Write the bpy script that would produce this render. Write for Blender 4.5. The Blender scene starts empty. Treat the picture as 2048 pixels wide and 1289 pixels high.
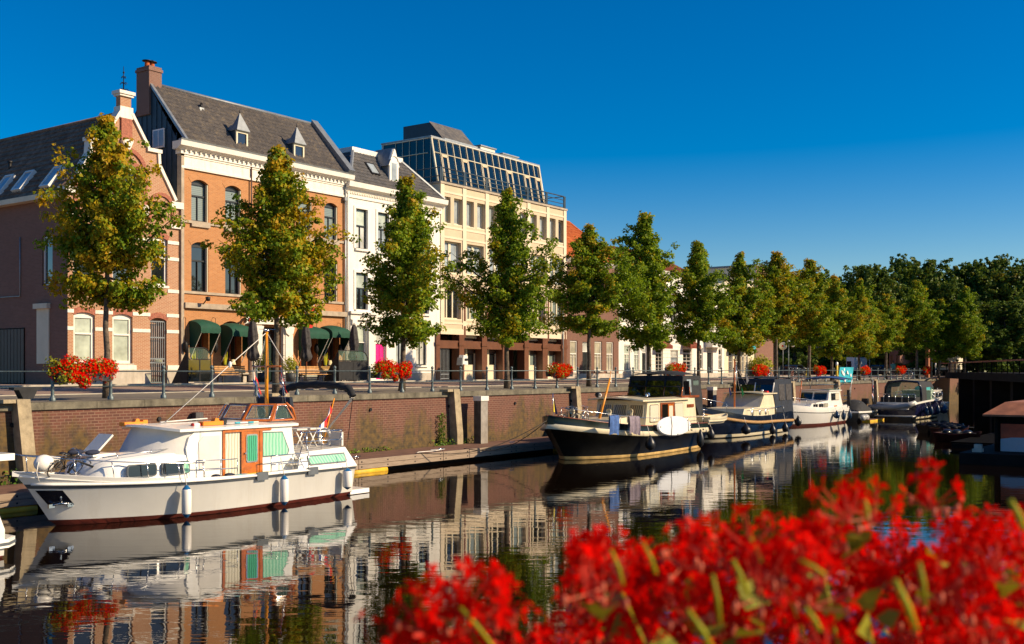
import bpy, math, random
import numpy as np
from mathutils import Vector, Matrix
R = math.radians
rnd = random.Random(7)
scn = bpy.context.scene
COL = scn.collection
EYE = 3.9          # eye height above the water; the canal runs along +X, the quay is across (+Y)
QZ = 2.85          # quay level
FY = 46.0          # the facades stand in this plane
GZ = 3.2           # street level at the facades
# ---- reading positions off the site sketch: a sight line to a real wall, quay or water plane
def _ray(px):
    t = (px - 1024) / 2150.0
    return .812 + .5836 * t, .5836 - .812 * t
def XA(px, Y=FY):
    a, b = _ray(px); return a / b * Y
def YA(px, X):
    a, b = _ray(px); return b / a * X
def ZA(px, py, Y=FY):
    a, b = _ray(px); return EYE - (py - 740) * (Y / b) / 2150.0
def ZX(px, py, X):
    a, b = _ray(px); return EYE - (py - 740) * (X / a) / 2150.0

# ---------------------------------------------------------------- materials
MATS = {}
def nt(name):
    m = bpy.data.materials.new(name); m.use_nodes = True
    n = m.node_tree; n.nodes.clear()
    o = n.nodes.new('ShaderNodeOutputMaterial'); p = n.nodes.new('ShaderNodeBsdfPrincipled')
    n.links.new(p.outputs[0], o.inputs[0])
    MATS[name] = m
    return m, n, p, o
def N(n, t, **k):
    d = n.nodes.new('ShaderNode' + t)
    for a, b in k.items():
        if a in d.inputs.keys(): d.inputs[a].default_value = b
        else: setattr(d, a, b)
    return d
def c4(c): return (c[0], c[1], c[2], 1)
def ramp(n, fac, stops):
    r = n.nodes.new('ShaderNodeValToRGB')
    e = r.color_ramp.elements
    e[0].position, e[0].color = stops[0][0], c4(stops[0][1])
    e[1].position, e[1].color = stops[-1][0], c4(stops[-1][1])
    for p, c in stops[1:-1]:
        x = e.new(p); x.color = c4(c)
    n.links.new(fac, r.inputs[0]); return r.outputs[0]
def mixc(n, f, a, b, mode='MIX'):
    m = n.nodes.new('ShaderNodeMix'); m.data_type = 'RGBA'; m.blend_type = mode
    for s, v in ((m.inputs[0], f), (m.inputs[6], a), (m.inputs[7], b)):
        if hasattr(v, 'is_output'): n.links.new(v, s)
        else: s.default_value = v if not isinstance(v, tuple) else c4(v)
    return m.outputs[2]
def bump(n, p, h, s, d=.02):
    b = N(n, 'Bump'); b.inputs['Strength'].default_value = s; b.inputs['Distance'].default_value = d
    n.links.new(h, b.inputs['Height']); n.links.new(b.outputs[0], p.inputs['Normal'])
def opos(n):
    return N(n, 'TexCoord').outputs['Object']
def noise(n, vec, sc, det=4, rough=.6):
    t = N(n, 'TexNoise', Scale=sc, Detail=det, Roughness=rough)
    if vec: n.links.new(vec, t.inputs['Vector'])
    return t.outputs['Fac']
def plain(name, col, rough=.5, metal=0, var=.12, sc=3.0, coat=0, bmp=0, spec=.5, dirt=None):
    m, n, p, o = nt(name)
    v = opos(n)
    f = noise(n, v, sc)
    d = tuple(max(0, c * (1 - var * 1.6)) for c in col); l = tuple(min(1, c * (1 + var)) for c in col)
    c = ramp(n, f, [(.3, d), (.7, l)])
    if dirt:
        mp = N(n, 'Mapping'); mp.inputs['Scale'].default_value = (3, 3, .35)
        n.links.new(v, mp.inputs['Vector'])
        g = noise(n, mp.outputs[0], 1.2, 5, .7)
        gf = ramp(n, g, [(.5, (0, 0, 0)), (.78, (.75, .75, .75))])
        c = mixc(n, gf, c, dirt)
    n.links.new(c, p.inputs['Base Color'])
    p.inputs['Roughness'].default_value = rough; p.inputs['Metallic'].default_value = metal
    p.inputs['Specular IOR Level'].default_value = spec
    if coat: p.inputs['Coat Weight'].default_value = coat
    if bmp: bump(n, p, noise(n, v, sc * 6), bmp)
    return m
def xz(n, rows=1.0):
    s = N(n, 'SeparateXYZ'); n.links.new(N(n, 'NewGeometry').outputs['Position'], s.inputs[0])
    a = N(n, 'Math', operation='ADD'); n.links.new(s.outputs[0], a.inputs[0]); n.links.new(s.outputs[1], a.inputs[1])
    c = N(n, 'CombineXYZ'); n.links.new(a.outputs[0], c.inputs[0]); n.links.new(s.outputs[2], c.inputs[1])
    return c.outputs[0], s
def brick(name, c1, c2, mortar, bw=.22, bh=.065, ms=.010, stain=None, rough=.85, moss=False, msm=.1):
    m, n, p, o = nt(name)
    v, s = xz(n)
    b = N(n, 'TexBrick'); n.links.new(v, b.inputs['Vector'])
    b.inputs['Color1'].default_value = c4(c1); b.inputs['Color2'].default_value = c4(c2); b.inputs['Mortar'].default_value = c4(mortar)
    b.inputs['Scale'].default_value = 1; b.inputs['Brick Width'].default_value = bw; b.inputs['Row Height'].default_value = bh
    b.inputs['Mortar Size'].default_value = ms; b.inputs['Mortar Smooth'].default_value = msm; b.inputs['Bias'].default_value = 0
    f = noise(n, v, .7, 6, .65)
    c = mixc(n, ramp(n, f, [(.3, (.35, .35, .35)), (.7, (0, 0, 0))]), b.outputs[0], tuple(x * .62 for x in c1))
    f2 = noise(n, v, 9, 3, .7)
    c = mixc(n, ramp(n, f2, [(.4, (0, 0, 0)), (.75, (.4, .4, .4))]), c, tuple(min(1, x * 1.35) for x in c2))
    if moss:
        # damp algae growing up from the water line and in streaks below the wall holes
        mp = N(n, 'Mapping'); mp.inputs['Scale'].default_value = (.75, .2, 1); n.links.new(v, mp.inputs['Vector'])
        g = noise(n, mp.outputs[0], 1.0, 6, .7)
        mr = N(n, 'MapRange'); n.links.new(s.outputs[2], mr.inputs[0])
        mr.inputs[1].default_value = 2.75; mr.inputs[2].default_value = .5; mr.inputs[3].default_value = -.13; mr.inputs[4].default_value = .20
        ad = N(n, 'Math', operation='ADD'); n.links.new(g, ad.inputs[0]); n.links.new(mr.outputs[0], ad.inputs[1])
        gf = ramp(n, ad.outputs[0], [(.46, (0, 0, 0)), (.62, (.9, .9, .9))])
        mc = ramp(n, noise(n, v, 4, 5), [(.35, (.035, .028, .014)), (.65, (.14, .085, .018))])
        c = mixc(n, gf, c, mc)
        w = ramp(n, noise(n, v, 2.3, 8, .8), [(.66, (0, 0, 0)), (.72, (.7, .7, .7))])
        c = mixc(n, w, c, (.5, .42, .36))
    n.links.new(c, p.inputs['Base Color']); p.inputs['Roughness'].default_value = rough
    bump(n, p, b.outputs['Fac'], -.35, .01)
    return m
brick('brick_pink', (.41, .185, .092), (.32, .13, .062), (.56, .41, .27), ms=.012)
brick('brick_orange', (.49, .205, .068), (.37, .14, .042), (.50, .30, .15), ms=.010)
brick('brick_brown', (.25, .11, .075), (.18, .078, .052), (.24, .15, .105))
brick('brick_dark', (.20, .085, .055), (.15, .06, .04), (.2, .13, .09))
brick('brick_quay', (.16, .056, .034), (.10, .036, .024), (.24, .145, .095), bw=.26, bh=.095, ms=.013, moss=True, msm=.2)
brick('chimney_brick', (.22, .10, .07), (.16, .07, .05), (.3, .22, .17))
plain('arch_brick', (.36, .12, .07), .8, var=.3, sc=12)
plain('stone_white', (.80, .74, .64), .6, var=.06, dirt=(.5, .44, .35))
plain('plaster_white', (.80, .76, .68), .7, var=.05, sc=1.2, dirt=(.62, .57, .48))
plain('plaster_cream', (.74, .64, .46), .7, var=.06, sc=1.2, dirt=(.58, .48, .34))
plain('plinth', (.50, .44, .36), .8, var=.15, sc=2, dirt=(.3, .26, .2), bmp=.2)
plain('band_stone', (.42, .34, .25), .8, var=.15)
plain('paint_white', (.82, .78, .70), .4, var=.04, coat=.2)
plain('paint_cream', (.70, .62, .44), .45, var=.05)
plain('paint_dark', (.02, .023, .025), .35, var=.2)
plain('paint_green', (.012, .035, .03), .3, var=.2, coat=.3)
plain('paint_magenta', (.80, .004, .22), .35, var=.04, coat=.3)
plain('metal_blue', (.055, .085, .11), .45, metal=.3, var=.2)
plain('rail_paint', (.11, .145, .15), .45, metal=.2, var=.25, sc=8)
plain('cladding_blue', (.022, .05, .075), .55, metal=.2, var=.12)
plain('lead_grey', (.20, .22, .24), .5, metal=.3, var=.15)
plain('zinc', (.30, .32, .33), .45, metal=.5, var=.15)
plain('iron', (.02, .02, .022), .55, metal=.5, var=.3)
plain('steel', (.62, .62, .62), .22, metal=1, var=.05)
plain('brown_stone', (.15, .058, .030), .35, var=.12, sc=2)
plain('brown_deep', (.07, .028, .018), .5, var=.15)
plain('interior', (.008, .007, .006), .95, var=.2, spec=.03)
plain('boat_maroon', (.045, .009, .007), .6, var=.3, spec=.2)
plain('canvas_green', (.002, .06, .032), .8, var=.15)
plain('office_panel', (.60, .475, .32), .8, var=.06, sc=1, dirt=(.5, .4, .28))
plain('office_strip', (.72, .60, .43), .7, var=.05, sc=1)
plain('tarp_dark', (.006, .007, .012), .6, var=.3, sc=3, spec=.15)
plain('canvas_dark', (.018, .019, .022), .85, var=.3, sc=5, bmp=.4)
plain('canvas_grey', (.055, .05, .05), .85, var=.35, sc=6, bmp=.4)
plain('canvas_blue', (.010, .017, .032), .8, var=.3, sc=4, bmp=.3)
plain('blue_bimini', (.02, .07, .22), .7, var=.1)
plain('tile_red', (.52, .12, .035), .7, var=.35, sc=6)
plain('bench_wood', (.52, .27, .09), .5, var=.25, sc=5)
plain('pot', (.035, .04, .045), .6, var=.2)
plain('gel_white', (.90, .87, .80), .22, var=.03, sc=1.5, coat=.5, dirt=(.80, .75, .66))
plain('gel_cream', (.80, .70, .48), .3, var=.05, coat=.4, dirt=(.6, .48, .28))
plain('deck_grey', (.52, .49, .43), .7, var=.08)
plain('hull_black', (.010, .010, .009), .35, var=.3, coat=.12, spec=.3)
plain('hull_green', (.008, .015, .011), .3, var=.3, coat=.15, spec=.3)
plain('hull_navy', (.005, .011, .028), .25, var=.2, coat=.2)
plain('hull_purple', (.006, .006, .032), .25, var=.2, coat=.3)
plain('hull_grey', (.035, .04, .042), .35, var=.2)
plain('antifoul', (.13, .022, .014), .5, var=.3, sc=4)
plain('boot_cream', (.72, .47, .17), .5, var=.25, sc=2)
plain('rubber_grey', (.10, .115, .13), .55, var=.15)
plain('rubber_black', (.014, .014, .015), .4, var=.2)
plain('fender_white', (.85, .80, .72), .35, var=.04)
plain('fender_blue', (.01, .12, .30), .35, var=.08)
plain('fender_navy', (.008, .03, .075), .3, var=.1, coat=.3)
plain('fender_grey', (.34, .34, .33), .4, var=.08)
plain('varnish', (.52, .13, .012), .25, var=.22, sc=5, coat=.6)
plain('varnish_dark', (.26, .06, .015), .3, var=.25, sc=5, coat=.4)
plain('mast_yellow', (.82, .30, .010), .3, var=.12, sc=4, coat=.5)
plain('cover_white', (.66, .63, .58), .7, var=.05, sc=2, bmp=.2)
plain('rope', (.42, .24, .09), .9, var=.3, sc=20)
plain('rope_white', (.75, .70, .62), .8, var=.1)
plain('rope_dark', (.05, .04, .03), .9, var=.2)
plain('orange_plastic', (.85, .25, .01), .45, var=.1)
plain('red_plastic', (.65, .02, .01), .45, var=.1)
plain('yellow_plastic', (.85, .62, .02), .5, var=.1)
plain('cyan_plastic', (.03, .42, .52), .5, var=.1)
plain('towel_blue', (.06, .13, .34), .95, var=.25, sc=6, bmp=.3)
plain('towel_mauve', (.26, .21, .25), .95, var=.2, sc=6, bmp=.3)
plain('board_white', (.82, .82, .82), .3, var=.02)
plain('curtain_green', (.16, .50, .32), .9, var=.15, sc=4)
plain('curtain_white', (.72, .68, .56), .9, var=.12, sc=4)
plain('concrete', (.40, .32, .20), .9, var=.25, sc=3, bmp=.4, dirt=(.22, .17, .09))
plain('coping', (.17, .15, .105), .9, var=.35, sc=2.5, bmp=.5, dirt=(.13, .12, .09))
plain('pile_steel_and_shade', (.05, .045, .045), .6, var=.4, sc=3, dirt=(.28, .24, .2))
plain('pile_lit_face', (.30, .27, .23), .7, var=.2, sc=3, dirt=(.15, .12, .1))
plain('deck_boards', (.17, .085, .055), .8, var=.2, sc=2, bmp=.2)
plain('float_yellow', (.78, .46, .02), .6, var=.2, sc=2, dirt=(.35, .2, .04))
plain('corten', (.34, .12, .055), .8, var=.25, sc=2)
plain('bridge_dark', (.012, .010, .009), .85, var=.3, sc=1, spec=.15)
plain('pier_stone', (.30, .22, .13), .8, var=.3, sc=1)
plain('bark', (.13, .095, .065), .9, var=.45, sc=7, bmp=.8)
plain('bark_dark', (.05, .04, .03), .9, var=.4, sc=7, bmp=.8)
plain('skin', (.50, .27, .17), .6, var=.04)
plain('cloth_teal', (.10, .32, .30), .9, var=.1)
plain('cloth_navy', (.02, .025, .05), .9, var=.1)
plain('hair', (.05, .03, .02), .8, var=.2)
plain('sign_cream', (.80, .74, .52), .5, var=.03)
plain('truck_cream', (.78, .72, .56), .4, var=.03)
plain('car_white', (.78, .77, .74), .3, var=.03, coat=.5)
plain('car_dark', (.02, .03, .045), .25, var=.05, coat=.6)
plain('hut_red', (.62, .085, .025), .6, var=.25, sc=1)
plain('hut_pale', (.42, .42, .46), .6, var=.04)
plain('flag_red', (.68, .02, .015), .8, var=.1)
plain('flag_white', (.8, .78, .74), .8, var=.05)
plain('flag_blue', (.02, .06, .30), .8, var=.1)
plain('flag_orange', (.9, .28, .01), .8, var=.1)
plain('flag_green', (.02, .35, .12), .8, var=.1)
plain('lampshade', (.72, .62, .38), .8, var=.05)
for _nm, _c in (('petal', (.86, .004, .001)), ('petal_far', (.92, .010, .003))):
    m, n, p, o = nt(_nm); v = opos(n)
    c = ramp(n, noise(n, v, 30), [(.3, tuple(x * .75 for x in _c)), (.7, _c)]); n.links.new(c, p.inputs['Base Color']); p.inputs['Roughness'].default_value = .9; p.inputs['Specular IOR Level'].default_value = .03
    t_ = N(n, 'BsdfTranslucent'); n.links.new(c, t_.inputs[0]); mx = N(n, 'MixShader'); mx.inputs[0].default_value = .4
    n.links.new(p.outputs[0], mx.inputs[1]); n.links.new(t_.outputs[0], mx.inputs[2]); n.links.new(mx.outputs[0], o.inputs[0])
plain('petal_back', (.60, .05, .03), .8, var=.2, sc=30, spec=.05)
plain('stem_green', (.36, .34, .008), .6, var=.25, sc=20, spec=.2)
plain('bud_pink', (.62, .12, .05), .6, var=.2)
plain('moss', (.12, .16, .02), .95, var=.5, sc=5)
def wood_fascia():
    m, n, p, o = nt('fascia_wood')
    v, s = xz(n)
    mp = N(n, 'Mapping'); mp.inputs['Scale'].default_value = (.5, 14, 1); n.links.new(v, mp.inputs['Vector'])
    c = ramp(n, noise(n, mp.outputs[0], 3, 6, .7), [(.25, (.10, .07, .05)), (.5, (.30, .22, .155)), (.75, (.42, .33, .24))])
    n.links.new(c, p.inputs['Base Color']); p.inputs['Roughness'].default_value = .85
wood_fascia()
def paving(name, c1, c2, mortar, bw, bh, stain):
    m, n, p, o = nt(name)
    g = N(n, 'NewGeometry').outputs['Position']
    b = N(n, 'TexBrick'); n.links.new(g, b.inputs['Vector'])
    b.inputs['Color1'].default_value = c4(c1); b.inputs['Color2'].default_value = c4(c2); b.inputs['Mortar'].default_value = c4(mortar)
    b.inputs['Scale'].default_value = 1; b.inputs['Brick Width'].default_value = bw; b.inputs['Row Height'].default_value = bh
    b.inputs['Mortar Size'].default_value = .008
    c = mixc(n, ramp(n, noise(n, g, .35, 6, .7), [(.35, (0, 0, 0)), (.7, (.6, .6, .6))]), b.outputs[0], stain)
    n.links.new(c, p.inputs['Base Color']); p.inputs['Roughness'].default_value = .9
paving('road_clinker', (.30, .185, .13), (.24, .14, .10), (.14, .10, .075), .2, .1, (.36, .27, .20))
paving('pavement_grey', (.17, .145, .11), (.135, .115, .088), (.08, .065, .05), .3, .3, (.22, .18, .13))
plain('kerb_stone', (.42, .38, .31), .9, var=.15)
plain('ground_earth', (.10, .085, .055), .95, var=.3, sc=.3)
def glass(name, base, rough=.04, spec=.8, blind=None, sc=1):
    m, n, p, o = nt(name)
    if blind:
        v, s = xz(n)
        w = N(n, 'TexWave', wave_type='BANDS', bands_direction='Y'); w.inputs['Scale'].default_value = blind; n.links.new(v, w.inputs['Vector'])
        c = mixc(n, w.outputs['Fac'], base, tuple(x * .55 for x in base))
        n.links.new(c, p.inputs['Base Color'])
    else:
        f = noise(n, opos(n), .9, 3)
        n.links.new(ramp(n, f, [(.35, tuple(x * .5 for x in base)), (.65, base)]), p.inputs['Base Color'])
    p.inputs['Roughness'].default_value = .6 if blind or sum(base) > .5 else rough
    p.inputs['Specular IOR Level'].default_value = spec
    p.inputs['Coat Weight'].default_value = 1; p.inputs['Coat Roughness'].default_value = .03
    return m
glass('pane_dark', (.014, .018, .02))
glass('pane_blue', (.004, .018, .032), rough=.12, spec=.4); MATS['pane_blue'].node_tree.nodes['Principled BSDF'].inputs['Coat Weight'].default_value = .25
glass('pane_blind', (.16, .22, .20), blind=3.2)
glass('pane_grey', (.34, .40, .43))
glass('pane_pale', (.50, .58, .48))
glass('pane_curtain', (.46, .42, .30))
glass('pane_white', (.62, .62, .56))
glass('tint', (.006, .006, .008))
def clearglass():
    m, n, p, o = nt('clear_glass')
    p.inputs['Base Color'].default_value = (.5, .8, .68, 1); p.inputs['Roughness'].default_value = .02
    t = N(n, 'BsdfTransparent'); t.inputs[0].default_value = (.82, .92, .86, 1)
    p.inputs['Metallic'].default_value = 0; p.inputs['Specular IOR Level'].default_value = 1
    mx = N(n, 'MixShader'); mx.inputs[0].default_value = .10
    n.links.new(t.outputs[0], mx.inputs[1]); n.links.new(p.outputs[0], mx.inputs[2]); n.links.new(mx.outputs[0], o.inputs[0])
clearglass()
def curtain(name, base, dark, sc):
    m, n, p, o = nt(name)
    v, s = xz(n)
    w = N(n, 'TexWave', wave_type='BANDS', bands_direction='X'); w.inputs['Scale'].default_value = sc; w.inputs['Distortion'].default_value = 2.5
    w.inputs['Detail'].default_value = 2
    n.links.new(v, w.inputs['Vector'])
    n.links.new(ramp(n, w.outputs['Fac'], [(.2, dark), (.7, base)]), p.inputs['Base Color'])
    p.inputs['Roughness'].default_value = .8; p.inputs['Coat Weight'].default_value = .8; p.inputs['Coat Roughness'].default_value = .05
curtain('green_drape', (.36, .66, .46), (.17, .50, .32), 2.6)
curtain('deep_green_drape', (.05, .42, .22), (.01, .18, .09), 4)
curtain('cream_drape', (.75, .70, .55), (.50, .45, .32), 3)
curtain('shade_drape', (.42, .36, .22), (.12, .10, .06), 3)
def rooftile(name, a, b, c):
    m, n, p, o = nt(name)
    v = N(n, 'NewGeometry').outputs['Position']
    wn = N(n, 'TexNoise', Scale=2.6, Detail=5, Roughness=.8); n.links.new(v, wn.inputs['Vector'])
    col = ramp(n, wn.outputs['Fac'], [(.32, a), (.5, b), (.68, c)])
    col = mixc(n, ramp(n, noise(n, v, .5, 4), [(.4, (0, 0, 0)), (.7, (.5, .5, .5))]), col, a)
    n.links.new(col, p.inputs['Base Color']); p.inputs['Roughness'].default_value = .85; p.inputs['Specular IOR Level'].default_value = .2
rooftile('tiles_grey', (.075, .068, .066), (.13, .115, .105), (.24, .19, .13))
rooftile('tiles_brown', (.12, .075, .05), (.23, .145, .10), (.34, .23, .16))
rooftile('tiles_slate', (.065, .065, .07), (.12, .115, .115), (.20, .17, .14))
rooftile('tiles_red', (.26, .055, .02), (.46, .11, .03), (.60, .19, .06))
rooftile('tiles_maroon', (.12, .03, .02), (.2, .05, .03), (.28, .08, .04))
def leafmat(name, g1, g2, y, o_, trans=.30):
    m, n, p, out = nt(name)
    at = N(n, 'Attribute', attribute_name='tint')
    sp = N(n, 'SeparateColor'); n.links.new(at.outputs['Color'], sp.inputs[0])
    oi = N(n, 'ObjectInfo')
    so = N(n, 'SeparateColor'); n.links.new(oi.outputs['Color'], so.inputs[0])
    # red channel of the object's colour: how far this tree has turned; red of 'tint': this clump; green: this leaf
    c = ramp(n, sp.outputs[1], [(.1, g1), (.9, g2)])
    ad = N(n, 'Math', operation='MULTIPLY_ADD'); n.links.new(sp.outputs[0], ad.inputs[0]); ad.inputs[1].default_value = 1.1
    n.links.new(so.outputs[0], ad.inputs[2])
    yf = ramp(n, ad.outputs[0], [(.68, (0, 0, 0)), (1.12, (.85, .85, .85))])
    c = mixc(n, yf, c, y)
    ad2 = N(n, 'Math', operation='MULTIPLY_ADD'); n.links.new(sp.outputs[1], ad2.inputs[0]); ad2.inputs[1].default_value = .6
    n.links.new(ad.outputs[0], ad2.inputs[2])
    of = ramp(n, N_sub(n, ad2.outputs[0], .85), [(.25, (0, 0, 0)), (.7, (.7, .7, .7))])
    c = mixc(n, of, c, o_)
    n.links.new(c, p.inputs['Base Color']); p.inputs['Roughness'].default_value = .45
    p.inputs['Specular IOR Level'].default_value = .12
    t = N(n, 'BsdfTranslucent')
    tc = mixc(n, 1.0, c, (1.0, .95, .35), 'MULTIPLY')
    n.links.new(tc, t.inputs[0])
    mx = N(n, 'MixShader'); mx.inputs[0].default_value = trans
    n.links.new(p.outputs[0], mx.inputs[1]); n.links.new(t.outputs[0], mx.inputs[2]); n.links.new(mx.outputs[0], out.inputs[0])
def N_sub(n, a, v):
    s = N(n, 'Math', operation='SUBTRACT'); n.links.new(a, s.inputs[0]); s.inputs[1].default_value = v; return s.outputs[0]
leafmat('leaf_street', (.11, .20, .016), (.28, .38, .026), (.52, .40, .016), (.60, .30, .02), .45)
leafmat('leaf_park', (.055, .105, .018), (.15, .21, .03), (.2, .18, .02), (.2, .14, .02), .3)
leafmat('leaf_plant', (.06, .14, .02), (.14, .26, .04), (.4, .42, .05), (.4, .4, .05))
leafmat('leaf_geranium', (.04, .10, .012), (.12, .20, .025), (.3, .3, .03), (.3, .3, .03))
def flagmat(name, stripes):
    m, n, p, o = nt(name)
    s = N(n, 'SeparateXYZ'); n.links.new(opos(n), s.inputs[0])
    r = N(n, 'ValToRGB'); r.color_ramp.interpolation = 'CONSTANT'
    e = r.color_ramp.elements
    e[0].position = 0; e[0].color = c4(stripes[0]); e[1].position = 1 / 3; e[1].color = c4(stripes[1])
    x = e.new(2 / 3); x.color = c4(stripes[2])
    n.links.new(s.outputs[0], r.inputs[0]); n.links.new(r.outputs[0], p.inputs['Base Color']); p.inputs['Roughness'].default_value = .8
def watermat():
    m, n, p, o = nt('canal_water')
    g = N(n, 'NewGeometry').outputs['Position']
    p.inputs['Base Color'].default_value = (.006, .003, .0012, 1)
    p.inputs['Roughness'].default_value = .012
    p.inputs['IOR'].default_value = 1.5
    p.inputs['Specular IOR Level'].default_value = .62
    mr_ = N(n, 'Mapping'); mr_.inputs['Rotation'].default_value = (0, 0, R(-35)); n.links.new(g, mr_.inputs['Vector']); g0 = g; g = mr_.outputs[0]
    mp = N(n, 'Mapping'); mp.inputs['Scale'].default_value = (1.9, .6, 1)
    # ripples: long gentle swell across the line of the canal, finer cat's paws in patches
    n.links.new(g, mp.inputs['Vector'])
    a = N(n, 'TexNoise', Scale=1.1, Detail=3, Roughness=.5); n.links.new(mp.outputs[0], a.inputs['Vector'])
    a.inputs['Distortion'].default_value = .6
    b = N(n, 'TexNoise', Scale=4.5, Detail=3, Roughness=.55); n.links.new(mp.outputs[0], b.inputs['Vector'])
    pa = N(n, 'TexNoise', Scale=.09, Detail=2); n.links.new(g, pa.inputs['Vector'])
    pf = ramp(n, pa.outputs['Fac'], [(.35, (.25, .25, .25)), (.65, (1, 1, 1))])
    mu = N(n, 'Math', operation='MULTIPLY'); n.links.new(b.outputs['Fac'], mu.inputs[0]); n.links.new(pf, mu.inputs[1])
    m2 = N(n, 'Math', operation='MULTIPLY'); n.links.new(mu.outputs[0], m2.inputs[0]); m2.inputs[1].default_value = WATER_FINE
    ad = N(n, 'Math', operation='ADD'); n.links.new(a.outputs['Fac'], ad.inputs[0]); n.links.new(m2.outputs[0], ad.inputs[1])
    bump(n, p, ad.outputs[0], 1.0, WATER_AMP)
WATER_AMP = .0042; WATER_FINE = .09
watermat()

# ---------------------------------------------------------------- mesh builder
class MB:
    def __init__(s): s.v = []; s.f = []; s.m = []; s.sm = []
    def face(s, pts, mat, smooth=False):
        b = len(s.v); s.v += [tuple(p) for p in pts]; s.f.append(tuple(range(b, b + len(pts)))); s.m.append(mat); s.sm.append(smooth)
    def mesh(s, vs, fs, mat, smooth=False):
        b = len(s.v); s.v += [tuple(p) for p in vs]
        for i, f in enumerate(fs):
            s.f.append(tuple(b + j for j in f)); s.m.append(mat[i] if isinstance(mat, list) else mat); s.sm.append(smooth)
    def box(s, x0, x1, y0, y1, z0, z1, mat, skip=''):
        if x0 > x1: x0, x1 = x1, x0
        if y0 > y1: y0, y1 = y1, y0
        if z0 > z1: z0, z1 = z1, z0
        v = [(x0, y0, z0), (x1, y0, z0), (x1, y1, z0), (x0, y1, z0), (x0, y0, z1), (x1, y0, z1), (x1, y1, z1), (x0, y1, z1)]
        fs = {'b': (0, 3, 2, 1), 't': (4, 5, 6, 7), 'f': (0, 1, 5, 4), 'r': (1, 2, 6, 5), 'k': (2, 3, 7, 6), 'l': (3, 0, 4, 7)}
        s.mesh(v, [q for k, q in fs.items() if k not in skip], mat)
        return s
    def rbox(s, c, size, mat, rot=(0, 0, 0), taper=1.0):
        M = Matrix.Translation(c) @ (Matrix.Rotation(rot[2], 4, 'Z') @ Matrix.Rotation(rot[1], 4, 'Y') @ Matrix.Rotation(rot[0], 4, 'X'))
        x, y, z = [q / 2 for q in size]
        v = [M @ Vector(q) for q in ((-x, -y, -z), (x, -y, -z), (x, y, -z), (-x, y, -z), (-x * taper, -y * taper, z), (x * taper, -y * taper, z), (x * taper, y * taper, z), (-x * taper, y * taper, z))]
        s.mesh(v, [(0, 3, 2, 1), (4, 5, 6, 7), (0, 1, 5, 4), (1, 2, 6, 5), (2, 3, 7, 6), (3, 0, 4, 7)], mat); return s
    def prism(s, poly, axis, a, b, mat, side=None):
        """poly: 2D points; axis 'y' -> (x,z) extruded in y; 'x' -> (y,z) in x; 'z' -> (x,y) in z"""
        def P(p, t):
            return (p[0], t, p[1]) if axis == 'y' else ((t, p[0], p[1]) if axis == 'x' else (p[0], p[1], t))
        n = len(poly)
        v = [P(p, a) for p in poly] + [P(p, b) for p in poly]
        fs = [tuple(range(n)), tuple(range(2 * n - 1, n - 1, -1))] + [(i, (i + 1) % n, n + (i + 1) % n, n + i) for i in range(n)]
        s.mesh(v, fs, [mat, mat] + [side or mat] * n); return s
    def tube(s, pts, r, mat, n=8, cap=True):
        pts = [Vector(p) for p in pts]; k = len(pts)
        rs = r if isinstance(r, (list, tuple)) else [r] * k
        vs = []; up = None
        for i, p in enumerate(pts):
            d = (pts[min(i + 1, k - 1)] - pts[max(i - 1, 0)]).normalized()
            if up is None:
                up = Vector((0, 0, 1)) if abs(d.z) < .9 else Vector((1, 0, 0))
            x = d.cross(up)
            if x.length < 1e-5: x = d.cross(Vector((0, 1, 0)))
            x.normalize(); y = x.cross(d).normalized(); up = y
            for j in range(n):
                a = 2 * math.pi * j / n
                vs.append(p + (x * math.cos(a) + y * math.sin(a)) * rs[i])
        fs = [(i * n + j, i * n + (j + 1) % n, (i + 1) * n + (j + 1) % n, (i + 1) * n + j) for i in range(k - 1) for j in range(n)]
        s.mesh(vs, fs, mat, True)
        if cap:
            b = len(s.v) - len(vs)
            for f in (tuple(b + j for j in range(n - 1, -1, -1)), tuple(b + (k - 1) * n + j for j in range(n))):
                s.f.append(f); s.m.append(mat); s.sm.append(False)
        return s
    def lathe(s, prof, c, mat, n=14, axis='z'):
        vs = []
        for r, z in prof:
            for j in range(n):
                a = 2 * math.pi * j / n
                q = (r * math.cos(a), r * math.sin(a), z)
                if axis == 'x': q = (q[2], q[0], q[1])
                if axis == 'y': q = (q[0], q[2], q[1])
                vs.append((c[0] + q[0], c[1] + q[1], c[2] + q[2]))
        k = len(prof)
        fs = [(i * n + j, i * n + (j + 1) % n, (i + 1) * n + (j + 1) % n, (i + 1) * n + j) for i in range(k - 1) for j in range(n)]
        s.mesh(vs, fs, mat if not isinstance(mat, list) else [mat[i] for i in range(k - 1) for j in range(n)], True)
        return s
    def ball(s, c, r, mat, n=12, m=8):
        rr = r if isinstance(r, (tuple, list)) else (r, r, r)
        pr = []; vs = []
        for i in range(m + 1):
            t = math.pi * i / m
            for j in range(n):
                a = 2 * math.pi * j / n
                vs.append((c[0] + rr[0] * math.sin(t) * math.cos(a), c[1] + rr[1] * math.sin(t) * math.sin(a), c[2] + rr[2] * math.cos(t)))
        fs = [(i * n + j, i * n + (j + 1) % n, (i + 1) * n + (j + 1) % n, (i + 1) * n + j) for i in range(m) for j in range(n)]
        s.mesh(vs, fs, mat, True); return s
    def loft(s, secs, mats, smooth=True, close=False):
        n = len(secs[0]); vs = [p for q in secs for p in q]
        fs = []; ms = []
        for i in range(len(secs) - 1):
            for j in range(n if close else n - 1):
                fs.append((i * n + j, i * n + (j + 1) % n, (i + 1) * n + (j + 1) % n, (i + 1) * n + j))
                ms.append(mats if isinstance(mats, str) else mats[j])
        s.mesh(vs, fs, ms, smooth); return s
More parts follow.
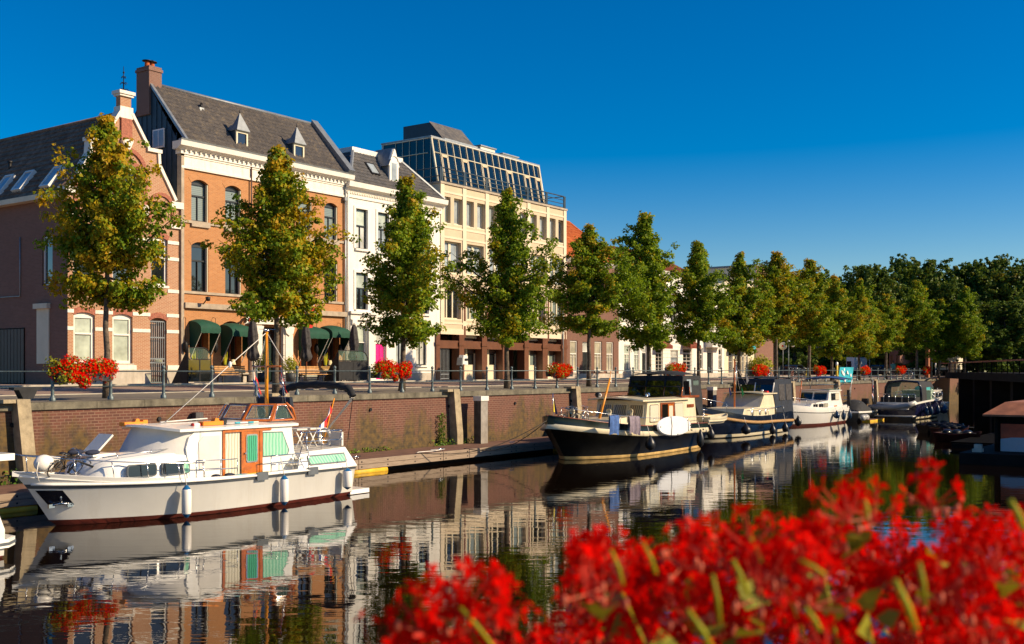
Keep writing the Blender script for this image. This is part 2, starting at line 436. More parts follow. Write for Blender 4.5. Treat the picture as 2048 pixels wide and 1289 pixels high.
    def torus(s, c, R_, r, mat, axis='y', n=22, k=6):
        pts = []
        for i in range(n):
            a = 2 * math.pi * i / n; u, w = R_ * math.cos(a), R_ * math.sin(a)
            for j in range(k):
                b = 2 * math.pi * j / k; q = (R_ + r * math.cos(b)) / R_
                h = r * math.sin(b)
                pts.append((c[0] + u * q, c[1] + h, c[2] + w * q) if axis == 'y' else ((c[0] + h, c[1] + u * q, c[2] + w * q) if axis == 'x' else (c[0] + u * q, c[1] + w * q, c[2] + h)))
        fs = [(i * k + j, i * k + (j + 1) % k, ((i + 1) % n) * k + (j + 1) % k, ((i + 1) % n) * k + j) for i in range(n) for j in range(k)]
        s.mesh(pts, fs, mat, True); return s
    def xf(s, M):
        s.v = [tuple(M @ Vector(p)) for p in s.v]; return s
    def build(s, name, parent=None, label=None, cat=None, group=None, kind=None, fix=True):
        me = bpy.data.meshes.new(name)
        inv = None
        off = worldof(parent) if parent else Matrix()
        iv = off.inverted()
        me.from_pydata([tuple(iv @ Vector(p)) for p in s.v], [], s.f)
        names = []
        for q in s.m:
            if q not in names: names.append(q)
        for q in names: me.materials.append(MATS[q])
        idx = {q: i for i, q in enumerate(names)}
        me.polygons.foreach_set('material_index', [idx[q] for q in s.m])
        me.polygons.foreach_set('use_smooth', s.sm)
        me.update()
        o = bpy.data.objects.new(name, me); COL.objects.link(o)
        if parent: o.parent = parent
        tag(o, label, cat, group, kind)
        return o
def build_split(mb, name, parent):
    """every connected piece of the mesh becomes a part of its own"""
    p = list(range(len(mb.v)))
    def f(a):
        while p[a] != a: p[a] = p[p[a]]; a = p[a]
        return a
    for q in mb.f:
        for b in q[1:]: p[f(q[0])] = f(b)
    G = {}
    for i, q in enumerate(mb.f): G.setdefault(f(q[0]), []).append(i)
    for L in G.values():
        k = MB()
        for i in L: k.face([mb.v[j] for j in mb.f[i]], mb.m[i], mb.sm[i])
        k.build(name, parent)
def worldof(o):
    M = o.matrix_basis.copy()
    while o.parent:
        o = o.parent; M = o.matrix_basis @ M
    return M
def tag(o, label=None, cat=None, group=None, kind=None):
    if label: o['label'] = label
    if cat: o['category'] = cat
    if group: o['group'] = group
    if kind: o['kind'] = kind
    return o
def thing(name, label, cat, loc=(0, 0, 0), group=None, rz=0):
    o = bpy.data.objects.new(name, None); COL.objects.link(o); o.empty_display_size = .3
    o.location = loc; o.rotation_euler = (0, 0, rz)
    return tag(o, label, cat, group)
def one(mb, name, label, cat, group=None, loc=None, rz=0):
    """a thing that is one mesh; origin at loc"""
    if loc is not None:
        M = Matrix.Translation(loc) @ Matrix.Rotation(rz, 4, 'Z')
        mb.xf(M.inverted())
    o = mb.build(name, None, label, cat, group)
    if loc is not None: o.location = loc; o.rotation_euler = (0, 0, rz)
    return o
def dup(root, loc=None, label=None, rz=None, group=None, scale=None, skip=()):
    r = root.copy(); COL.objects.link(r)
    if loc is not None: r.location = loc
    if rz is not None: r.rotation_euler = (0, 0, rz)
    if scale is not None: r.scale = scale
    if label: r['label'] = label
    if group: r['group'] = group
    def kids(a, b):
        for ch in list(a.children):
            if ch.name.split('.')[0] in skip: continue
            c = ch.copy(); COL.objects.link(c); c.parent = b; kids(ch, c)
    kids(root, r)
    return r
# ---------------------------------------------------------------- setting
def ground():
    mb = MB(); mb.face([(-300, -300, 0), (600, -300, 0), (600, 31.1, 0), (-300, 31.1, 0)], 'canal_water')
    mb.build('water', kind='structure')
    mb = MB()
    mb.face([(-300, 31.2, QZ - .004), (600, 31.2, QZ - .004), (600, 600, QZ + .3), (-300, 600, QZ + .3)], 'ground_earth')
    mb.build('ground', kind='structure')
    def zy(y): return QZ + (GZ - QZ) * max(0, y - 31) / 15
    mb = MB(); mb.face([(-60, 31.05, zy(31.0) + .06), (150, 31.05, zy(31.0) + .06), (150, 35.2, zy(35.2) + .06), (-60, 35.2, zy(35.2) + .06)], 'pavement_grey')
    mb.build('quayside_path', kind='structure')
    mb = MB(); mb.box(-60, 150, 35.2, 35.34, QZ, zy(35.3) + .09, 'kerb_stone'); mb.build('kerb', kind='structure')
    mb = MB(); mb.face([(-60, 35.34, zy(35.3) + .02), (330, 35.34, zy(35.3) + .02), (330, 43.6, zy(43.6) + .02), (-60, 43.6, zy(43.6) + .02)], 'road_clinker')
    mb.build('road', kind='structure')
    mb = MB(); mb.box(-60, 150, 43.6, 43.74, QZ, zy(43.7) + .10, 'kerb_stone'); mb.build('kerb', kind='structure')
    mb = MB(); mb.face([(-60, 43.74, zy(43.7) + .06), (150, 43.74, zy(43.7) + .06), (150, 60, GZ + .02), (-60, 60, GZ + .02)], 'road_clinker')
    mb.build('pavement', kind='structure')
    mb = MB(); mb.box(-300, 600, -300, 30.9, -3.0, -2.5, 'ground_earth'); mb.build('canal_bed', kind='structure')
ground()
def sidewalk_z(y): return QZ + (GZ - QZ) * max(0, y - 31) / 15 + .06

# quay wall with coping
def quay():
    t = thing('quay_wall', 'long weathered red brick quay wall with mossy streaks and pale stone coping', 'wall', (20, 30.9, 0))
    mb = MB(); mb.box(-60, 122, 30.78, 31.08, -2.4, QZ - .17, 'brick_quay')
    for x in np.arange(17.3, 120, 5.15):      # drain holes and iron rings
        mb.tube([(x, 30.72, 2.25), (x, 30.80, 2.25)], .07, 'iron', 10)
    mb.build('brick_face', t)
    mb = MB(); x = -60; k = 0
    while x < 122:
        w = 1.75 + .25 * rnd.random()
        dz = rnd.uniform(-.008, .008)
        mb.box(x, x + w - .012, 30.70 + rnd.uniform(-.006, .006), 31.15, QZ - .17, QZ + .06 + dz, 'coping'); x += w
    mb.build('coping', t)
quay()

# ---------------------------------------------------------------- facades
def wall_face(mb, x0, x1, z0, z1, y, ops, mat, rev=.22, revmat=None, top=None):
    """front face at plane y with real openings and their reveals. ops: (xa, xb, za, zb, arch)"""
    revmat = revmat or mat
    xs = sorted({x0, x1, *[o[0] for o in ops], *[o[1] for o in ops]}); zs = sorted({z0, z1, *[o[2] for o in ops], *[o[3] for o in ops]})
    for i in range(len(xs) - 1):
        for j in range(len(zs) - 1):
            cx, cz = (xs[i] + xs[i + 1]) / 2, (zs[j] + zs[j + 1]) / 2
            if any(o[0] < cx < o[1] and o[2] < cz < o[3] for o in ops): continue
            mb.face([(xs[i], y, zs[j]), (xs[i + 1], y, zs[j]), (xs[i + 1], y, zs[j + 1]), (xs[i], y, zs[j + 1])], mat)
    for o in ops:
        xa, xb, za, zb = o[:4]; ar = o[4] if len(o) > 4 else 0; r = rev if len(o) < 6 else o[5]
        mb.face([(xa, y, za), (xa, y + r, za), (xa, y + r, zb), (xa, y, zb)], revmat)
        mb.face([(xb, y + r, za), (xb, y, za), (xb, y, zb), (xb, y + r, zb)], revmat)
        mb.face([(xa, y, za), (xb, y, za), (xb, y + r, za), (xa, y + r, za)], revmat)
        if not ar: mb.face([(xa, y + r, zb), (xb, y + r, zb), (xb, y, zb), (xa, y, zb)], revmat)
        else:
            n = 10; w = xb - xa; Rr = (w * w / 4 + ar * ar) / (2 * ar); cz = zb - Rr; cx = (xa + xb) / 2
            P = []
            for i in range(n + 1):
                x = xa + w * i / n; P.append((x, cz + math.sqrt(max(0, Rr * Rr - (x - cx) ** 2))))
            for (a, b), (c, d) in zip(P, P[1:]):
                mb.face([(a, y, b), (c, y, d), (c, y, zb), (a, y, zb)], mat)
                mb.face([(a, y, b), (a, y + r, b), (c, y + r, d), (c, y, d)], revmat)
def arch_pts(xa, xb, zb, ar, n=10):
    w = xb - xa; Rr = (w * w / 4 + ar * ar) / (2 * ar); cz = zb - Rr; cx = (xa + xb) / 2
    return [(xa + w * i / n, cz + math.sqrt(max(0, Rr * Rr - (xa + w * i / n - cx) ** 2))) for i in range(n + 1)]
def arch_band(mb, xa, xb, zb, ar, y, h, mat, t=.03):
    n = 14; w = xb - xa; Rr = (w * w / 4 + ar * ar) / (2 * ar); cz = zb - Rr; cx = (xa + xb) / 2
    a0 = math.atan2(zb - ar - cz, -w / 2); a1 = math.atan2(zb - ar - cz, w / 2)
    for i in range(n):
        a, b = a0 + (a1 - a0) * i / n, a0 + (a1 - a0) * (i + 1) / n
        q = [(cx + r * math.cos(k), cz + r * math.sin(k)) for r, k in ((Rr, a), (Rr + h, a), (Rr + h, b), (Rr, b))]
        mb.prism(q, 'y', y - t, y + .02, mat)
def window(t, xa, xb, za, zb, y, fr='paint_white', pane='pane_dark', split=None, mull=0, upper=None, w=.07, sill=None, arch=0, name='window', sub=True, proud=0, bars=0, inner=None, inw=.035):
    """sash window set in the reveal: y = front plane of its frame"""
    mb = MB(); d = .09
    mb.box(xa + .001, xa + w, y, y + d, za + .001, zb - .001, fr); mb.box(xb - w, xb - .001, y, y + d, za + .001, zb - .001, fr)
    mb.box(xa + w, xb - w, y, y + d, za + .001, za + w, fr); mb.box(xa + w, xb - w, y, y + d, zb - arch - w, zb - .001, fr)
    inr = inner or fr
    zt = zb - arch - w
    if split:
        zs = za + (zb - arch - za) * split; mb.box(xa + w, xb - w, y - .015, y + d - .01, zs - .04, zs + .04, inr)
    else: zs = za
    for k in range(mull):
        x = xa + (xb - xa) * (k + 1) / (mull + 1); mb.box(x - inw, x + inw, y - .008, y + d - .02, za + w, (zs - .04) if split else zt, inr)
    for k in range(bars):
        z = za + (zt - za) * (k + 1) / (bars + 1); mb.box(xa + w, xb - w, y + .01, y + d - .03, z - .015, z + .015, fr)
    if arch:
        P = arch_pts(xa + .001, xb - .001, zb - .001, arch); 
        mb.prism([(xa + .001, zb - arch - w)] + [(x, z) for x, z in P] + [(xb - .001, zb - arch - w)], 'y', y + .004, y + d - .02, upper or pane)
    o = mb.build(name, t)
    g = MB()
    g.face([(xa + w, y + .06, za + w), (xb - w, y + .06, za + w), (xb - w, y + .06, zs if split else zt), (xa + w, y + .06, zs if split else zt)], pane)
    if split: g.face([(xa + w, y + .06, zs), (xb - w, y + .06, zs), (xb - w, y + .06, zt), (xa + w, y + .06, zt)], upper or pane)
    g.build('pane', o)
    if sill:
        s = MB(); s.box(xa - .08, xb + .08, y - sill[1], y - .002, za - sill[2], za - .002, sill[0]); s.build('sill', o)
    return o
def door(t, xa, xb, za, zb, y, mat, fr='paint_white', transom=0, tp='pane_dark', w=.07, panels=2):
    mb = MB(); d = .1
    mb.box(xa + .001, xa + w, y, y + d, za, zb - .001, fr); mb.box(xb - w, xb - .001, y, y + d, za, zb - .001, fr)
    mb.box(xa + w, xb - w, y, y + d, zb - w, zb - .001, fr)
    zt = zb - w - transom
    if transom: mb.box(xa + w, xb - w, y - .01, y + d - .01, zt - .05, zt, fr)
    zd = zt - (.05 if transom else 0)
    x0, x1 = xa + w, xb - w
    if panels:
        pw = (x1 - x0) / panels
        mb.box(x0, x1, y + .07, y + .09, za, zd, mat)
        for k in range(panels):
            for (q, r_) in ((.05, .38), (.43, .95)):
                mb.box(x0 + k * pw + .05, x0 + (k + 1) * pw - .05, y + .045, y + .069, za + (zd - za) * q, za + (zd - za) * r_, mat)
    o = mb.build('door', t)
    if transom:
        g = MB(); g.face([(x0, y + .05, zt), (x1, y + .05, zt), (x1, y + .05, zb - w), (x0, y + .05, zb - w)], tp); g.build('pane', o)
    h = MB(); h.ball((x1 - .09, y + .02, za + 1.05), .035, 'steel', 8, 6); h.build('handle', o)
    return o
def tiles(mb, O, U, V, nu, nv, mat, amp=.035, lip=.03, keep=None, prof=4):
    """roof skin: rows of curved tiles stepping up the slope. O eave corner, U along the eave, V up the slope"""
    O, U, V = Vector(O), Vector(U), Vector(V); n = U.cross(V).normalized()
    if n.z < 0: n = -n
    vs = []; fs = []
    for j in range(nv):
        for i in range(nu):
            if keep and not keep((i + .5) / nu, (j + .5) / nv): continue
            b = len(vs); jit = .006 * rnd.random()
            for (fv, dl) in ((0, lip + jit), (1.0, .004)):
                for k in range(prof + 1):
                    a = k / prof; h = amp * (math.sin(2 * math.pi * a) * .5 + .5)
                    vs.append(O + U * ((i + a) / nu) + V * ((j + fv) / nv) + n * (h + dl))
            for k in range(prof + 1):                                # front edge of the tile
                vs.append(vs[b + k] - n * (lip))
            for k in range(prof):
                fs.append((b + k, b + k + 1, b + prof + 1 + k + 1, b + prof + 1 + k))
                fs.append((b + 2 * (prof + 1) + k, b + 2 * (prof + 1) + k + 1, b + k + 1, b + k))
    mb.mesh(vs, fs, mat)

# ---- brick house with the shaped gable, far left
def gable_house():
    t = thing('gable_house', 'pink brick corner house with shaped white-edged gable, white bands and brown tiled roof', 'house', (31.6, FY, GZ))
    xl, xr = XA(120), XA(357); cx = XA(251.5)
    hw = xr - cx; xl = cx - hw
    def Zr(px, py): return (XA(px) - cx, ZA(px, py))
    half = [Zr(365, 409), Zr(351, 403), Zr(333, 362), Zr(316.5, 332)]
    half = [(abs(a), b) for a, b in half]
    zs = half[1][1]; half[0] = (hw + .12, ZA(365, 409))
    upper = [(XA(321) - cx, ZA(321, 302)), (XA(295) - cx, ZA(295, 297)), (XA(277) - cx, ZA(277, 262)), (XA(261.5) - cx, ZA(261.5, 229))]
    sx = XA(315) - cx
    outline = [(hw, GZ - .3), (hw, half[0][1] - .05), (half[1][0] - .05, half[1][1])] + [(half[2][0], half[2][1]), (half[3][0], half[3][1]), (sx, ZA(315, 305)), (upper[1][0], upper[1][1]), (upper[2][0], upper[2][1]), (upper[3][0], upper[3][1])]
    ptop = ZA(252, 190); pw = .30
    outline += [(pw, outline[-1][1]), (pw, ptop)]
    ops = []
    zg0, zg1 = ZA(170, 727), ZA(170, 625)
    gx = [(XA(147), XA(190)), (XA(225), XA(265))]
    for a, b in gx: ops.append((a, b, zg0, zg1, .14))
    dx = (XA(300), XA(333)); ops.append((dx[0], dx[1], GZ + .02, ZA(315, 636), .16, .5))
    z10, z11 = ZA(330, 572), ZA(330, 476)
    fx = [gx[0], gx[1], (XA(302), XA(335))]
    for a, b in fx: ops.append((a, b, z10, z11, .14))
    ax = (cx - .75, cx + .75); za0, za1 = ZA(245, 405), ZA(245, 328); ops.append((ax[0], ax[1], za0, za1, .2))
    mb = MB(); sill = za1 + .25
    # rectangular body up to the gable's spring, then the gable in strips clipped to the outline
    zk = half[1][1] - .3
    lo = [o for o in ops if o[3] < zk]; hi = [o for o in ops if o[3] >= zk]
    def width(z):
        best = 0
        for (a, b), (c, d) in zip(outline[1:], outline[2:]):
            l, h = min(b, d), max(b, d)
            if l <= z <= h and h > l: best = max(best, a + (c - a) * (z - b) / (d - b))
        return best
    wall_face(mb, cx - hw, cx + hw, GZ - .3, zk, FY, lo, 'brick_pink', .25)
    zz = sorted({zk, *[p[1] for p in outline if p[1] > zk], *[o[2] for o in hi], *[o[3] for o in hi], *np.arange(zk + .2, ptop, .25)})
    for a, b in zip(zz, zz[1:]):
        if b - a < 1e-4: continue
        wa, wb = width(a + 1e-4), width(b - 1e-4)
        m = (a + b) / 2; cut = [o for o in hi if o[2] < m < o[3]]
        if cut:
            o = cut[0]
            mb.face([(cx - wa, FY, a), (o[0], FY, a), (o[0], FY, b), (cx - wb, FY, b)], 'brick_pink')
            mb.face([(o[1], FY, a), (cx + wa, FY, a), (cx + wb, FY, b), (o[1], FY, b)], 'brick_pink')
        else: mb.face([(cx - wa, FY, a), (cx + wa, FY, a), (cx + wb, FY, b), (cx - wb, FY, b)], 'brick_pink')
    for o in hi:
        tmp = MB(); wall_face(tmp, o[0], o[1], o[2], o[3], FY, [o], 'brick_pink', .25)
        mb.mesh(tmp.v, tmp.f, 'brick_pink')
    # back and side of the gable parapet
    bk = [(cx + a, b) for a, b in outline] + [(cx - a, b) for a, b in reversed(outline)]
    nn = len(bk)
    mb.mesh([(a, FY + .35, b) for a, b in bk], [tuple(range(nn))], 'brick_pink')
    mb.mesh([(a, FY, b) for a, b in bk] + [(a, FY + .35, b) for a, b in bk], [(i, nn + i, nn + i + 1, i + 1) for i in range(2, nn - 3)], 'brick_pink')
    ze = ZX(0, 404, xl)
    mb.face([(xr, FY, GZ - .3), (xr, 62, GZ - .3), (xr, 62, ze), (xr, FY, ze)], 'brick_pink')
    mb.face([(xl, 62, GZ - .3), (xr, 62, GZ - .3), (xr, 62, ze), (xl, 62, ze)], 'brick_pink')
    mb.build('wall', t)
    # shaded side wall with its window, roller shutter and gate
    mb = MB(); sw = MB()
    wy = [YA(105, xl), YA(84, xl)]; wz = [ZX(95, 571, xl), ZX(95, 468, xl)]
    # build in a local frame: x' = y, then turn
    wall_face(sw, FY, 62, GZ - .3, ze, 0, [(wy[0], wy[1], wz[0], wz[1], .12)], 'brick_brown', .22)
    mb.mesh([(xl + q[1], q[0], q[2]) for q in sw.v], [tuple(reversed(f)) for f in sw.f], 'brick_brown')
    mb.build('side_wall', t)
    mb = MB(); x = xl
    mb.box(x + .1, x + .18, wy[0] + .001, wy[0] + .09, wz[0], wz[1] - .1, 'paint_white'); mb.box(x + .1, x + .18, wy[1] - .09, wy[1] - .001, wz[0], wz[1] - .1, 'paint_white')
    mb.box(x + .1, x + .18, wy[0] + .09, wy[1] - .09, wz[0], wz[0] + .09, 'paint_white'); mb.box(x + .1, x + .18, wy[0] + .09, wy[1] - .09, wz[1] - .22, wz[1] - .12, 'paint_white')
    o = mb.build('window', t); g = MB(); g.face([(x + .15, wy[0] + .09, wz[0]), (x + .15, wy[1] - .09, wz[0]), (x + .15, wy[1] - .09, wz[1]), (x + .15, wy[0] + .09, wz[1])], 'pane_dark'); g.build('pane', o)
    mb = MB(); a, b = YA(99, x), YA(75, x)
    mb.box(x - .05, x - .002, a, b, ZX(85, 728, x), ZX(85, 618, x), 'plaster_cream'); mb.box(x - .2, x - .002, a - .08, b + .08, ZX(85, 618, x), ZX(85, 610, x) + .05, 'plaster_cream')
    mb.build('roller_shutter', t)
    mb = MB(); a, b = YA(50, x), YA(-40, x); mb.box(x - .04, x - .002, a, b, GZ + .02, ZX(50, 656, x), 'bridge_dark')
    for k in range(14): mb.box(x - .06, x - .041, a + (b - a) * k / 14 + .02, a + (b - a) * (k + 1) / 14 - .02, GZ + .05, ZX(50, 656, x) - .05, 'brown_deep')
    mb.build('side_gate', t)
    mb = MB(); yb = YA(42, x); mb.tube([(x - .05, yb, ZX(42, 475, x)), (x - .05, yb, ZX(42, 593, x)), (x - .05, yb + 6, ZX(42, 593, x) + .02)], .03, 'zinc', 6); mb.build('drain_pipe', t)
    # white dressings
    def bandz(z): return [(cx - hw - .02, gx[0][0]), (gx[0][1], gx[1][0]), (gx[1][1], dx[0] if z < GZ + 3.9 else fx[2][0]), (dx[1] if z < GZ + 3.9 else fx[2][1], cx + hw)]
    mb = MB()
    rows = [ZA(120, 621), ZA(120, 656), ZA(348, 583.5), ZA(348, 519), ZA(348, 486.5)]
    for z in rows:
        for a, b in bandz(z): mb.box(a, b, FY - .035, FY + .02, z - .085, z + .085, 'stone_white')
    mb.box(gx[0][0] - .15, gx[1][1] + .2, FY - .05, FY + .02, zg0 - .30, zg0 - .08, 'stone_white'); mb.box(dx[1] + .05, cx + hw, FY - .05, FY + .02, zg0 - .30, zg0 - .08, 'stone_white')
    build_split(mb, 'stone_band', t)
    mb = MB(); mb.box(cx - hw - .03, dx[0], FY - .07, FY + .02, GZ - .2, zg0 - .302, 'plinth'); mb.box(dx[1], cx + hw, FY - .07, FY + .02, GZ - .2, zg0 - .302, 'plinth'); build_split(mb, 'plinth', t)
    # coping of the gable
    mb = MB()
    def cop(p, q, w=.13, yy=(-.10, .45)):
        a, b = Vector((p[0], p[1])), Vector((q[0], q[1])); d = (b - a).normalized(); nn_ = Vector((-d.y, d.x)) * w
        if nn_.x * (1 if (p[0] + q[0]) / 2 > cx else -1) < 0 and abs(d.y) > .05: nn_ = -nn_
        if abs(d.y) <= .05 and nn_.y < 0: nn_ = -nn_
        mb.prism([tuple(a - nn_ * .25), tuple(b - nn_ * .25), tuple(b + nn_), tuple(a + nn_)], 'y', FY + yy[0], FY + yy[1], 'stone_white')
    for s in (1, -1):
        f = lambda p: (cx + s * p[0], p[1])
        cop(f(outline[2]), f(outline[4])); cop(f(outline[4]), f(outline[5]), .12, (-.095, .446))
        mb.box(cx + s * (hw + .22) if s < 0 else cx + hw - .5, cx - hw + .5 if s < 0 else cx + hw + .22, FY - .14, FY + .5, half[0][1] - .28, half[0][1] + .05, 'stone_white')
        a, b = sorted((cx + s * (outline[5][0] + .2), cx + s * (outline[6][0] - .05))); mb.box(a, b, FY - .13, FY + .48, outline[5][1] - .05, outline[5][1] + .13, 'stone_white')
        cop(f(outline[6]), f(outline[8]), .12, (-.105, .455))
        a, b = sorted((cx + s * (hw + .02), cx + s * (hw - .55))); 
    mb.box(cx - .36, cx + .36, FY - .09, FY + .44, ZA(252, 238), ZA(252, 215), 'stone_white')
    mb.box(cx - .44, cx + .44, FY - .16, FY + .5, ptop, ptop + .16, 'stone_white'); mb.box(cx - .38, cx + .38, FY - .1, FY + .44, ptop - .1, ptop, 'stone_white')
    mb.build('gable_coping', t)
    mb = MB(); z = ptop + .16
    mb.tube([(cx, FY + .17, z), (cx, FY + .17, z + 1.25)], [.035, .012], 'iron', 6)
    for zz_, s_ in ((.1, .28), (.42, .2), (.72, .13)):
        for a in range(4):
            c, s = math.cos(a * math.pi / 2 + .4), math.sin(a * math.pi / 2 + .4)
            mb.tube([(cx, FY + .17, z + zz_), (cx + c * s_ * .7, FY + .17 + s * s_ * .7, z + zz_ + .03), (cx + c * s_, FY + .17 + s * s_, z + zz_ - .05)], .018, 'iron', 5)
    mb.ball((cx, FY + .17, z + .95), .05, 'iron', 8, 6); mb.build('finial', t)
    # brick pilaster, corbel and blind arches
    mb = MB()
    mb.box(cx - .3, cx + .3, FY - .10, FY + .01, ZA(252, 283), ZA(252, 238), 'arch_brick')
    ar = XA(290) - XA(243); r0 = XA(286) - cx
    arch_band(mb, cx - r0, cx + r0, ZA(252, 302), r0 * .92, FY, .2, 'arch_brick', .09)
    mb.box(cx + r0, cx + r0 + .2, FY - .09, FY + .02, ZA(290, 412), ZA(252, 302) - r0 * .92, 'arch_brick'); mb.box(cx - r0 - .2, cx - r0, FY - .09, FY + .02, ZA(290, 412), ZA(252, 302) - r0 * .92, 'arch_brick')
    rr = (XA(342) - XA(302)) / 2
    for s in (1, -1):
        c2 = cx + s * (XA(322) - cx)
        arch_band(mb, c2 - rr, c2 + rr, ZA(322, 393), rr * .9, FY, .18, 'arch_brick', .08)
        for q in (-1, 1): mb.box(c2 + q * rr, c2 + q * (rr + .17), FY - .08, FY + .02, ZA(342, 450) + .12, ZA(322, 393) - rr * .9, 'arch_brick')
    mb.build('blind_arch', t)
    for a, b, z, r_ in [(a, b, z11, .14) for a, b in gx + fx] + [(a, b, zg1, .14) for a, b in gx] + [(dx[0], dx[1], ZA(315, 636), .16), (ax[0], ax[1], za1, .2)]: mb = MB(); arch_band(mb, a, b, z, r_, FY, .26, 'arch_brick', .012); mb.build('brick_arch', t)
    mb = MB()
    mb.prism([(cx - .3, ZA(252, 280)), (cx + .3, ZA(252, 280)), (cx + .3, ZA(252, 284)), (cx + .12, ZA(252, 300)), (cx - .12, ZA(252, 300)), (cx - .3, ZA(252, 284))], 'y', FY - .2, FY + .01, 'stone_white')
    for s in (1, -1):
        c2 = cx + s * (XA(290) - cx); mb.box(c2 - .42, c2 + .42, FY - .14, FY + .01, ZA(290, 417), ZA(290, 411), 'stone_white'); mb.prism([(c2 - .22, ZA(290, 417) - .0), (c2 + .22, ZA(290, 417)), (c2 + .1, ZA(290, 432)), (c2 - .1, ZA(290, 432))], 'y', FY - .13, FY + .01, 'stone_white')
        c3 = cx + s * (XA(350) - cx); mb.box(c3 - .3, c3 + .26, FY - .12, FY + .01, ZA(350, 458), ZA(350, 451), 'stone_white')
    mb.build('corbels', t)
    for a, b in gx:
        window(t, a, b, zg0, zg1, FY + .12, 'paint_white', 'pane_pale', .62, 0, w=.13, sill=('plinth', .16, .1), arch=.14)
    for a, b in fx: window(t, a, b, z10, z11, FY + .12, 'paint_white', 'pane_dark', .62, 0, w=.1, sill=('stone_white', .16, .12), arch=.14)
    window(t, ax[0], ax[1], za0, za1, FY + .12, 'paint_white', 'pane_dark', .6, 1, w=.1, sill=('stone_white', .16, .12), arch=.2)
    # barred door
    o = door(t, dx[0], dx[1], GZ + .02, ZA(315, 641), FY + .4, 'pane_dark', 'paint_dark', 0, panels=1)
    mb = MB(); zb_ = ZA(315, 641)
    n = 7
    for k in range(n + 1):
        x = dx[0] + .05 + (dx[1] - dx[0] - .1) * k / n; mb.box(x - .018, x + .018, FY + .08, FY + .12, GZ + .05, zb_ - .05, 'lead_grey')
    for z in (GZ + .06, GZ + 1.05, GZ + 1.25, (GZ + 1.25 + zb_) / 2 + .1, zb_ - .06): mb.box(dx[0] + .02, dx[1] - .02, FY + .075, FY + .079 + .045, z - .03, z + .03, 'lead_grey')
    mb.box(dx[0] + .35, dx[0] + .75, FY + .05, FY + .074, GZ + 1.08, GZ + 1.22, 'steel'); mb.build('security_gate', t)
    # roof
    zr = ZX(0, 285, cx); rf = MB()
    n = int((62 - FY) / .24)
    tiles(rf, (xl - .25, 62, ze - .1), (0, -(62 - FY - .2), 0), (cx - xl + .25, 0, zr - ze + .1), n, 14, 'tiles_brown', amp=.05, lip=.05)
    rf.face([(xr, FY + .2, ze), (xr, 62, ze), (cx, 62, zr), (cx, FY + .2, zr)], 'tiles_brown')
    rf.tube([(cx, FY + .3, zr + .06), (cx, 62, zr + .06)], .11, 'tiles_brown', 8)
    rf.face([(xl, 62, ze), (xr, 62, ze), (cx, 62, zr)], 'brick_brown')
    r_ = rf.build('roof', t)
    mb = MB(); mb.box(xl - .42, xl - .001, FY + .45, 62, ze - .3, ze - .06, 'plaster_cream'); mb.build('gutter', t)
    # roof windows on the slope
    sl = Vector((cx - xl, 0, zr - ze)).normalized(); nrm = Vector((-sl.z, 0, sl.x))
    for px0, py0 in ((14, 378), (55, 370), (112, 362)):
        # solve for the point of the slope on that sight line
        a, b = _ray(px0); k0 = (Vector((xl, 0, ze)) - Vector((0, 0, EYE))).dot(nrm); dv = Vector((a, b, -(py0 - 740) / 2150.0)); s_ = k0 / dv.dot(nrm)
        c = Vector((0, 0, EYE)) + dv * s_
        w, h = .40, .66; mb = MB(); Yv = Vector((0, 1, 0))
        def pt(u, v, d): return c + Yv * u + sl * v + nrm * d
        for (u0, u1, v0, v1) in ((-w, w, -h, -h + .09), (-w, w, h - .09, h), (-w, -w + .08, -h + .09, h - .09), (w - .08, w, -h + .09, h - .09)):
            q = [pt(u0, v0, .0), pt(u1, v0, .0), pt(u1, v1, .0), pt(u0, v1, .0), pt(u0, v0, .34), pt(u1, v0, .34), pt(u1, v1, .34), pt(u0, v1, .34)]
            mb.mesh(q, [(0, 3, 2, 1), (4, 5, 6, 7), (0, 1, 5, 4), (1, 2, 6, 5), (2, 3, 7, 6), (3, 0, 4, 7)], 'paint_white')
        o = mb.build('roof_window', t); g = MB(); g.face([pt(-w, -h, .30), pt(w, -h, .30), pt(w, h, .30), pt(-w, h, .30)], 'pane_grey'); g.build('pane', o)
    mb = MB(); a, b = _ray(20); k0 = (Vector((xl, 0, ze - .0)) - Vector((0, 0, EYE))).dot(nrm); dv = Vector((a, b, 395 / 2150.0)); s_ = k0 / dv.dot(nrm); c = Vector((0, 0, EYE)) + dv * s_
    mb.tube([c, c + Vector((0, 0, .55))], .09, 'iron', 8); mb.lathe([(.001, .62), (.14, .58), (.14, .5)], c, 'iron', 8); mb.build('vent_pipe', t)
    return xl
gable_house()

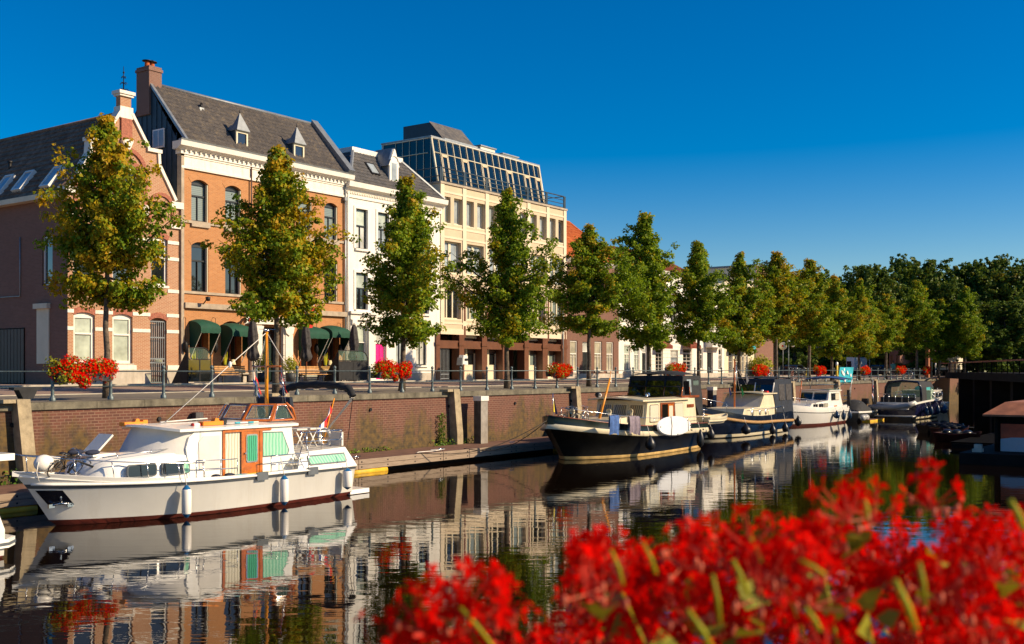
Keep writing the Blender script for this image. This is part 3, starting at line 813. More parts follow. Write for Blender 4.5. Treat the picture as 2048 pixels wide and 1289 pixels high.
# ---- orange brick house with two dormers
def orange_house():
    x0, x1 = XA(361), XA(690); t = thing('townhouse', 'tall orange brick townhouse with grey tiled roof, two pointed dormers and green awnings below', 'house', ((x0 + x1) / 2, FY, GZ))
    zb, zf, zc = ZA(367.5, 337), ZA(367.5, 309), ZA(369.5, 286)
    cen = [.7842, .8319, .8875, .9454, .9908]; hwid = [.54, .54, .62, .54, .54]
    z20, z21 = ZA(386, 442), ZA(386, 358); z10, z11 = ZA(384, 583), ZA(384, 483); zg0, zg1 = ZA(380, 737), ZA(400, 640)
    ops = []; cx = [c * FY for c in cen]
    for c, h in zip(cx, hwid):
        ops.append((c - h, c + h, z20, z21, .2)); ops.append((c - h, c + h, z10, z11, .2))
    gr = [(XA(380) , XA(416)), (XA(443), XA(482)), (XA(598), XA(634)), (XA(643), XA(678))]
    for a, b in gr: ops.append((a, b, zg0, zg1, .25, .45))
    dx = (XA(520), XA(561)); ops.append((dx[0], dx[1], GZ + .02, ZA(540, 655), 0, .5))
    mb = MB(); wall_face(mb, x0 + .16, x1, GZ - .3, zb, FY, ops, 'brick_orange', .3)
    mb.face([(x1, FY, GZ - .3), (x1, FY + 5.6, GZ - .3), (x1, FY + 5.6, zc), (x1, FY, zc)], 'brick_orange')
    mb.face([(x0, FY + 5.6, GZ - .3), (x1, FY + 5.6, GZ - .3), (x1, FY + 5.6, zc), (x0, FY + 5.6, zc)], 'brick_orange')
    mb.build('wall', t)
    ridge_y = FY + 2.6; zr = 18.95
    # blue clad side gable
    mb = MB(); yb = FY + 5.6
    P = [(FY + .02, GZ - .3), (FY + .02, zc - .15), (ridge_y, zr - .05), (yb, zc - .15), (yb, GZ - .3)]
    mb.face([(x0, a, b) for a, b in P], 'cladding_blue')
    y = FY + .3
    while y < yb:
        zt = zc - .15 + (zr - zc) * (1 - abs(y - ridge_y) / (yb - ridge_y)); mb.box(x0 - .035, x0 - .001, y - .02, y + .02, GZ, zt - .12, 'cladding_blue'); y += .42
    mb.build('side_cladding', t)
    mb = MB(); a, b = YA(331, x0), YA(308, x0); z0_, z1_ = ZX(320, 297, x0), ZX(320, 259, x0)
    mb.box(x0 - .09, x0 - .04, a, b, z0_, z1_, 'paint_white'); o = mb.build('window', t); g = MB()
    m_ = (a + b) / 2
    for u, w_ in ((a + .06, m_ - .03), (m_ + .03, b - .06)): g.box(x0 - .096, x0 - .091, u, w_, z0_ + .07, z1_ - .07, 'pane_grey')
    g.build('pane', o)
    mb = MB(); mb.box(x0 - .02, x0 + .158, FY - .10, FY + .25, GZ - .2, zf, 'band_stone'); mb.build('corner_pilaster', t)
    # frieze + cornice with dentils
    mb = MB(); mb.box(x0, x1, FY - .06, FY + .2, zb, zf, 'stone_white'); mb.box(x0 - .02, x1 + .02, FY - .11, FY - .061, zb, zb + .12, 'stone_white'); mb.box(x0 - .02, x1 + .02, FY - .10, FY - .061, zf - .1, zf, 'stone_white'); mb.build('frieze', t)
    mb = MB(); mb.box(x0 - .08, x1 + .05, FY - .16, FY + .3, zf + .001, zf + .2, 'plaster_white')
    mb.prism([(FY - .16, zf + .2), (FY - .42, zf + .34), (FY - .50, zf + .36), (FY - .55, zc), (FY + .2, zc), (FY + .2, zf + .2)], 'x', x0 - .35, x1 + .3, 'plaster_white')
    n = 38
    for k in range(n): x = x0 + .15 + (x1 - x0 - .3) * k / (n - 1); mb.box(x - .045, x + .045, FY - .26, FY - .161, zf + .11, zf + .199, 'stone_white')
    mb.build('cornice', t)
    mb = MB(); mb.prism([(FY - .52, zc + .001), (FY - .56, zc + .1), (FY - .3, zc + .06), (FY - .3, zc + .001)], 'x', x0 - .35, x1 + .32, 'zinc'); mb.build('gutter', t)
    # roof
    rf = MB(); V = (0, ridge_y - FY + .4, zr - zc)
    tiles(rf, (x0 + .1, FY - .4, zc + .03), (x1 - x0 - .2, 0, 0), V, 46, 13, 'tiles_grey', amp=.075, lip=.02)
    rf.face([(x0, FY + 5.7, zc), (x1, FY + 5.7, zc), (x1, ridge_y, zr), (x0, ridge_y, zr)], 'tiles_grey')
    rf.tube([(x0, ridge_y, zr + .07), (x1, ridge_y, zr + .07)], .1, 'lead_grey', 8)
    rf.build('roof', t)
    def verge(x, w, h, mat):
        m = MB(); a = Vector((0, FY - .45, zc + .02)); b = Vector((0, ridge_y, zr + .08)); d = (b - a).normalized(); nn = Vector((0, -d.z, d.y)) * h
        m.prism([(a.y, a.z - .06), (b.y, b.z - .06), (b.y + nn.y * .3, b.z + nn.z), (a.y + nn.y, a.z + nn.z)], 'x', x, x + w, mat); return m
    verge(x0 - .06, .16, .12, 'zinc').build('verge', t)
    verge(x1 - .32, .5, .34, 'lead_grey').build('verge', t)
    # chimney
    c = MB(); cx0 = x0 - .12; cx1 = cx0 + .78; cy0 = ridge_y - .15; cy1 = ridge_y + .95; zt = ZX(292, 134, x0)
    c.box(cx0, cx1, cy0, cy1, zr - 1.6, zt, 'chimney_brick'); c.box(cx0 - .05, cx1 + .05, cy0 - .05, cy1 + .05, zt - .26, zt - .12, 'chimney_brick')
    o = c.build('chimney', t)
    for k, u in enumerate((.3, .7)):
        m = MB(); p = (cx0 + u * (cx1 - cx0), cy0 + .5, zt); m.lathe([(.14, 0), (.12, .22), (.12, .3)], p, 'tiles_red', 10); m.lathe([(.001, .42 + .05 * k), (.26, .36), (.26, .32), (.1, .32)], p, 'iron', 10); m.build('chimney_pot', o)
    # dormers
    for px, py in ((482, 285), (596, 308)):
        X = XA(px, FY + .1); yf = FY - .0; zf_ = zc + (yf - FY + .4) / (ridge_y - FY + .4) * (zr - zc)
        zt_ = ZA(px, 281 if px < 500 else 306, yf); zb_ = zf_ - .1
        w = .40; d = MB()
        zt_ = zb_ + .92
        d.box(X - w, X - w + .1, yf, yf + .1, zb_, zt_, 'paint_cream'); d.box(X + w - .1, X + w, yf, yf + .1, zb_, zt_, 'paint_cream'); d.box(X - w + .1, X + w - .1, yf, yf + .1, zt_ - .12, zt_, 'paint_cream'); d.box(X - w + .1, X + w - .1, yf, yf + .1, zb_, zb_ + .1, 'paint_cream')
        yk = FY - .4 + (zt_ - zc) / (zr - zc) * (ridge_y - FY + .4)
        for s in (-1, 1): d.prism([(yf + .1, zb_ - .1), (yk + .1, zt_), (yf + .1, zt_)], 'x', X + s * w - (.05 if s > 0 else 0), X + s * w + (.05 if s < 0 else 0), 'cladding_blue')
        o = d.build('dormer', t)
        g = MB(); g.face([(X - w + .1, yf + .06, zb_), (X + w - .1, yf + .06, zb_), (X + w - .1, yf + .06, zt_), (X - w + .1, yf + .06, zt_)], 'pane_dark'); g.build('pane', o)
        r = MB(); e = w + .05; zz = zt_ + .04; yb_ = yk + .55
        r.box(X - e, X + e, yf - .12, yf + .5, zt_, zz, 'lead_grey')
        ap = (X, yf + .2, zz + 1.0); b4 = [(X - e, yf - .12, zz), (X + e, yf - .12, zz), (X + e, yf + .5, zz), (X - e, yf + .5, zz)]
        for q in range(4): r.face([b4[q], b4[(q + 1) % 4], ap], 'lead_grey')
        rz_ = zz + .42
        r.mesh([(X - e, yf + .4, zz), (X + e, yf + .4, zz), (X, yf + .5, rz_), (X - e, yb_ + .5, zz + .03), (X + e, yb_ + .5, zz + .03), (X, yb_ + .75, rz_)], [(0, 2, 5, 3), (1, 4, 5, 2), (0, 1, 2)], 'lead_grey')
        r.tube([(X, ap[1], ap[2] - .02), (X, ap[1], ap[2] + .18)], [.03, .008], 'iron', 6)
        r.build('dormer_roof', o)
    mb = MB(); a = Vector((XA(398, FY + 1.9), FY + 1.75, zc + 2.4)); mb.box(a.x - .15, a.x + .15, a.y - .1, a.y + .25, a.z - .1, a.z + .12, 'zinc'); mb.tube([a, a + Vector((.05, 0, .38))], .07, 'iron', 8); mb.build('roof_vent', t)
    # windows
    for i, (c, h) in enumerate(zip(cx, hwid)):
        window(t, c - h, c + h, z20, z21, FY + .2, 'paint_dark', 'pane_blind', .68, 1, w=.07, upper='pane_blind', arch=.2, inw=.02)
        window(t, c - h, c + h, z10, z11, FY + .2, 'paint_dark', 'pane_dark', .68, 1 if i else 1, w=.07, arch=.2, inw=.02)
    mb = MB()
    for c, h in zip(cx, hwid):
        for z0_, z1_ in ((z20, z21), (z10, z11)): mb.box(c + h - .055, c + h - .002, FY + .03, FY + .198, z0_, z1_ - .2, 'paint_cream')  # cream strip on right jambs only: the lit reveal put into the colour
    build_split(mb, 'lit_jamb', t)
    for c, h in zip(cx, hwid):
        for z1_ in (z21, z11): mb = MB(); arch_band(mb, c - h, c + h, z1_, .2, FY, .3, 'brick_orange', .015); mb.build('brick_arch', t)
    mb = MB()
    mb.box(x0 + .16, x1, FY - .08, FY - .001, z20 - .14, z20, 'band_stone'); mb.box(x0 + .16, x1, FY - .08, FY - .001, z10 - .13, z10, 'band_stone')
    for c, h in zip(cx, hwid): mb.box(c - h - .05, c + h + .05, FY - .12, FY - .001, z20 - .30, z20 - .141, 'band_stone')
    zl = ZA(365, 611); mb.box(x0 + .16, dx[0] - 1.0, FY - .2, FY - .001, zl - .13, zl + .15, 'band_stone'); mb.box(dx[1] + 1.0, x1, FY - .2, FY - .001, zl - .13, zl + .15, 'band_stone')
    mb.build('string_course', t)
    mb = MB(); mb.box(x0 + .16, dx[0] - .5, FY - .05, FY - .001, GZ - .2, GZ + .55, 'plinth'); mb.box(dx[1] + .5, x1, FY - .05, FY - .001, GZ - .2, GZ + .55, 'plinth'); build_split(mb, 'plinth', t)
    for a, b in gr:
        window(t, a, b, zg0, zg1, FY + .38, 'varnish_dark', 'pane_dark', None, 2, w=.08, sill=('plinth', .4, .1), arch=.25)
    o = door(t, dx[0], dx[1], GZ + .02, ZA(540, 655), FY + .4, 'paint_green', 'paint_green', .7, 'pane_dark', panels=2)
    # stone surround of the middle door
    mb = MB(); zt = ZA(540, 650)
    for a, b in ((dx[0] - .75, dx[0] - .02), (dx[1] + .02, dx[1] + .75)):
        mb.box(a, b, FY - .22, FY - .001, GZ, zt, 'stone_white'); mb.box(a - .05, b + .05, FY - .28, FY - .001, GZ, GZ + .5, 'stone_white'); mb.box(a + .12, b - .12, FY - .27, FY - .221, GZ + .7, zt - .5, 'stone_white')
        for k in range(4): mb.box(a, b, FY - .235, FY - .221, GZ + .9 + .6 * k, GZ + .93 + .6 * k, 'plinth')
        mb.prism([(a, zt - .1), (b, zt - .1), (b - .1, zt - .45), ((a + b) / 2, zt - .6), (a + .1, zt - .45)], 'y', FY - .36, FY - .221, 'stone_white')
    mb.box(dx[0] - .9, dx[1] + .9, FY - .35, FY - .001, zt, zt + .3, 'stone_white'); mb.box(dx[0] - .95, dx[1] + .95, FY - .42, FY - .001, zt + .3, zt + .42, 'stone_white'); mb.build('door_surround', t)
    mb = MB(); x = x1 - .1
    mb.tube([(x, FY - .12, zc - .5), (x, FY - .12, GZ + .1)], .06, 'zinc', 8); mb.box(x - .14, x + .14, FY - .24, FY - .01, ZA(690, 403), ZA(690, 396), 'zinc'); mb.build('drain_pipe', t)
    mb = MB(); x = XA(500, FY); mb.tube([(x, FY - .12, zc - .5), (x, FY - .12, z20 - .5)], .04, 'brown_deep', 8); mb.build('drain_pipe', t)
    return gr, x0, x1, dx
OR = orange_house()

# ---- white stucco house
def white_house():
    x0, x1 = OR[2] + .02, XA(880); t = thing('townhouse', 'white stucco townhouse with grey mansard roof, small arched dormer and bright pink door', 'house', ((x0 + x1) / 2, FY, GZ))
    zc = 15.25; zt = 17.65; ops = []
    cx = [XA(723), XA(767, FY), XA(806), XA(847)]; sp = (XA(847) - XA(723)) / 3; cx = [cx[0] + sp * k for k in range(4)]
    z30, z31 = ZA(713, 497), ZA(713, 417); z20, z21 = ZA(713, 621), ZA(713, 560)
    z20, z21 = ZA(711, 619), ZA(711, 545)
    for c in cx: ops += [(c - .52, c + .52, z30, z31, 0), (c - .52, c + .52, z20, z21, 0)]
    zg0, zg1 = ZA(840, 731), ZA(840, 657)
    gx = [(XA(711), XA(734)), (XA(751), XA(773)), (XA(792), XA(811)), (XA(832), XA(853))]
    ops += [(gx[0][0], gx[0][1], GZ + .02, ZA(722, 651), 0), (gx[1][0], gx[1][1], GZ + .1, ZA(761, 654), 0), (gx[2][0], gx[2][1], zg0, zg1, 0), (gx[3][0], gx[3][1], zg0, zg1, 0)]
    mb = MB(); wall_face(mb, x0, x1, GZ - .3, zc - .55, FY, ops, 'plaster_white', .26)
    mb.face([(x1, FY, GZ - .3), (x1, FY + 9, GZ - .3), (x1, FY + 9, zc), (x1, FY, zc)], 'plaster_white'); mb.face([(x0, FY + 9, GZ - .3), (x1, FY + 9, GZ - .3), (x1, FY + 9, zc), (x0, FY + 9, zc)], 'plaster_white')
    mb.build('wall', t)
    mb = MB(); mb.box(x0, x1 + .1, FY - .08, FY + .2, zc - .9, zc - .55, 'plaster_white')
    mb.prism([(FY - .08, zc - .55), (FY - .2, zc - .4), (FY - .45, zc - .3), (FY - .5, zc), (FY + .3, zc), (FY + .3, zc - .55)], 'x', x0 - .1, x1 + .3, 'plaster_white')
    n = 60
    for k in range(n): x = x0 + .05 + (x1 - x0) * k / n; mb.box(x, x + .08, FY - .15, FY - .081, zc - .68, zc - .56, 'stone_white')
    mb.build('cornice', t)
    # mansard
    X0, X1, y1 = XA(705, FY + 1.6), XA(801, FY + 1.6), FY + 1.6; H = zt - zc
    rf = MB(); e0 = x0 + .1; e1 = x1 + .1; W = e1 - e0
    tiles(rf, (e0, FY - .3, zc + .02), (W, 0, 0), (0, 1.9, H), 30, 10, 'tiles_slate', amp=.06, keep=lambda u, v: (X0 - e0) / W * v < u < 1 - (e1 - X1) / W * v)
    rf.face([(e0, FY - .3, zc), (e1, FY - .3, zc), (X1, y1, zt), (X0, y1, zt)], 'tiles_slate')
    rf.face([(e1, FY - .3, zc), (e1, FY + 9, zc), (X1, FY + 7.5, zt), (X1, y1, zt)], 'tiles_slate'); rf.face([(e0, FY - .3, zc), (X0, y1, zt), (X0, FY + 7.5, zt), (e0, FY + 9, zc)], 'tiles_slate')
    rf.face([(e0, FY + 9, zc), (e1, FY + 9, zc), (X1, FY + 7.5, zt), (X0, FY + 7.5, zt)], 'tiles_slate')
    rf.face([(X0, y1, zt), (X1, y1, zt), (X1, FY + 7.5, zt), (X0, FY + 7.5, zt)], 'lead_grey'); 
    tiles(rf, (e0 - .02, FY + 6, zc + .02), (0, -6.3, 0), (X0 - e0, 0, H), 24, 11, 'tiles_slate', keep=lambda u, v: u < 1 - .3 * v)
    rf.build('roof', t)
    mb = MB()
    for a, b in (((e0, FY - .3, zc + .06), (X0, y1, zt + .06)), ((e1, FY - .3, zc + .06), (X1, y1, zt + .06))): mb.tube([a, b], .12, 'zinc', 6)
    build_split(mb, 'hip_flashing', t)
    mb = MB(); mb.box(X0 - .15, X1 + .1, y1 - .12, y1 + .06, zt - .05, zt + .26, 'paint_white'); mb.box(X0 - .15, X0 + .02, y1 + .06, FY + 7.5, zt - .05, zt + .26, 'paint_white'); mb.build('fascia', t)
    # dormer with round-headed front
    X = XA(786, FY + .3); yf = FY + .2; zb = zc + .6; w = .42; z1 = zb + 1.35
    d = MB(); P = [(X - w, zb), (X + w, zb), (X + w, z1 - .3), (X + w + .1, z1 - .3), (X + .12, z1 + .75), (X, z1 + .85), (X - .12, z1 + .75), (X - w - .1, z1 - .3), (X - w, z1 - .3)]
    d.prism(P, 'y', yf, yf + .14, 'paint_white'); d.tube([(X + s[0], yf - .03, s[1]) for s in [(.36 * math.cos(a), z1 + .05 + .3 * math.sin(a)) for a in np.linspace(0, math.pi, 9)]], .03, 'paint_white', 6)
    for s in (-1, 1): d.prism([(yf + .14, zb), (yf + .14, z1 - .3), (yf + 1.35, z1 - .3)], 'x', X + s * w - (.04 if s > 0 else 0), X + s * w + (.04 if s < 0 else 0), 'lead_grey')
    d.mesh([(X - w - .14, yf - .05, z1 - .32), (X, yf - .05, z1 + .9), (X, yf + 1.6, z1 + .9), (X - w - .14, yf + 1.5, z1 - .32)], [(0, 1, 2, 3)], 'lead_grey')
    d.mesh([(X + w + .14, yf + .145, z1 - .32), (X, yf + .145, z1 + .9), (X, yf + 1.6, z1 + .9), (X + w + .14, yf + 1.5, z1 - .32)], [(0, 1, 2, 3)], 'lead_grey')
    o = d.build('dormer', t)
    g = MB(); g.face([(X - .24, yf - .004, zb + .12), (X + .24, yf - .004, zb + .12), (X + .24, yf - .004, z1 - .1), (X - .24, yf - .004, z1 - .1)], 'pane_grey'); g.build('pane', o)
    sl = Vector((0, 1.9, H)).normalized(); nr = Vector((0, -sl.z, sl.y)); c = Vector((XA(742, FY + .7), 0, 0)); c += Vector((0, FY - .3, zc)) + sl * 1.55
    m = MB()
    def pt(u, v, d_): return c + Vector((u, 0, 0)) + sl * v + nr * d_
    q = [pt(-.4, -.5, 0), pt(.4, -.5, 0), pt(.4, .5, 0), pt(-.4, .5, 0), pt(-.4, -.5, .16), pt(.4, -.5, .16), pt(.4, .5, .16), pt(-.4, .5, .16)]
    m.mesh(q, [(4, 5, 6, 7), (0, 1, 5, 4), (1, 2, 6, 5), (2, 3, 7, 6), (3, 0, 4, 7)], 'iron'); o = m.build('roof_window', t)
    g = MB(); g.face([pt(-.3, -.4, .165), pt(.3, -.4, .165), pt(.3, .4, .165), pt(-.3, .4, .165)], 'pane_grey'); g.build('pane', o)
    for c in cx:
        for a, b in ((z30, z31), (z20, z21)):
            window(t, c - .52, c + .52, a, b, FY + .14, 'paint_dark', 'pane_white' if (c == cx[0] and a == z30) else 'pane_grey' if a == z30 else 'pane_dark', .58, 1, w=.07, upper='pane_pale', sill=('plaster_white', .28, .14), inw=.02)
    for c in cx:
        for a, b in ((z30, z31), (z20, z21)):
            mb = MB(); mb.box(c - .68, c - .521, FY - .05, FY - .001, a, b + .16, 'paint_white'); mb.box(c + .521, c + .68, FY - .05, FY - .001, a, b + .16, 'paint_white'); mb.box(c - .521, c + .521, FY - .05, FY - .001, b + .001, b + .16, 'paint_white'); mb.build('window_surround', t)
    door(t, gx[0][0], gx[0][1], GZ + .02, ZA(722, 651), FY + .16, 'paint_green', 'paint_white', .95, 'pane_pale', panels=1)
    door(t, gx[1][0], gx[1][1], GZ + .1, ZA(761, 654), FY + .14, 'paint_magenta', 'paint_white', .95, 'pane_white', panels=2)
    for a, b in gx[2:]: window(t, a, b, zg0, zg1, FY + .14, 'paint_dark', 'pane_grey' if a < gx[3][0] - .1 else 'pane_white', .66, 1, w=.07, upper='pane_white', sill=('paint_white', .26, .12), inw=.02)
    mb = MB(); a, b = XA(698), XA(747); zz = ZA(722, 631)
    for u, v in ((a, gx[0][0] - .04), (gx[0][1] + .04, b)):
        mb.box(u, v, FY - .14, FY - .001, GZ, zz - .3, 'plaster_white'); mb.box(u - .04, v + .04, FY - .18, FY - .141, GZ, GZ + .5, 'plaster_white'); mb.box(u + .05, v - .05, FY - .26, FY - .141, zz - .6, zz - .3, 'plaster_white')
    mb.box(a - .05, b + .05, FY - .2, FY - .001, zz - .3, zz + .05, 'plaster_white'); mb.box(a - .15, b + .15, FY - .34, FY - .001, zz + .05, zz + .2, 'plaster_white'); mb.build('door_surround', t)
    mb = MB(); mb.box(gx[1][1] + .1, x1, FY - .06, FY - .001, GZ - .2, GZ + .5, 'plinth'); mb.build('plinth', t)
    mb = MB(); mb.tube([(x0 + .15, FY - .1, zc - .6), (x0 + .15, FY - .1, GZ)], .055, 'paint_white', 8); mb.build('drain_pipe', t)
    return x1
WX1 = white_house()

# ---- beige office with sloping glass top floor
def office():
    x0, x1 = WX1 + .02, XA(1132); W = x1 - x0; zt = 16.55
    t = thing('office_building', 'beige stone office block with sloping blue glass top floor and brown columns at street level', 'office', ((x0 + x1) / 2, FY, GZ))
    bay = W / 6.0; ops = []
    z40, z41 = ZA(905, 448), ZA(905, 396); z30, z31 = ZA(880, 544), ZA(880, 480); z20, z21 = ZA(885, 637), ZA(885, 577)
    zg = ZA(872, 668)
    top = []; mid = []; low = []
    for k in range(6):
        c = x0 + bay * (k + .5)
        for s in (-1, 1): top.append((c + s * bay * .25 - .46, c + s * bay * .25 + .46, z40, z41, 0))
        mid.append((c - bay * .37, c + bay * .37, z30, z31, 0)); low.append((c - bay * .37, c + bay * .37, z20, z21, 0))
    mb = MB(); wall_face(mb, x0, x1, zg, zt - .12, FY, top + mid + low, 'office_panel', .38)
    mb.face([(x0, FY, zt - .12), (x1, FY, zt - .12), (x1, FY + 12, zt - .12), (x0, FY + 12, zt - .12)], 'lead_grey')
    mb.face([(x0, FY, zg), (x0, FY + 12, zg), (x0, FY + 12, zt - .12), (x0, FY, zt - .12)], 'plaster_cream'); mb.face([(x1, FY, GZ - .3), (x1, FY + 12, GZ - .3), (x1, FY + 12, zt - .12), (x1, FY, zt - .12)], 'plaster_cream')
    mb.face([(x0, FY + 12, GZ - .3), (x1, FY + 12, GZ - .3), (x1, FY + 12, zt - .12), (x0, FY + 12, zt - .12)], 'plaster_cream')
    mb.face([(x0, FY, zg), (x1, FY, zg), (x1, FY + 2.0, zg), (x0, FY + 2.0, zg)], 'interior')
    mb.build('wall', t)
    mb = MB(); mb.box(x0 - .06, x1 + .08, FY - .1, FY + .3, zt - .12, zt + .02, 'band_stone'); mb.box(x0 - .06, x0 + .2, FY + .3, FY + 12, zt - .12, zt + .02, 'band_stone'); mb.build('parapet_cap', t)
    mb = MB()    # pale pilaster strips and floor bands over recessed panels
    for z in (z40 - .3, z31 + .25, z30 - .3, z21 + .25, z20 - .3, z41 + .3):
        mb.box(x0, x1, FY - .035, FY - .001, z - .07, z + .07, 'office_strip')
    for k in range(7):
        x = min(max(x0 + bay * k, x0 + .2), x1 - .2); mb.box(x - .2, x + .2, FY - .05, FY - .036, zg + .4, zt - .15, 'office_strip')
    mb.box(x0, x1, FY - .06, FY - .001, zg, zg + .38, 'office_strip')
    mb.build('facade_strips', t)
    for k in range(1, 7):
        x = min(x0 + bay * k, x1 - .2); m = MB()
        m.box(x - .1, x + .1, FY - .07, FY - .051, z20 - .1, z21 + .2, 'brown_stone'); m.box(x - .1, x + .1, FY - .07, FY - .051, z20 - 1.25, z20 - .45, 'brown_stone'); m.build('brown_inlay', t)
    for a, b, c, d, _ in top: window(t, a, b, c, d, FY + .26, 'paint_cream', 'pane_grey', None, 0, w=.1, sill=('plaster_cream', .27, .08))
    for a, b, c, d, _ in mid: window(t, a, b, c, d, FY + .26, 'paint_cream', 'pane_grey', None, 1, w=.1, sill=('plaster_cream', .27, .08), inw=.12)
    for i, (a, b, c, d, _) in enumerate(low): window(t, a, b, c, d, FY + .26, 'paint_cream', 'pane_blind' if i % 2 else 'pane_dark', None, 2, w=.08, sill=('plaster_cream', .27, .08), inw=.06)
    # street floor: brown columns and beams in front of recessed bays
    cols = [(870, 877.5), (916, 926), (961.5, 971.5), (1003, 1012), (1046.5, 1055), (1083, 1093), (1121, 1131)]
    for a, b in cols:
        m = MB(); X0_, X1_ = XA(a), XA(b); m.box(X0_, X1_, FY - .12, FY + .55, GZ - .2, zg - .001, 'brown_stone'); m.box(X0_ - .06, X1_ + .06, FY - .17, FY - .121, zg - .75, zg - .5, 'brown_stone'); m.build('column', t)
    mb = MB()
    for (a, b), (c, d) in zip(cols, cols[1:]): mb.box(XA(b) + .005, XA(c) - .005, FY - .06, FY + .25, zg - .95, zg - .42, 'brown_stone')
    build_split(mb, 'beam', t)
    for i, ((a, b), (c, d)) in enumerate(zip(cols, cols[1:])):
        X0_, X1_ = XA(b), XA(c); m = MB(); yr = FY + .5
        if i in (0, 3):
            m.box(X0_, X1_, FY + 1.9, FY + 2.0, GZ - .1, zg - .001, 'interior'); m.box(X0_, X0_ + .03, FY + .9, FY + 1.9, GZ, zg - .1, 'brown_deep'); m.box(X1_ - .03, X1_, FY + .9, FY + 1.9, GZ, zg - .1, 'brown_deep'); m.build('recess', t)
            continue
        m.box(X0_ + .005, X1_ - .005, yr, yr + .1, GZ - .1, GZ + .95, 'plaster_cream')
        m.box(X0_ + .005, X1_ - .005, yr, yr + .1, zg - 1.25, zg - .002, 'brown_deep')
        P = [(X0_ + .05, GZ + .95 + 1.95), (X0_ + .75, GZ + .95 + 2.5), (X1_ - .2, GZ + .95 + 2.35), (X1_ - .05, GZ + .95 + 1.95)]
        m.prism(P, 'y', yr - .18, yr - .003, 'plaster_cream')
        m.build('infill_panel', t)
        window(t, X0_ + .005, X1_ - .005, GZ + .95, GZ + 2.95, yr + .0, 'paint_cream', 'pane_dark' if i < 3 else 'pane_blind', .8, 1, w=.1, upper='pane_grey', inw=.1)
    m = MB(); X0_, X1_ = XA(b := 878), XA(900)
    for k in range(9): x = X0_ + (X1_ - X0_) * k / 8; m.box(x - .015, x + .015, FY + .1, FY + .13, GZ + .05, GZ + 2.1, 'lead_grey')
    for z in (GZ + .1, GZ + .4, GZ + 2.1): m.box(X0_, X1_, FY + .09, FY + .14, z - .03, z + .03, 'lead_grey')
    m.build('gate', t)
    # glass floor
    X0, X1 = 57.7, 71.0; ya, yb = FY + 1.72, FY + 2.42; za, zb = zt - .1, 20.15; yk = 53.0
    xin = .25
    def gp(u, v):          # front slope
        return Vector((X0 + (X1 - X0) * u, ya + (yb - ya) * v, za + (zb - za) * v))
    g = MB(); e = .03
    g.face([(X0, ya + e, za), (X1, ya + e, za), (X1 + .05, yb + e, zb), (X0, yb + e, zb)], 'pane_blue')
    g.face([(X0 + e, ya, za), (X0 + e, yb, zb), (X0 + e, yk, zb), (X0 + e, yk, za)], 'pane_blue'); g.face([(X1, ya, za), (X1, yk, za), (X1, yk, zb), (X1, yb, zb)], 'pane_blue')
    g.build('glazing', t)
    fr = MB()
    vs = .72
    fr.tube([gp(0, vs), gp(1, vs)], .05, 'paint_cream', 4); fr.tube([gp(0, 1), gp(1, 1)], .08, 'paint_white', 4); fr.tube([gp(0, .03), gp(1, .03)], .07, 'paint_cream', 4); fr.tube([gp(0, .27), gp(1, .27)], .035, 'paint_cream', 4)
    n = 17
    for k in range(n + 1):
        u = k / n; fr.tube([gp(u, 0), gp(u, 1)], .04 if 0 < k < n else .1, 'paint_cream', 4)
    for k in (1, 4, 7, 11, 14, 16):
        for (u0, u1, v0, v1) in ((k + .1, k + .9, .66, .71), (k + .1, k + .2, .05, .68), (k + .80, k + .9, .05, .68)):
            q = [gp(u0 / n, v0), gp(u1 / n, v0), gp(u1 / n, v1), gp(u0 / n, v1)]; fr.face([p + Vector((0, -.03, .01)) for p in q], 'office_panel')
    for k in range(1, 7):
        y = yb + (yk - yb) * k / 7 - .6; fr.tube([(X0, y, za), (X0, y, zb)], .035, 'paint_cream', 4)
    fr.tube([(X0, yb, zb), (X0, yk, zb)], .06, 'paint_white', 4); fr.tube([(X0, ya + 1, za + (zb - za) * vs), (X0, yk, za + (zb - za) * vs)], .04, 'paint_cream', 4); fr.tube([(X0, yk, za), (X0, yk, zb)], .1, 'paint_white', 4)
    fr.build('glazing_bars', t)
    r = MB(); r.box(X0 - .1, X1 + .1, yb - .06, yk + .1, zb + .03, zb + .12, 'zinc'); r.build('flat_roof', t)
    m = MB(); m.prism([(FY + 2.75, zb + .12), (FY + 4.1, 21.75), (FY + 6.6, 21.75), (FY + 6.6, zb + .12)], 'x', 59.5, 63.1, 'cladding_blue'); 
    m.mesh([(59.45, FY + 2.7, zb + .17), (63.2, FY + 2.7, zb + .17), (63.2, FY + 4.1, 21.83), (59.45, FY + 4.1, 21.83)], [(0, 1, 2, 3)], 'tiles_slate'); m.box(59.4, 63.25, FY + 2.6, FY + 2.72, zb + .121, zb + .28, 'zinc'); m.build('lift_housing', t)
    for (a, b, h) in ((64.4, 66.2, .5), (67.2, 69.2, .35)):
        m = MB(); m.box(a, b, FY + 3.2, FY + 4.4, zb + .12, zb + .12 + h, 'truck_cream'); m.box(a - .1, b + .1, FY + 3.1, FY + 4.5, zb + .12 + h, zb + .2 + h, 'zinc'); m.build('roof_unit', t)
    rl = MB(); zr = zt + .02
    pts = [x0 + .15 + (W - .3) * k / 6 for k in range(7)]
    for x in pts: rl.box(x - .05, x + .05, FY + .06, FY + .14, zr, zr + 1.0, 'metal_blue'); rl.box(x + .12, x + .2, FY + .06, FY + .14, zr, zr + .97, 'metal_blue')
    for z in (zr + .97, zr + .68, zr + .38, zr + .1): rl.tube([(x0 + .15, FY + .1, z), (x1 - .15, FY + .1, z)], .03 if z < zr + .9 else .045, 'metal_blue', 6)
    for z in (zr + .97, zr + .4): rl.tube([(x0 + .15, FY + .1, z), (x0 + .15, FY + 8, z)], .035, 'metal_blue', 6)
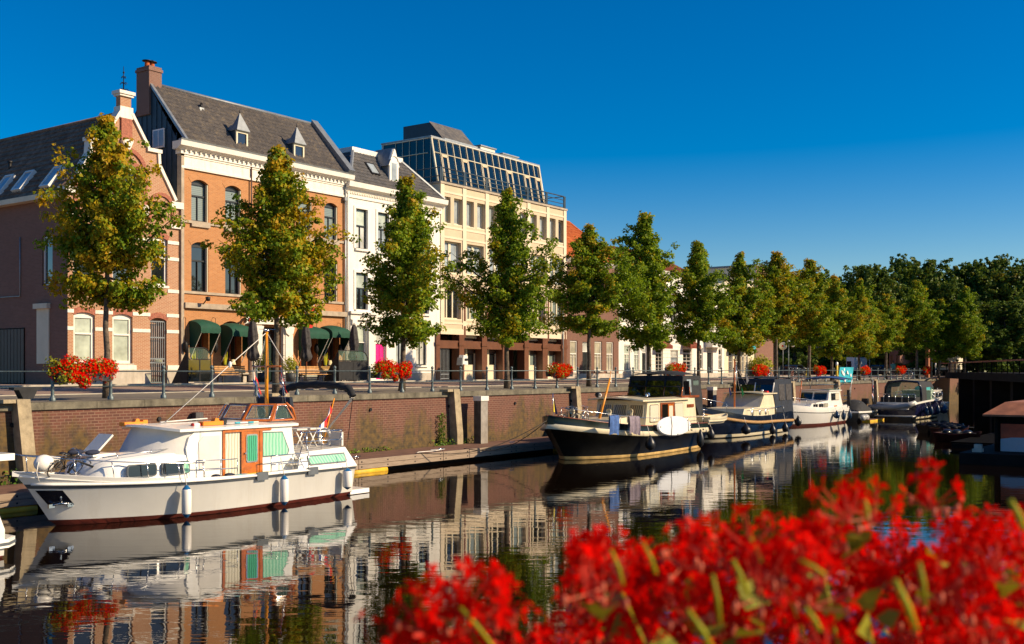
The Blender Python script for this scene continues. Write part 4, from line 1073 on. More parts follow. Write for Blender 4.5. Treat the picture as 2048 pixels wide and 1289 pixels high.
    for y in (48.5, 50.5, 52.5): rl.box(x0 + .1, x0 + .2, y - .04, y + .04, zr, zr + 1, 'metal_blue')
    rl.tube([(x1 - .15, FY + .1, zr + .97), (x1 - .15, FY + 5, zr + .97)], .035, 'metal_blue', 6)
    rl.build('roof_railing', t)
    m = MB(); x = XA(1123); m.tube([(x, FY - .14, zg + 3), (x, FY - .14, GZ)], .06, 'zinc', 8); m.build('drain_pipe', t)
    return x1
OX1 = office()

# ---- the lower row beyond
def row_house(px0, px1, name_label, wall, zt, wins, doors, ups=(), roof=None, cornice='paint_white', frame='paint_white', rh=0, x0=None, depth=8, pitch='hip'):
    x0 = XA(px0) if x0 is None else x0; x1 = XA(px1)
    t = thing('townhouse', name_label, 'house', ((x0 + x1) / 2, FY, GZ)); ops = []
    for (a, b, c, d, p, s) in wins: ops.append((XA(a), XA(b), ZA(a, d), ZA(a, c), 0))
    for (a, b, c, m, tr) in doors: ops.append((XA(a), XA(b), GZ + .03, ZA(a, c), 0))
    for (a, b, c, d) in ups: ops.append((XA(a), XA(b), ZA(a, d), ZA(a, c), 0))
    mb = MB(); wall_face(mb, x0, x1, GZ - .3, zt, FY, ops, wall, .2)
    for x in (x0, x1): mb.face([(x, FY, GZ - .3), (x, FY + depth, GZ - .3), (x, FY + depth, zt), (x, FY, zt)], wall)
    mb.face([(x0, FY + depth, GZ - .3), (x1, FY + depth, GZ - .3), (x1, FY + depth, zt), (x0, FY + depth, zt)], wall)
    mb.build('wall', t)
    for (a, b, c, d, p, s) in wins: window(t, XA(a), XA(b), ZA(a, d), ZA(a, c), FY + .08, frame, p, s, 1, w=.1, sill=('plinth', .2, .12), inw=.02, bars=1)
    for (a, b, c, m, tr) in doors: door(t, XA(a), XA(b), GZ + .03, ZA(a, c), FY + .1, m, frame, tr, 'pane_white')
    for (a, b, c, d) in ups: window(t, XA(a), XA(b), ZA(a, d), ZA(a, c), FY + .08, frame, 'pane_dark', .6, 1, w=.1, sill=('paint_white', .2, .12), inw=.02)
    m = MB(); m.prism([(FY - .02, zt - .35), (FY - .3, zt - .12), (FY - .36, zt), (FY + .2, zt), (FY + .2, zt - .35)], 'x', x0, x1, cornice); m.build('cornice', t)
    r = MB()
    if roof:
        ym = FY + depth / 2
        if pitch == 'gable':
            tiles(r, (x0, FY - .3, zt + .02), (x1 - x0, 0, 0), (0, ym - FY + .3, rh), max(4, int((x1 - x0) / .24)), 14, roof)
            r.face([(x0, FY + depth + .1, zt), (x1, FY + depth + .1, zt), (x1, ym, zt + rh), (x0, ym, zt + rh)], roof); r.face([(x1, FY - .3, zt), (x1, ym, zt + rh), (x1, FY + depth, zt)], wall); r.face([(x0, FY - .3, zt), (x0, ym, zt + rh), (x0, FY + depth, zt)], wall)
            r.tube([(x0, ym, zt + rh + .05), (x1, ym, zt + rh + .05)], .1, roof, 6)
        else:
            hx = x1 - 1.6
            r.face([(x0, FY + depth + .1, zt), (x1, FY + depth + .1, zt), (hx, ym, zt + rh), (x0, ym, zt + rh)], roof); r.face([(x1, FY - .3, zt), (hx, ym, zt + rh), (x1, FY + depth, zt)], roof); r.face([(x0, FY - .3, zt), (x0, ym, zt + rh), (x0, FY + depth, zt)], roof)
            tiles(r, (x0, FY - .3, zt + .02), (x1 - x0, 0, 0), (0, ym - FY + .3, rh), max(4, int((x1 - x0) / .24)), 14, roof, keep=lambda u, v: u < 1 - v * 1.6 / (x1 - x0))
            r.face([(x0, FY - .3, zt), (x1, FY - .3, zt), (hx, ym, zt + rh), (x0, ym, zt + rh)], roof); r.tube([(x0, ym, zt + rh + .05), (hx, ym, zt + rh + .05), (x1, FY - .3, zt + .05)], .1, roof, 6)
    else:
        r.box(x0, x1, FY + .2, FY + depth, zt - .1, zt + .05, 'lead_grey')
    r.build('roof', t)
    m = MB(); m.box(x0, x1, FY - .05, FY - .001, GZ - .2, GZ + .38, 'plinth'); m.build('plinth', t)
    return t, x0, x1
row_house(1133, 1237, 'dark red brick house with orange-red hipped roof beside the office block', 'brick_dark', 12.75, [(1140, 1155, 681, 745, 'pane_curtain', .58), (1189, 1204, 683, 742, 'pane_curtain', .58), (1213, 1227, 684, 743, 'pane_curtain', .58)], [(1165, 1181, 684, 'paint_dark', .7)], [(1140, 1155, 560, 610), (1165, 1181, 560, 610), (1189, 1204, 562, 611), (1213, 1227, 563, 612)], 'tiles_red', rh=3.8, x0=OX1 + .02, depth=8)
H2 = row_house(1238, 1298, 'white stucco house with tall narrow windows and brownish-red tiled roof', 'plaster_white', 12.6, [(1248, 1260, 690, 743, 'pane_pale', .65), (1268, 1279, 691, 743, 'pane_pale', .65)], [(1284, 1294, 690, 'paint_dark', .6)], [(1246, 1258, 605, 640), (1267, 1279, 605, 640), (1284, 1294, 606, 641)], 'tiles_maroon', rh=2.4, x0=XA(1237) + .03, pitch='gable')
H3 = row_house(1299, 1385, 'white rusticated shop house with dark red awnings, third past the office', 'plaster_white', 12.9, [(1311, 1326, 697, 745, 'pane_dark', .8), (1366, 1383, 697, 745, 'pane_dark', .8)], [(1341, 1356, 700, 'pane_grey', .5)], [(1311, 1326, 610, 650), (1341, 1354, 611, 651), (1366, 1380, 612, 652)], 'tiles_maroon', rh=2.2, x0=XA(1298) + .03, pitch='gable')
H4 = row_house(1386, 1449, 'cream white house with square bay window above its dark door', 'plaster_white', 12.5, [(1397, 1406, 696, 739, 'pane_dark', .7), (1437, 1444, 697, 741, 'pane_dark', .7)], [(1414, 1426, 695, 'paint_dark', .4)], [(1397, 1407, 610, 648), (1437, 1445, 612, 650)], None, x0=XA(1385) + .03)
H5 = row_house(1450, 1508, 'cream end house with blue awning over its wide shop front', 'plaster_cream', 13.3, [(1457, 1466, 697, 748, 'pane_dark', .7), (1469, 1479, 697, 748, 'pane_dark', .7), (1483, 1489, 697, 748, 'pane_dark', .7), (1491, 1496, 697, 748, 'pane_dark', .7)], [], [(1457, 1468, 612, 650), (1475, 1486, 613, 651)], None, x0=XA(1449) + .03)
for t, x0, x1 in (H3,):
    m = MB()
    for k in range(9): m.box(x0, x1, FY - .012, FY - .001, GZ + .5 + .33 * k, GZ + .53 + .33 * k, 'plinth')
    m.build('rustication', t)
    for a, b in ((1309, 1328), (1364, 1385)):
        m = MB(); z = ZA(a, 690); xa, xb = XA(a), XA(b); m.prism([(FY - .001, z + .5), (FY - .9, z - .05), (FY - .9, z - .35), (FY - .001, z - .05)], 'x', xa, xb, 'varnish_dark' if False else 'tiles_maroon'); m.build('awning', t)
t, x0, x1 = H4
m = MB(); a, b = XA(1410), XA(1436); m.box(a, b, FY - .8, FY - .001, ZA(1412, 695), ZA(1412, 660), 'plaster_white'); m.box(a - .1, b + .1, FY - .9, FY - .001, ZA(1412, 660), ZA(1412, 657), 'paint_white')
m.build('bay_window', t)
t, x0, x1 = H5
m = MB(); a, b = XA(1457), XA(1490); z = ZA(1460, 692); m.prism([(FY - .001, z + .35), (FY - 1.2, z), (FY - 1.2, z - .3), (FY - .001, z - .05)], 'x', a, b, 'cyan_plastic'); m.build('awning', t)
# set-back brown block past the end of the row
t = thing('apartment_block', 'low brown brick block set back past the cream end house', 'building', (135, 50, GZ))
m = MB(); X0_, X1_ = XA(1512, 48), XA(1536, 48); wall_face(m, X0_, X1_, GZ - .2, 15.5, 48, [(X0_ + 1.5, X0_ + 5, ZA(1515, 655), ZA(1515, 640)), (X0_ + 1.5, X0_ + 5, ZA(1515, 620), ZA(1515, 600))], 'brick_brown', .2)
for x in (X0_, X1_): m.face([(x, 48, GZ), (x, 60, GZ), (x, 60, 15.5), (x, 48, 15.5)], 'plaster_cream' if x == X0_ else 'brick_brown')
m.box(X0_ - .1, X1_ + .1, 47.9, 60, 15.5, 15.7, 'lead_grey'); m.build('wall', t)
for z0_, z1_ in ((655, 640), (620, 600)):
    window(t, X0_ + 1.5, X0_ + 5, ZA(1515, z0_), ZA(1515, z1_), 48.1, 'paint_dark', 'pane_dark', None, 1)
# ---------------------------------------------------------------- street furniture
RY = 31.35
RZ = sidewalk_z(RY)
def post_mb(x, h=1.0):
    m = MB()
    prof = [(.10, 0), (.10, .10), (.065, .14), (.055, .2), (.05, .42), (.065, .46), (.05, .5), (.042, .84), (.06, .87), (.045, .93), (.065, .96), (.05, .99), (.03, 1.0), (.055, 1.03), (.068, 1.075), (.055, 1.12), (.012, 1.16)]
    m.lathe([(r, z * h) for r, z in prof], (x, RY, RZ - .01), 'rail_paint', 10); return m
t = thing('quay_railing', 'grey-blue iron railing of round-topped posts and two thin bars along the quay edge', 'railing', (60, RY, RZ))
X0R = .6045 * RY; SP = .0655 * RY
proto = None; NP = 50
for k in range(-3, NP):
    x = X0R + SP * k
    if proto is None: proto = post_mb(x).build('post', t); px_ = x
    else:
        c = proto.copy(); COL.objects.link(c); c.parent = t; c.location = (x - px_, 0, 0)
m = MB(); xe = X0R + SP * (NP - 1)
m.tube([(X0R - SP * 3, RY, RZ + .93), (xe, RY, RZ + .93)], .024, 'rail_paint', 6); m.build('handrail', t)
m = MB(); m.tube([(X0R - SP * 3, RY, RZ + .44), (xe, RY, RZ + .44)], .02, 'rail_paint', 6); m.build('lower_bar', t)

# flowers: small five-petalled blossoms and leaves scattered through a mound
def scatter(n, place, size, mat, seed, name='leaves', tilt=.9, shape='flower', up=.4):
    r = np.random.default_rng(seed)
    P = np.array([place(r) for _ in range(n)])
    S = size * r.uniform(.65, 1.25, n)
    N_ = r.normal(size=(n, 3)) * tilt; N_[:, 2] += up; N_ /= np.linalg.norm(N_, axis=1)[:, None]
    A = r.normal(size=(n, 3)); T = np.cross(N_, A); T /= np.linalg.norm(T, axis=1)[:, None]; B = np.cross(N_, T)
    return P, S, N_, T, B
def leaf_mesh(P, S, T, B, N_, mat, tint, name, fold=.25, asp=.75):
    n = len(P)
    loc = [(-.5, 0, 0), (-.1, -.5, 1), (.5, 0, 0), (-.1, .5, 1)]
    V = np.empty((n, 4, 3))
    for k, (a, b, c) in enumerate(loc):
        V[:, k] = P + T * (a * S)[:, None] + B * (b * asp * S)[:, None] + N_ * (c * fold * S)[:, None] * .5
    me = bpy.data.meshes.new(name)
    me.vertices.add(n * 4); me.vertices.foreach_set('co', V.reshape(-1))
    me.loops.add(n * 4); me.loops.foreach_set('vertex_index', np.arange(n * 4, dtype=np.int32))
    me.polygons.add(n); me.polygons.foreach_set('loop_start', np.arange(0, n * 4, 4, dtype=np.int32))
    me.materials.append(MATS[mat]); me.update(calc_edges=True)
    at = me.color_attributes.new('tint', 'FLOAT_COLOR', 'POINT')
    col = np.ones((n, 4, 4)); col[:, :, 0] = tint[:, None]; col[:, :, 1] = np.random.default_rng(len(name)).uniform(0, 1, n)[:, None]
    at.data.foreach_set('color', col.reshape(-1))
    me.validate(); return me
def mound(x0, x1, y, z, hgt, drop, seed, nb, nl, size):
    r = np.random.default_rng(seed); L = x1 - x0
    lumps = [(x0 + L * u, y + r.uniform(-.14, .05), z + r.uniform(.04, hgt * .55), r.uniform(.22, .33)) for u in np.linspace(.0, 1.0, 12)]
    lumps += [(x0 + L * r.uniform(.1, .9), y - .18, z - r.uniform(-.08, drop), r.uniform(.12, .22)) for _ in range(7)]
    lumps = [l for l in lumps if r.random() > .12]; lumps = np.array(lumps)
    def pts(n, f, red=False):
        ok = [q for q in range(len(lumps)) if not red or q not in (0, 13)]; k = r.choice(ok, n); d = r.normal(size=(n, 3)); d /= np.linalg.norm(d, axis=1)[:, None]
        rad = lumps[k, 3] * (f + (1 - f) * r.random(n)) * r.uniform(.85, 1.25, n)
        return lumps[k, :3] + d * rad[:, None] * np.array([1.15, .95, 1.1]), d
    P, D = pts(nb, .8, True); Pl, Dl = pts(nl, .3)
    return P, D, Pl, Dl
def blossoms(P, D, size, mat, name, seed):
    r = np.random.default_rng(seed); n = len(P)
    N_ = D + r.normal(size=(n, 3)) * .5 + np.array([0, -.2, .3]); N_ /= np.linalg.norm(N_, axis=1)[:, None]
    A = r.normal(size=(n, 3)); T = np.cross(N_, A); T /= np.linalg.norm(T, axis=1)[:, None]; B = np.cross(N_, T)
    S = size * r.uniform(.7, 1.3, n); K = 5; V = np.empty((n, 11, 3)); V[:, 0] = P - N_ * (S * .12)[:, None]
    for k in range(10):
        a = 2 * math.pi * k / 10; q = .5 if k % 2 == 0 else .22
        V[:, k + 1] = P + T * (math.cos(a) * q * S)[:, None] + B * (math.sin(a) * q * S)[:, None] + N_ * (.12 * S * (k % 2 == 0))[:, None]
    F = []; base = np.arange(n) * 11
    tri = np.array([(0, 1 + k, 1 + (k + 1) % 10) for k in range(10)], dtype=np.int32)
    idx = (base[:, None, None] + tri[None]).reshape(-1).astype(np.int32)
    me = bpy.data.meshes.new(name); me.vertices.add(n * 11); me.vertices.foreach_set('co', V.reshape(-1))
    me.loops.add(len(idx)); me.loops.foreach_set('vertex_index', idx)
    me.polygons.add(len(idx) // 3); me.polygons.foreach_set('loop_start', np.arange(0, len(idx), 3, dtype=np.int32))
    me.materials.append(MATS[mat]); me.update(calc_edges=True); me.validate(); return me
def link(me, name, parent=None, loc=(0, 0, 0)):
    o = bpy.data.objects.new(name, me); COL.objects.link(o); o.parent = parent; o.location = loc; return o
boxes = [(163, 'below the gable house, leftmost of the row on the railing', 1.0), (780, 'in front of the white stucco house with the pink door', 1.0), (1119, 'at the right corner of the beige office', .8), (1348, 'behind the black canopy of the second boat', .9), (1517, 'above the canopy of the dark blue tug', .9), (1636, 'just left of the turquoise banner', .85), (1728, 'just right of the turquoise banner', .8), (1798, 'right of the person in shorts, small and patchy', .6), (1850, 'near the start of the bridge, last of the row', .7)]
for i, (px, where, s) in enumerate(boxes):
    cx = XA(px, RY); L = SP * (.92 if i < 5 else .85) * (1 if i != 2 else .95)
    t = thing('flower_box', f'red geranium box {where}', 'flower box', (cx, RY, RZ), 'red geranium boxes on the quay railing')
    z = RZ + .62
    m = MB(); m.prism([(RY - .30, z + .26), (RY - .08, z + .26), (RY - .12, z), (RY - .26, z)], 'x', cx - L / 2, cx + L / 2, 'pot'); m.prism([(RY + .08, z + .26), (RY + .30, z + .26), (RY + .26, z), (RY + .12, z)], 'x', cx - L / 2, cx + L / 2, 'pot')
    for u in (-.3, .3): m.tube([(cx + u, RY - .32, z + .1), (cx + u, RY - .32, z - .03), (cx + u, RY + .32, z - .03), (cx + u, RY + .32, z + .1)], .015, 'iron', 5)
    m.build('planter', t)
    far = i > 3
    P, D, Pl, Dl = mound(cx - L * .52, cx + L * .52, RY - .08, z + .2, .5 * s + .12, .22 * s, 50 + i, 3200 if not far else 1100, 2200 if not far else 700, .06)
    O = np.array([cx, RY, RZ])
    link(blossoms(P - O, D, .08 if not far else .12, 'petal_far', 'blossoms', i), 'blossoms', t)
    r = np.random.default_rng(i); n = len(Pl); N_ = Dl + r.normal(size=(n, 3)) * .6; N_ /= np.linalg.norm(N_, axis=1)[:, None]
    T = np.cross(N_, r.normal(size=(n, 3))); T /= np.linalg.norm(T, axis=1)[:, None]; B = np.cross(N_, T)
    link(leaf_mesh(Pl - O, np.full(n, .10), T, B, N_, 'leaf_geranium', r.uniform(0, .4, n), 'foliage'), 'foliage', t)

# ---------------------------------------------------------------- trees
def crown_mesh(name, H, w, zb, seed, n_leaf, size, mat, kind='street'):
    """leaves on branches: H top height, zb lowest branch height, w crown width; trunk at origin"""
    r = np.random.default_rng(seed); P = []; TN = []; BR = []
    nb = 82 if kind == 'street' else 70
    for i in range(nb):
        u = (i + r.random()) / nb                       # 0 bottom .. 1 top
        u = u ** 1.12
        z = zb + (H - zb) * (u * .97)
        if kind == 'street':
            prof = (min(1, (u + .10) / .30) ** .7) * (1 - max(0, (u - .16) / .84)) ** .72 * (1 if u < .55 else 1 - .35 * (u - .55) / .45)
            prof = max(prof, .10)
        else:
            prof = math.sqrt(max(.02, 1 - (2 * u - .85) ** 2 / 1.4))
        a = i * 2.39996 + r.normal() * .3
        L = w / 2 * prof * r.uniform(.6, 1.12) * (1 + .2 * math.sin(2 * a + seed + 5 * u) + .14 * math.sin(3 * a + seed * 2 - 9 * u))
        if kind == 'street' and r.random() < .07: L *= 1.35
        rise = (.22 + .75 * u) * L + r.normal() * .12
        if u < .15: rise = -.12 * L + r.normal() * .25
        if u > .93: rise = L * 1.3
        if kind == 'park': rise = min(rise, .9 * (H - z) - .3)
        tip = np.array([math.cos(a) * L, math.sin(a) * L, z + rise])
        base = np.array([0, 0, z - .15 * L]); BR.append((base, tip, L))
        nc = max(3, int(3 + L * 4.2)); tb = r.random()
        for k in range(nc):
            f = .26 + .74 * (k + r.random() * .6) / nc
            c = base + (tip - base) * f; c[2] -= .10 * math.sin(f * 3.1) * L
            c += r.normal(size=3) * .13 * L * .6
            P.append((c, (.15 + .16 * (1 - f) + .03 * L) * r.uniform(.75, 1.3), .5 * tb + .5 * r.random() if u < .97 else .9, u))
    # leader shoots at the very top
    for k in range(7 if kind == 'street' else 0): P.append((np.array([r.normal() * .07, r.normal() * .07, H - .12 - k * .20]), .12 + .03 * k, r.random(), 1))
    wts = np.array([p[1] ** 2 for p in P]); wts /= wts.sum(); cnt = r.multinomial(n_leaf, wts)
    C = np.repeat(np.array([p[0] for p in P]), cnt, axis=0); Rr = np.repeat(np.array([p[1] for p in P]), cnt); tn = np.repeat(np.array([p[2] for p in P]), cnt)
    n = len(C); d = r.normal(size=(n, 3)); d /= np.linalg.norm(d, axis=1)[:, None]
    Q = C + d * (Rr * r.random(n) ** .45)[:, None] * np.array([1.15, 1.15, .85])
    out = Q * np.array([1, 1, 0]); out /= (np.linalg.norm(out, axis=1)[:, None] + 1e-6)
    N_ = d * .7 + out * .35 + r.normal(size=(n, 3)) * .55 + np.array([0, 0, .45]); N_ /= np.linalg.norm(N_, axis=1)[:, None]
    T = np.cross(N_, r.normal(size=(n, 3))); T /= np.linalg.norm(T, axis=1)[:, None]; B = np.cross(N_, T)
    me = leaf_mesh(Q, size * r.uniform(.6, 1.3, n), T, B, N_, mat, np.clip(tn * .75 + r.normal(size=n) * .10, 0, 1), name, .5, .8)
    m = MB()
    for b, tip, L in BR:
        mid = (b + tip) / 2 + np.array([0, 0, -.06 * L]); m.tube([b, mid, b + (tip - b) * .92], [.014 + .02 * L, .010 + .009 * L, .006], 'bark_dark', 5, False)
    return me, m
def tree_proto(H, w, zb, seed, nl, size, lean=0, kind='street', mat='leaf_street', rt=.115, name='street_tree'):
    t = thing(name, None, 'tree')
    me, br = crown_mesh('crown', H, w, zb, seed, nl, size, mat, kind)
    r = random.Random(seed); n = 12; pts = []; rad = []
    for k in range(n):
        f = k / (n - 1); pts.append((lean * (1 - f) + r.uniform(-.03, .03) * (f > 0), r.uniform(-.03, .03), -.05 + f * (H - .5))); rad.append(rt * (1.35 if k == 0 else 1) * (1 - f) ** .75 + .012)
    m = MB(); m.tube(pts, rad, 'bark', 10); m.build('trunk', t)
    br.build('branches', t); link(me, 'crown', t)
    return t
PROTO = [tree_proto(9.5, 5.3, 3.6, 3, 26000, .145), tree_proto(9.6, 5.3, 3.4, 11, 26000, .145, .1), tree_proto(9.6, 5.0, 2.6, 23, 25000, .145, -.25), tree_proto(9.6, 4.8, 2.6, 31, 25000, .145)]
used = set()
TY = 32.3
TREES = [(213, 237, 0, .95, .34, 'autumn-tinged street tree in front of the shaped gable house, behind the first flower box'),
         (556, 300, 1, 1.08, .35, 'autumn-tinged street tree in front of the orange townhouse, behind the yellow boat mast'),
         (812, 357, 2, 1.1, .14, 'green street tree in front of the white stucco house'),
         (1014, 383, 3, 1.06, .10, 'green street tree in front of the middle of the beige office, with a leaning trunk'),
         (1178, 452, 0, 1.12, .10, 'street tree in front of the dark red brick house with the hipped roof'),
         (1290, 428, 2, 1.18, .02, 'tallest dark green street tree, in front of the white house with narrow windows'),
         (1396, 488, 1, 1.15, .05, 'street tree in front of the cream white bay-window house'),
         (1479, 508, 3, 1.2, .14, 'street tree in front of the cream end house with the blue awning'),
         (1552, 506, 0, 1.15, .24, 'yellowish street tree just past the end of the house row'),
         (1620, 522, 1, 1.15, .26, 'yellowish street tree behind the blue bimini of the small white boat'),
         (1668, 553, 2, 1.1, .25, 'street tree behind the turquoise banner'),
         (1718, 560, 3, 1.15, .16, 'street tree above the flower box right of the turquoise banner'),
         (1772, 590, 0, 1.1, .12, 'street tree left of the brown wall under the park trees'),
         (1834, 565, 1, 1.2, .12, 'tall street tree above the blue cabin boat'),
         (1882, 600, 2, 1.1, .04, 'street tree left of the cream truck'),
         (1930, 575, 3, 1.15, .02, 'last street tree of the row, above the start of the dark bridge')]
for i, (px, pt, k, ws, turn, lab) in enumerate(TREES):
    if i < 8: x = XA(px, TY); y = TY
    else: x = XA(px, TY); x = min(x, 123); y = YA(px, x)
    z = sidewalk_z(y); top = ZX(px, pt, x) - z; s = top / 9.5
    p = PROTO[k]
    if k in used: t = dup(p)
    else: t = p; used.add(k)
    tag(t, lab, None, 'street trees along the quay'); t.location = (x, y, z); t.rotation_euler = (0, 0, i * 1.7 if k != 2 or i > 2 else 0)
    t.scale = (ws * .95 * (s if s > 1 else 1), ws * .95 * (s if s > 1 else 1), s)
    for ch in t.children:
        if ch.name.startswith('crown'): ch.color = (turn + .05, 0, 0, 1)
# park trees beyond the quay end
pp = [tree_proto(18, 13, 2.5, 51, 26000, .42, 0, 'park', 'leaf_park', .35, 'park_tree'), tree_proto(18, 12, 3, 57, 26000, .42, 0, 'park', 'leaf_park', .35, 'park_tree')]
PARK = [(1590, 150, 545, 0), (1675, 160, 560, 1), (1745, 150, 528, 0), (1790, 170, 545, 1), (1838, 160, 516, 0), (1880, 150, 560, 1), (1915, 165, 530, 1), (1958, 150, 575, 0), (1985, 160, 515, 1), (2030, 150, 536, 0), (2085, 155, 520, 1), (1700, 190, 570, 0), (2140, 160, 520, 0), (1860, 135, 620, 1), (2010, 128, 600, 0), (2060, 130, 610, 1)]
labs = ['far park tree peeping out behind the end of the house row', 'far park tree low behind the yellowish street trees', 'broad dark park tree with a domed top, leftmost of the tall park trees', 'dark park tree filling the gap right of the leftmost domed one', 'tall dark park tree with a rounded crest in the middle of the park row', 'lower dark park tree in front of the middle crest', 'dark park tree with a narrow top between two taller crests', 'lower dark park tree below the rightmost crest', 'tallest dark park tree towards the right edge', 'dark park tree at the right edge of the photo', 'dark park tree cut by the right edge', 'faraway low tree behind the yellowish street trees', 'park tree just beyond the right edge', 'small dark tree behind the blue cabin boat', 'small dark tree above the dark bridge', 'small dark tree above the bridge near the right edge']
u2 = set()
for i, (px, d, py, k) in enumerate(PARK):
    a, b = _ray(px); x, y = a * d, b * d; top = EYE - (py - 740) * d / 2150 - 3
    t = dup(pp[k]) if k in u2 else pp[k]; u2.add(k)
    tag(t, labs[i], None, 'dark park trees beyond the quay'); t.location = (x, y, 3); s = top / 18.0; t.scale = (max(.75, s), max(.75, s), s); t.rotation_euler = (0, 0, i * 1.1)
    for ch in t.children:
        if ch.name.startswith('crown'): ch.color = (.0 if i not in (3, 9) else .2, 0, 0, 1)
m = MB(); 
hp = []
r = np.random.default_rng(5); n = 26000
X = np.empty((n, 3)); u = r.random(n)
X[:, 0] = 168 + 30 * r.random(n) + 4 * np.sin(u * 30); X[:, 1] = -20 + u * 115; X[:, 2] = 3 + (11 + 2.0 * np.sin(u * 23) + 1.5 * np.sin(u * 61)) * r.random(n) ** .8
N_ = r.normal(size=(n, 3)) + np.array([-.3, 0, .4]); N_ /= np.linalg.norm(N_, axis=1)[:, None]; T = np.cross(N_, r.normal(size=(n, 3))); T /= np.linalg.norm(T, axis=1)[:, None]; B = np.cross(N_, T)
o = link(leaf_mesh(X, r.uniform(.7, 1.5, n), T, B, N_, 'leaf_park', r.uniform(0, .3, n), 'wood'), 'park_wood'); o.color = (0, 0, 0, 1)
tag(o, 'dark mass of far-off undergrowth and woodland behind the park trees', 'woodland', None, 'stuff')

# ---------------------------------------------------------------- cafe terrace in front of the orange house
gr, ox0, ox1, odx = OR
AWP = [(377, 431, 634, 690, 'leftmost green half-round awning on the orange townhouse'), (443, 494, 642, 690, 'green half-round awning over the second window of the orange townhouse'), (592, 638, 648, 690, 'green half-round awning behind the red flag'), (643, 689, 647, 692, 'rightmost green half-round awning on the orange townhouse, next to the white pipe')]
for (a, b, c, d, lab), (wa, wb) in zip(AWP, gr):
    xa, xb = wa - .06, wb + .06; zt = ZA(a, c) - .1; dep = .95; t = thing('window_awning', lab, 'awning', ((xa + xb) / 2, FY, zt), 'green awnings')
    m = MB(); n = 9; secs = []
    for k in range(n + 1):
        th = math.pi / 2 * k / n
        y = FY - .02 - dep * math.sin(th); z = zt - .52 + .52 * math.cos(th) if k < n else zt - .52
        bow = .12 * math.cos(th)
        secs.append([(xa + (xb - xa) * j / 8, y, z - bow * (1 - math.sin(math.pi * j / 8))) for j in range(9)])
    secs.append([(p[0], p[1] + .01, p[2] - .22 - .02 * (j % 2)) for j, p in enumerate(secs[-1])])
    m.loft(secs, 'canvas_green')
    for x in (xa, xb):
        q = [(x, FY - .02, zt - .12)] + [(x, FY - .02 - dep * math.sin(math.pi / 2 * k / n), zt - .52 + .52 * math.cos(math.pi / 2 * k / n) - .12 * math.cos(math.pi / 2 * k / n)) for k in range(1, n + 1)] + [(x, FY - .02 - dep, zt - .76), (x, FY - .72, zt - 1.1), (x, FY - .22, zt - 1.85), (x, FY - .02, zt - 1.75)]
        m.face(q, 'canvas_green')
    m.build('canopy', t)
    m = MB()
    for x in (xa + .04, xb - .04): m.tube([(x, FY - .03, zt - 2.1), (x, FY - dep - .0, zt - .7)], .022, 'paint_white', 6)
    build_split(m, 'frame_arm', t)
for i, (px, py, lab) in enumerate([(371, 694, 'black wall lantern left of the leftmost green awning'), (431, 694, 'black wall lantern between the first two green awnings'), (633, 697, 'black wall lantern between the two right green awnings'), (681, 698, 'black wall lantern at the right end of the orange townhouse')]):
    x, z = XA(px, FY - .22), ZA(px, py, FY - .22); m = MB()
    m.lathe([(.01, .30), (.13, .16), (.13, .12), (.15, -.12), (.08, -.26), (.01, -.34)], (x, FY - .22, z), 'iron', 6); m.tube([(x, FY - .22, z + .3), (x, FY - .22, z + 1.5), (x, FY - .01, z + 1.55)], .014, 'iron', 5)
    one(m, 'wall_lantern', lab, 'lantern', 'black lanterns on the orange townhouse', (x, FY, z))
def slat_bench(x0, x1, y, lab):
    t = thing('slatted_bench', lab, 'bench', ((x0 + x1) / 2, y, GZ), 'wooden benches at the cafe')
    m = MB()
    for k in range(4): m.box(x0, x1, y - .45 + .11 * k, y - .36 + .11 * k, GZ + .42, GZ + .46, 'bench_wood')
    m.build('seat', t); m = MB()
    for k in range(4): m.box(x0, x1, y + .0 + .02 * k, y + .035 + .02 * k, GZ + .52 + .1 * k, GZ + .60 + .1 * k, 'bench_wood')
    m.build('backrest', t)
    n = max(2, int((x1 - x0) / 1.1) + 1)
    for k in range(n):
        x = x0 + .2 + (x1 - x0 - .4) * k / (n - 1); m = MB(); m.box(x - .03, x + .03, y - .42, y - .36, GZ, GZ + .419, 'iron'); m.box(x - .03, x + .03, y - .0, y + .06, GZ, GZ + .51, 'iron'); m.box(x - .03, x + .03, y - .36, y, GZ + .36, GZ + .419, 'iron'); m.build('leg', t)
BY = 44.9
slat_bench(XA(430, BY), XA(491, BY), BY, 'slatted wooden bench against the orange townhouse, left of its middle door')
slat_bench(XA(594, BY), XA(678, BY), BY, 'longer slatted wooden bench right of the middle door of the orange townhouse')
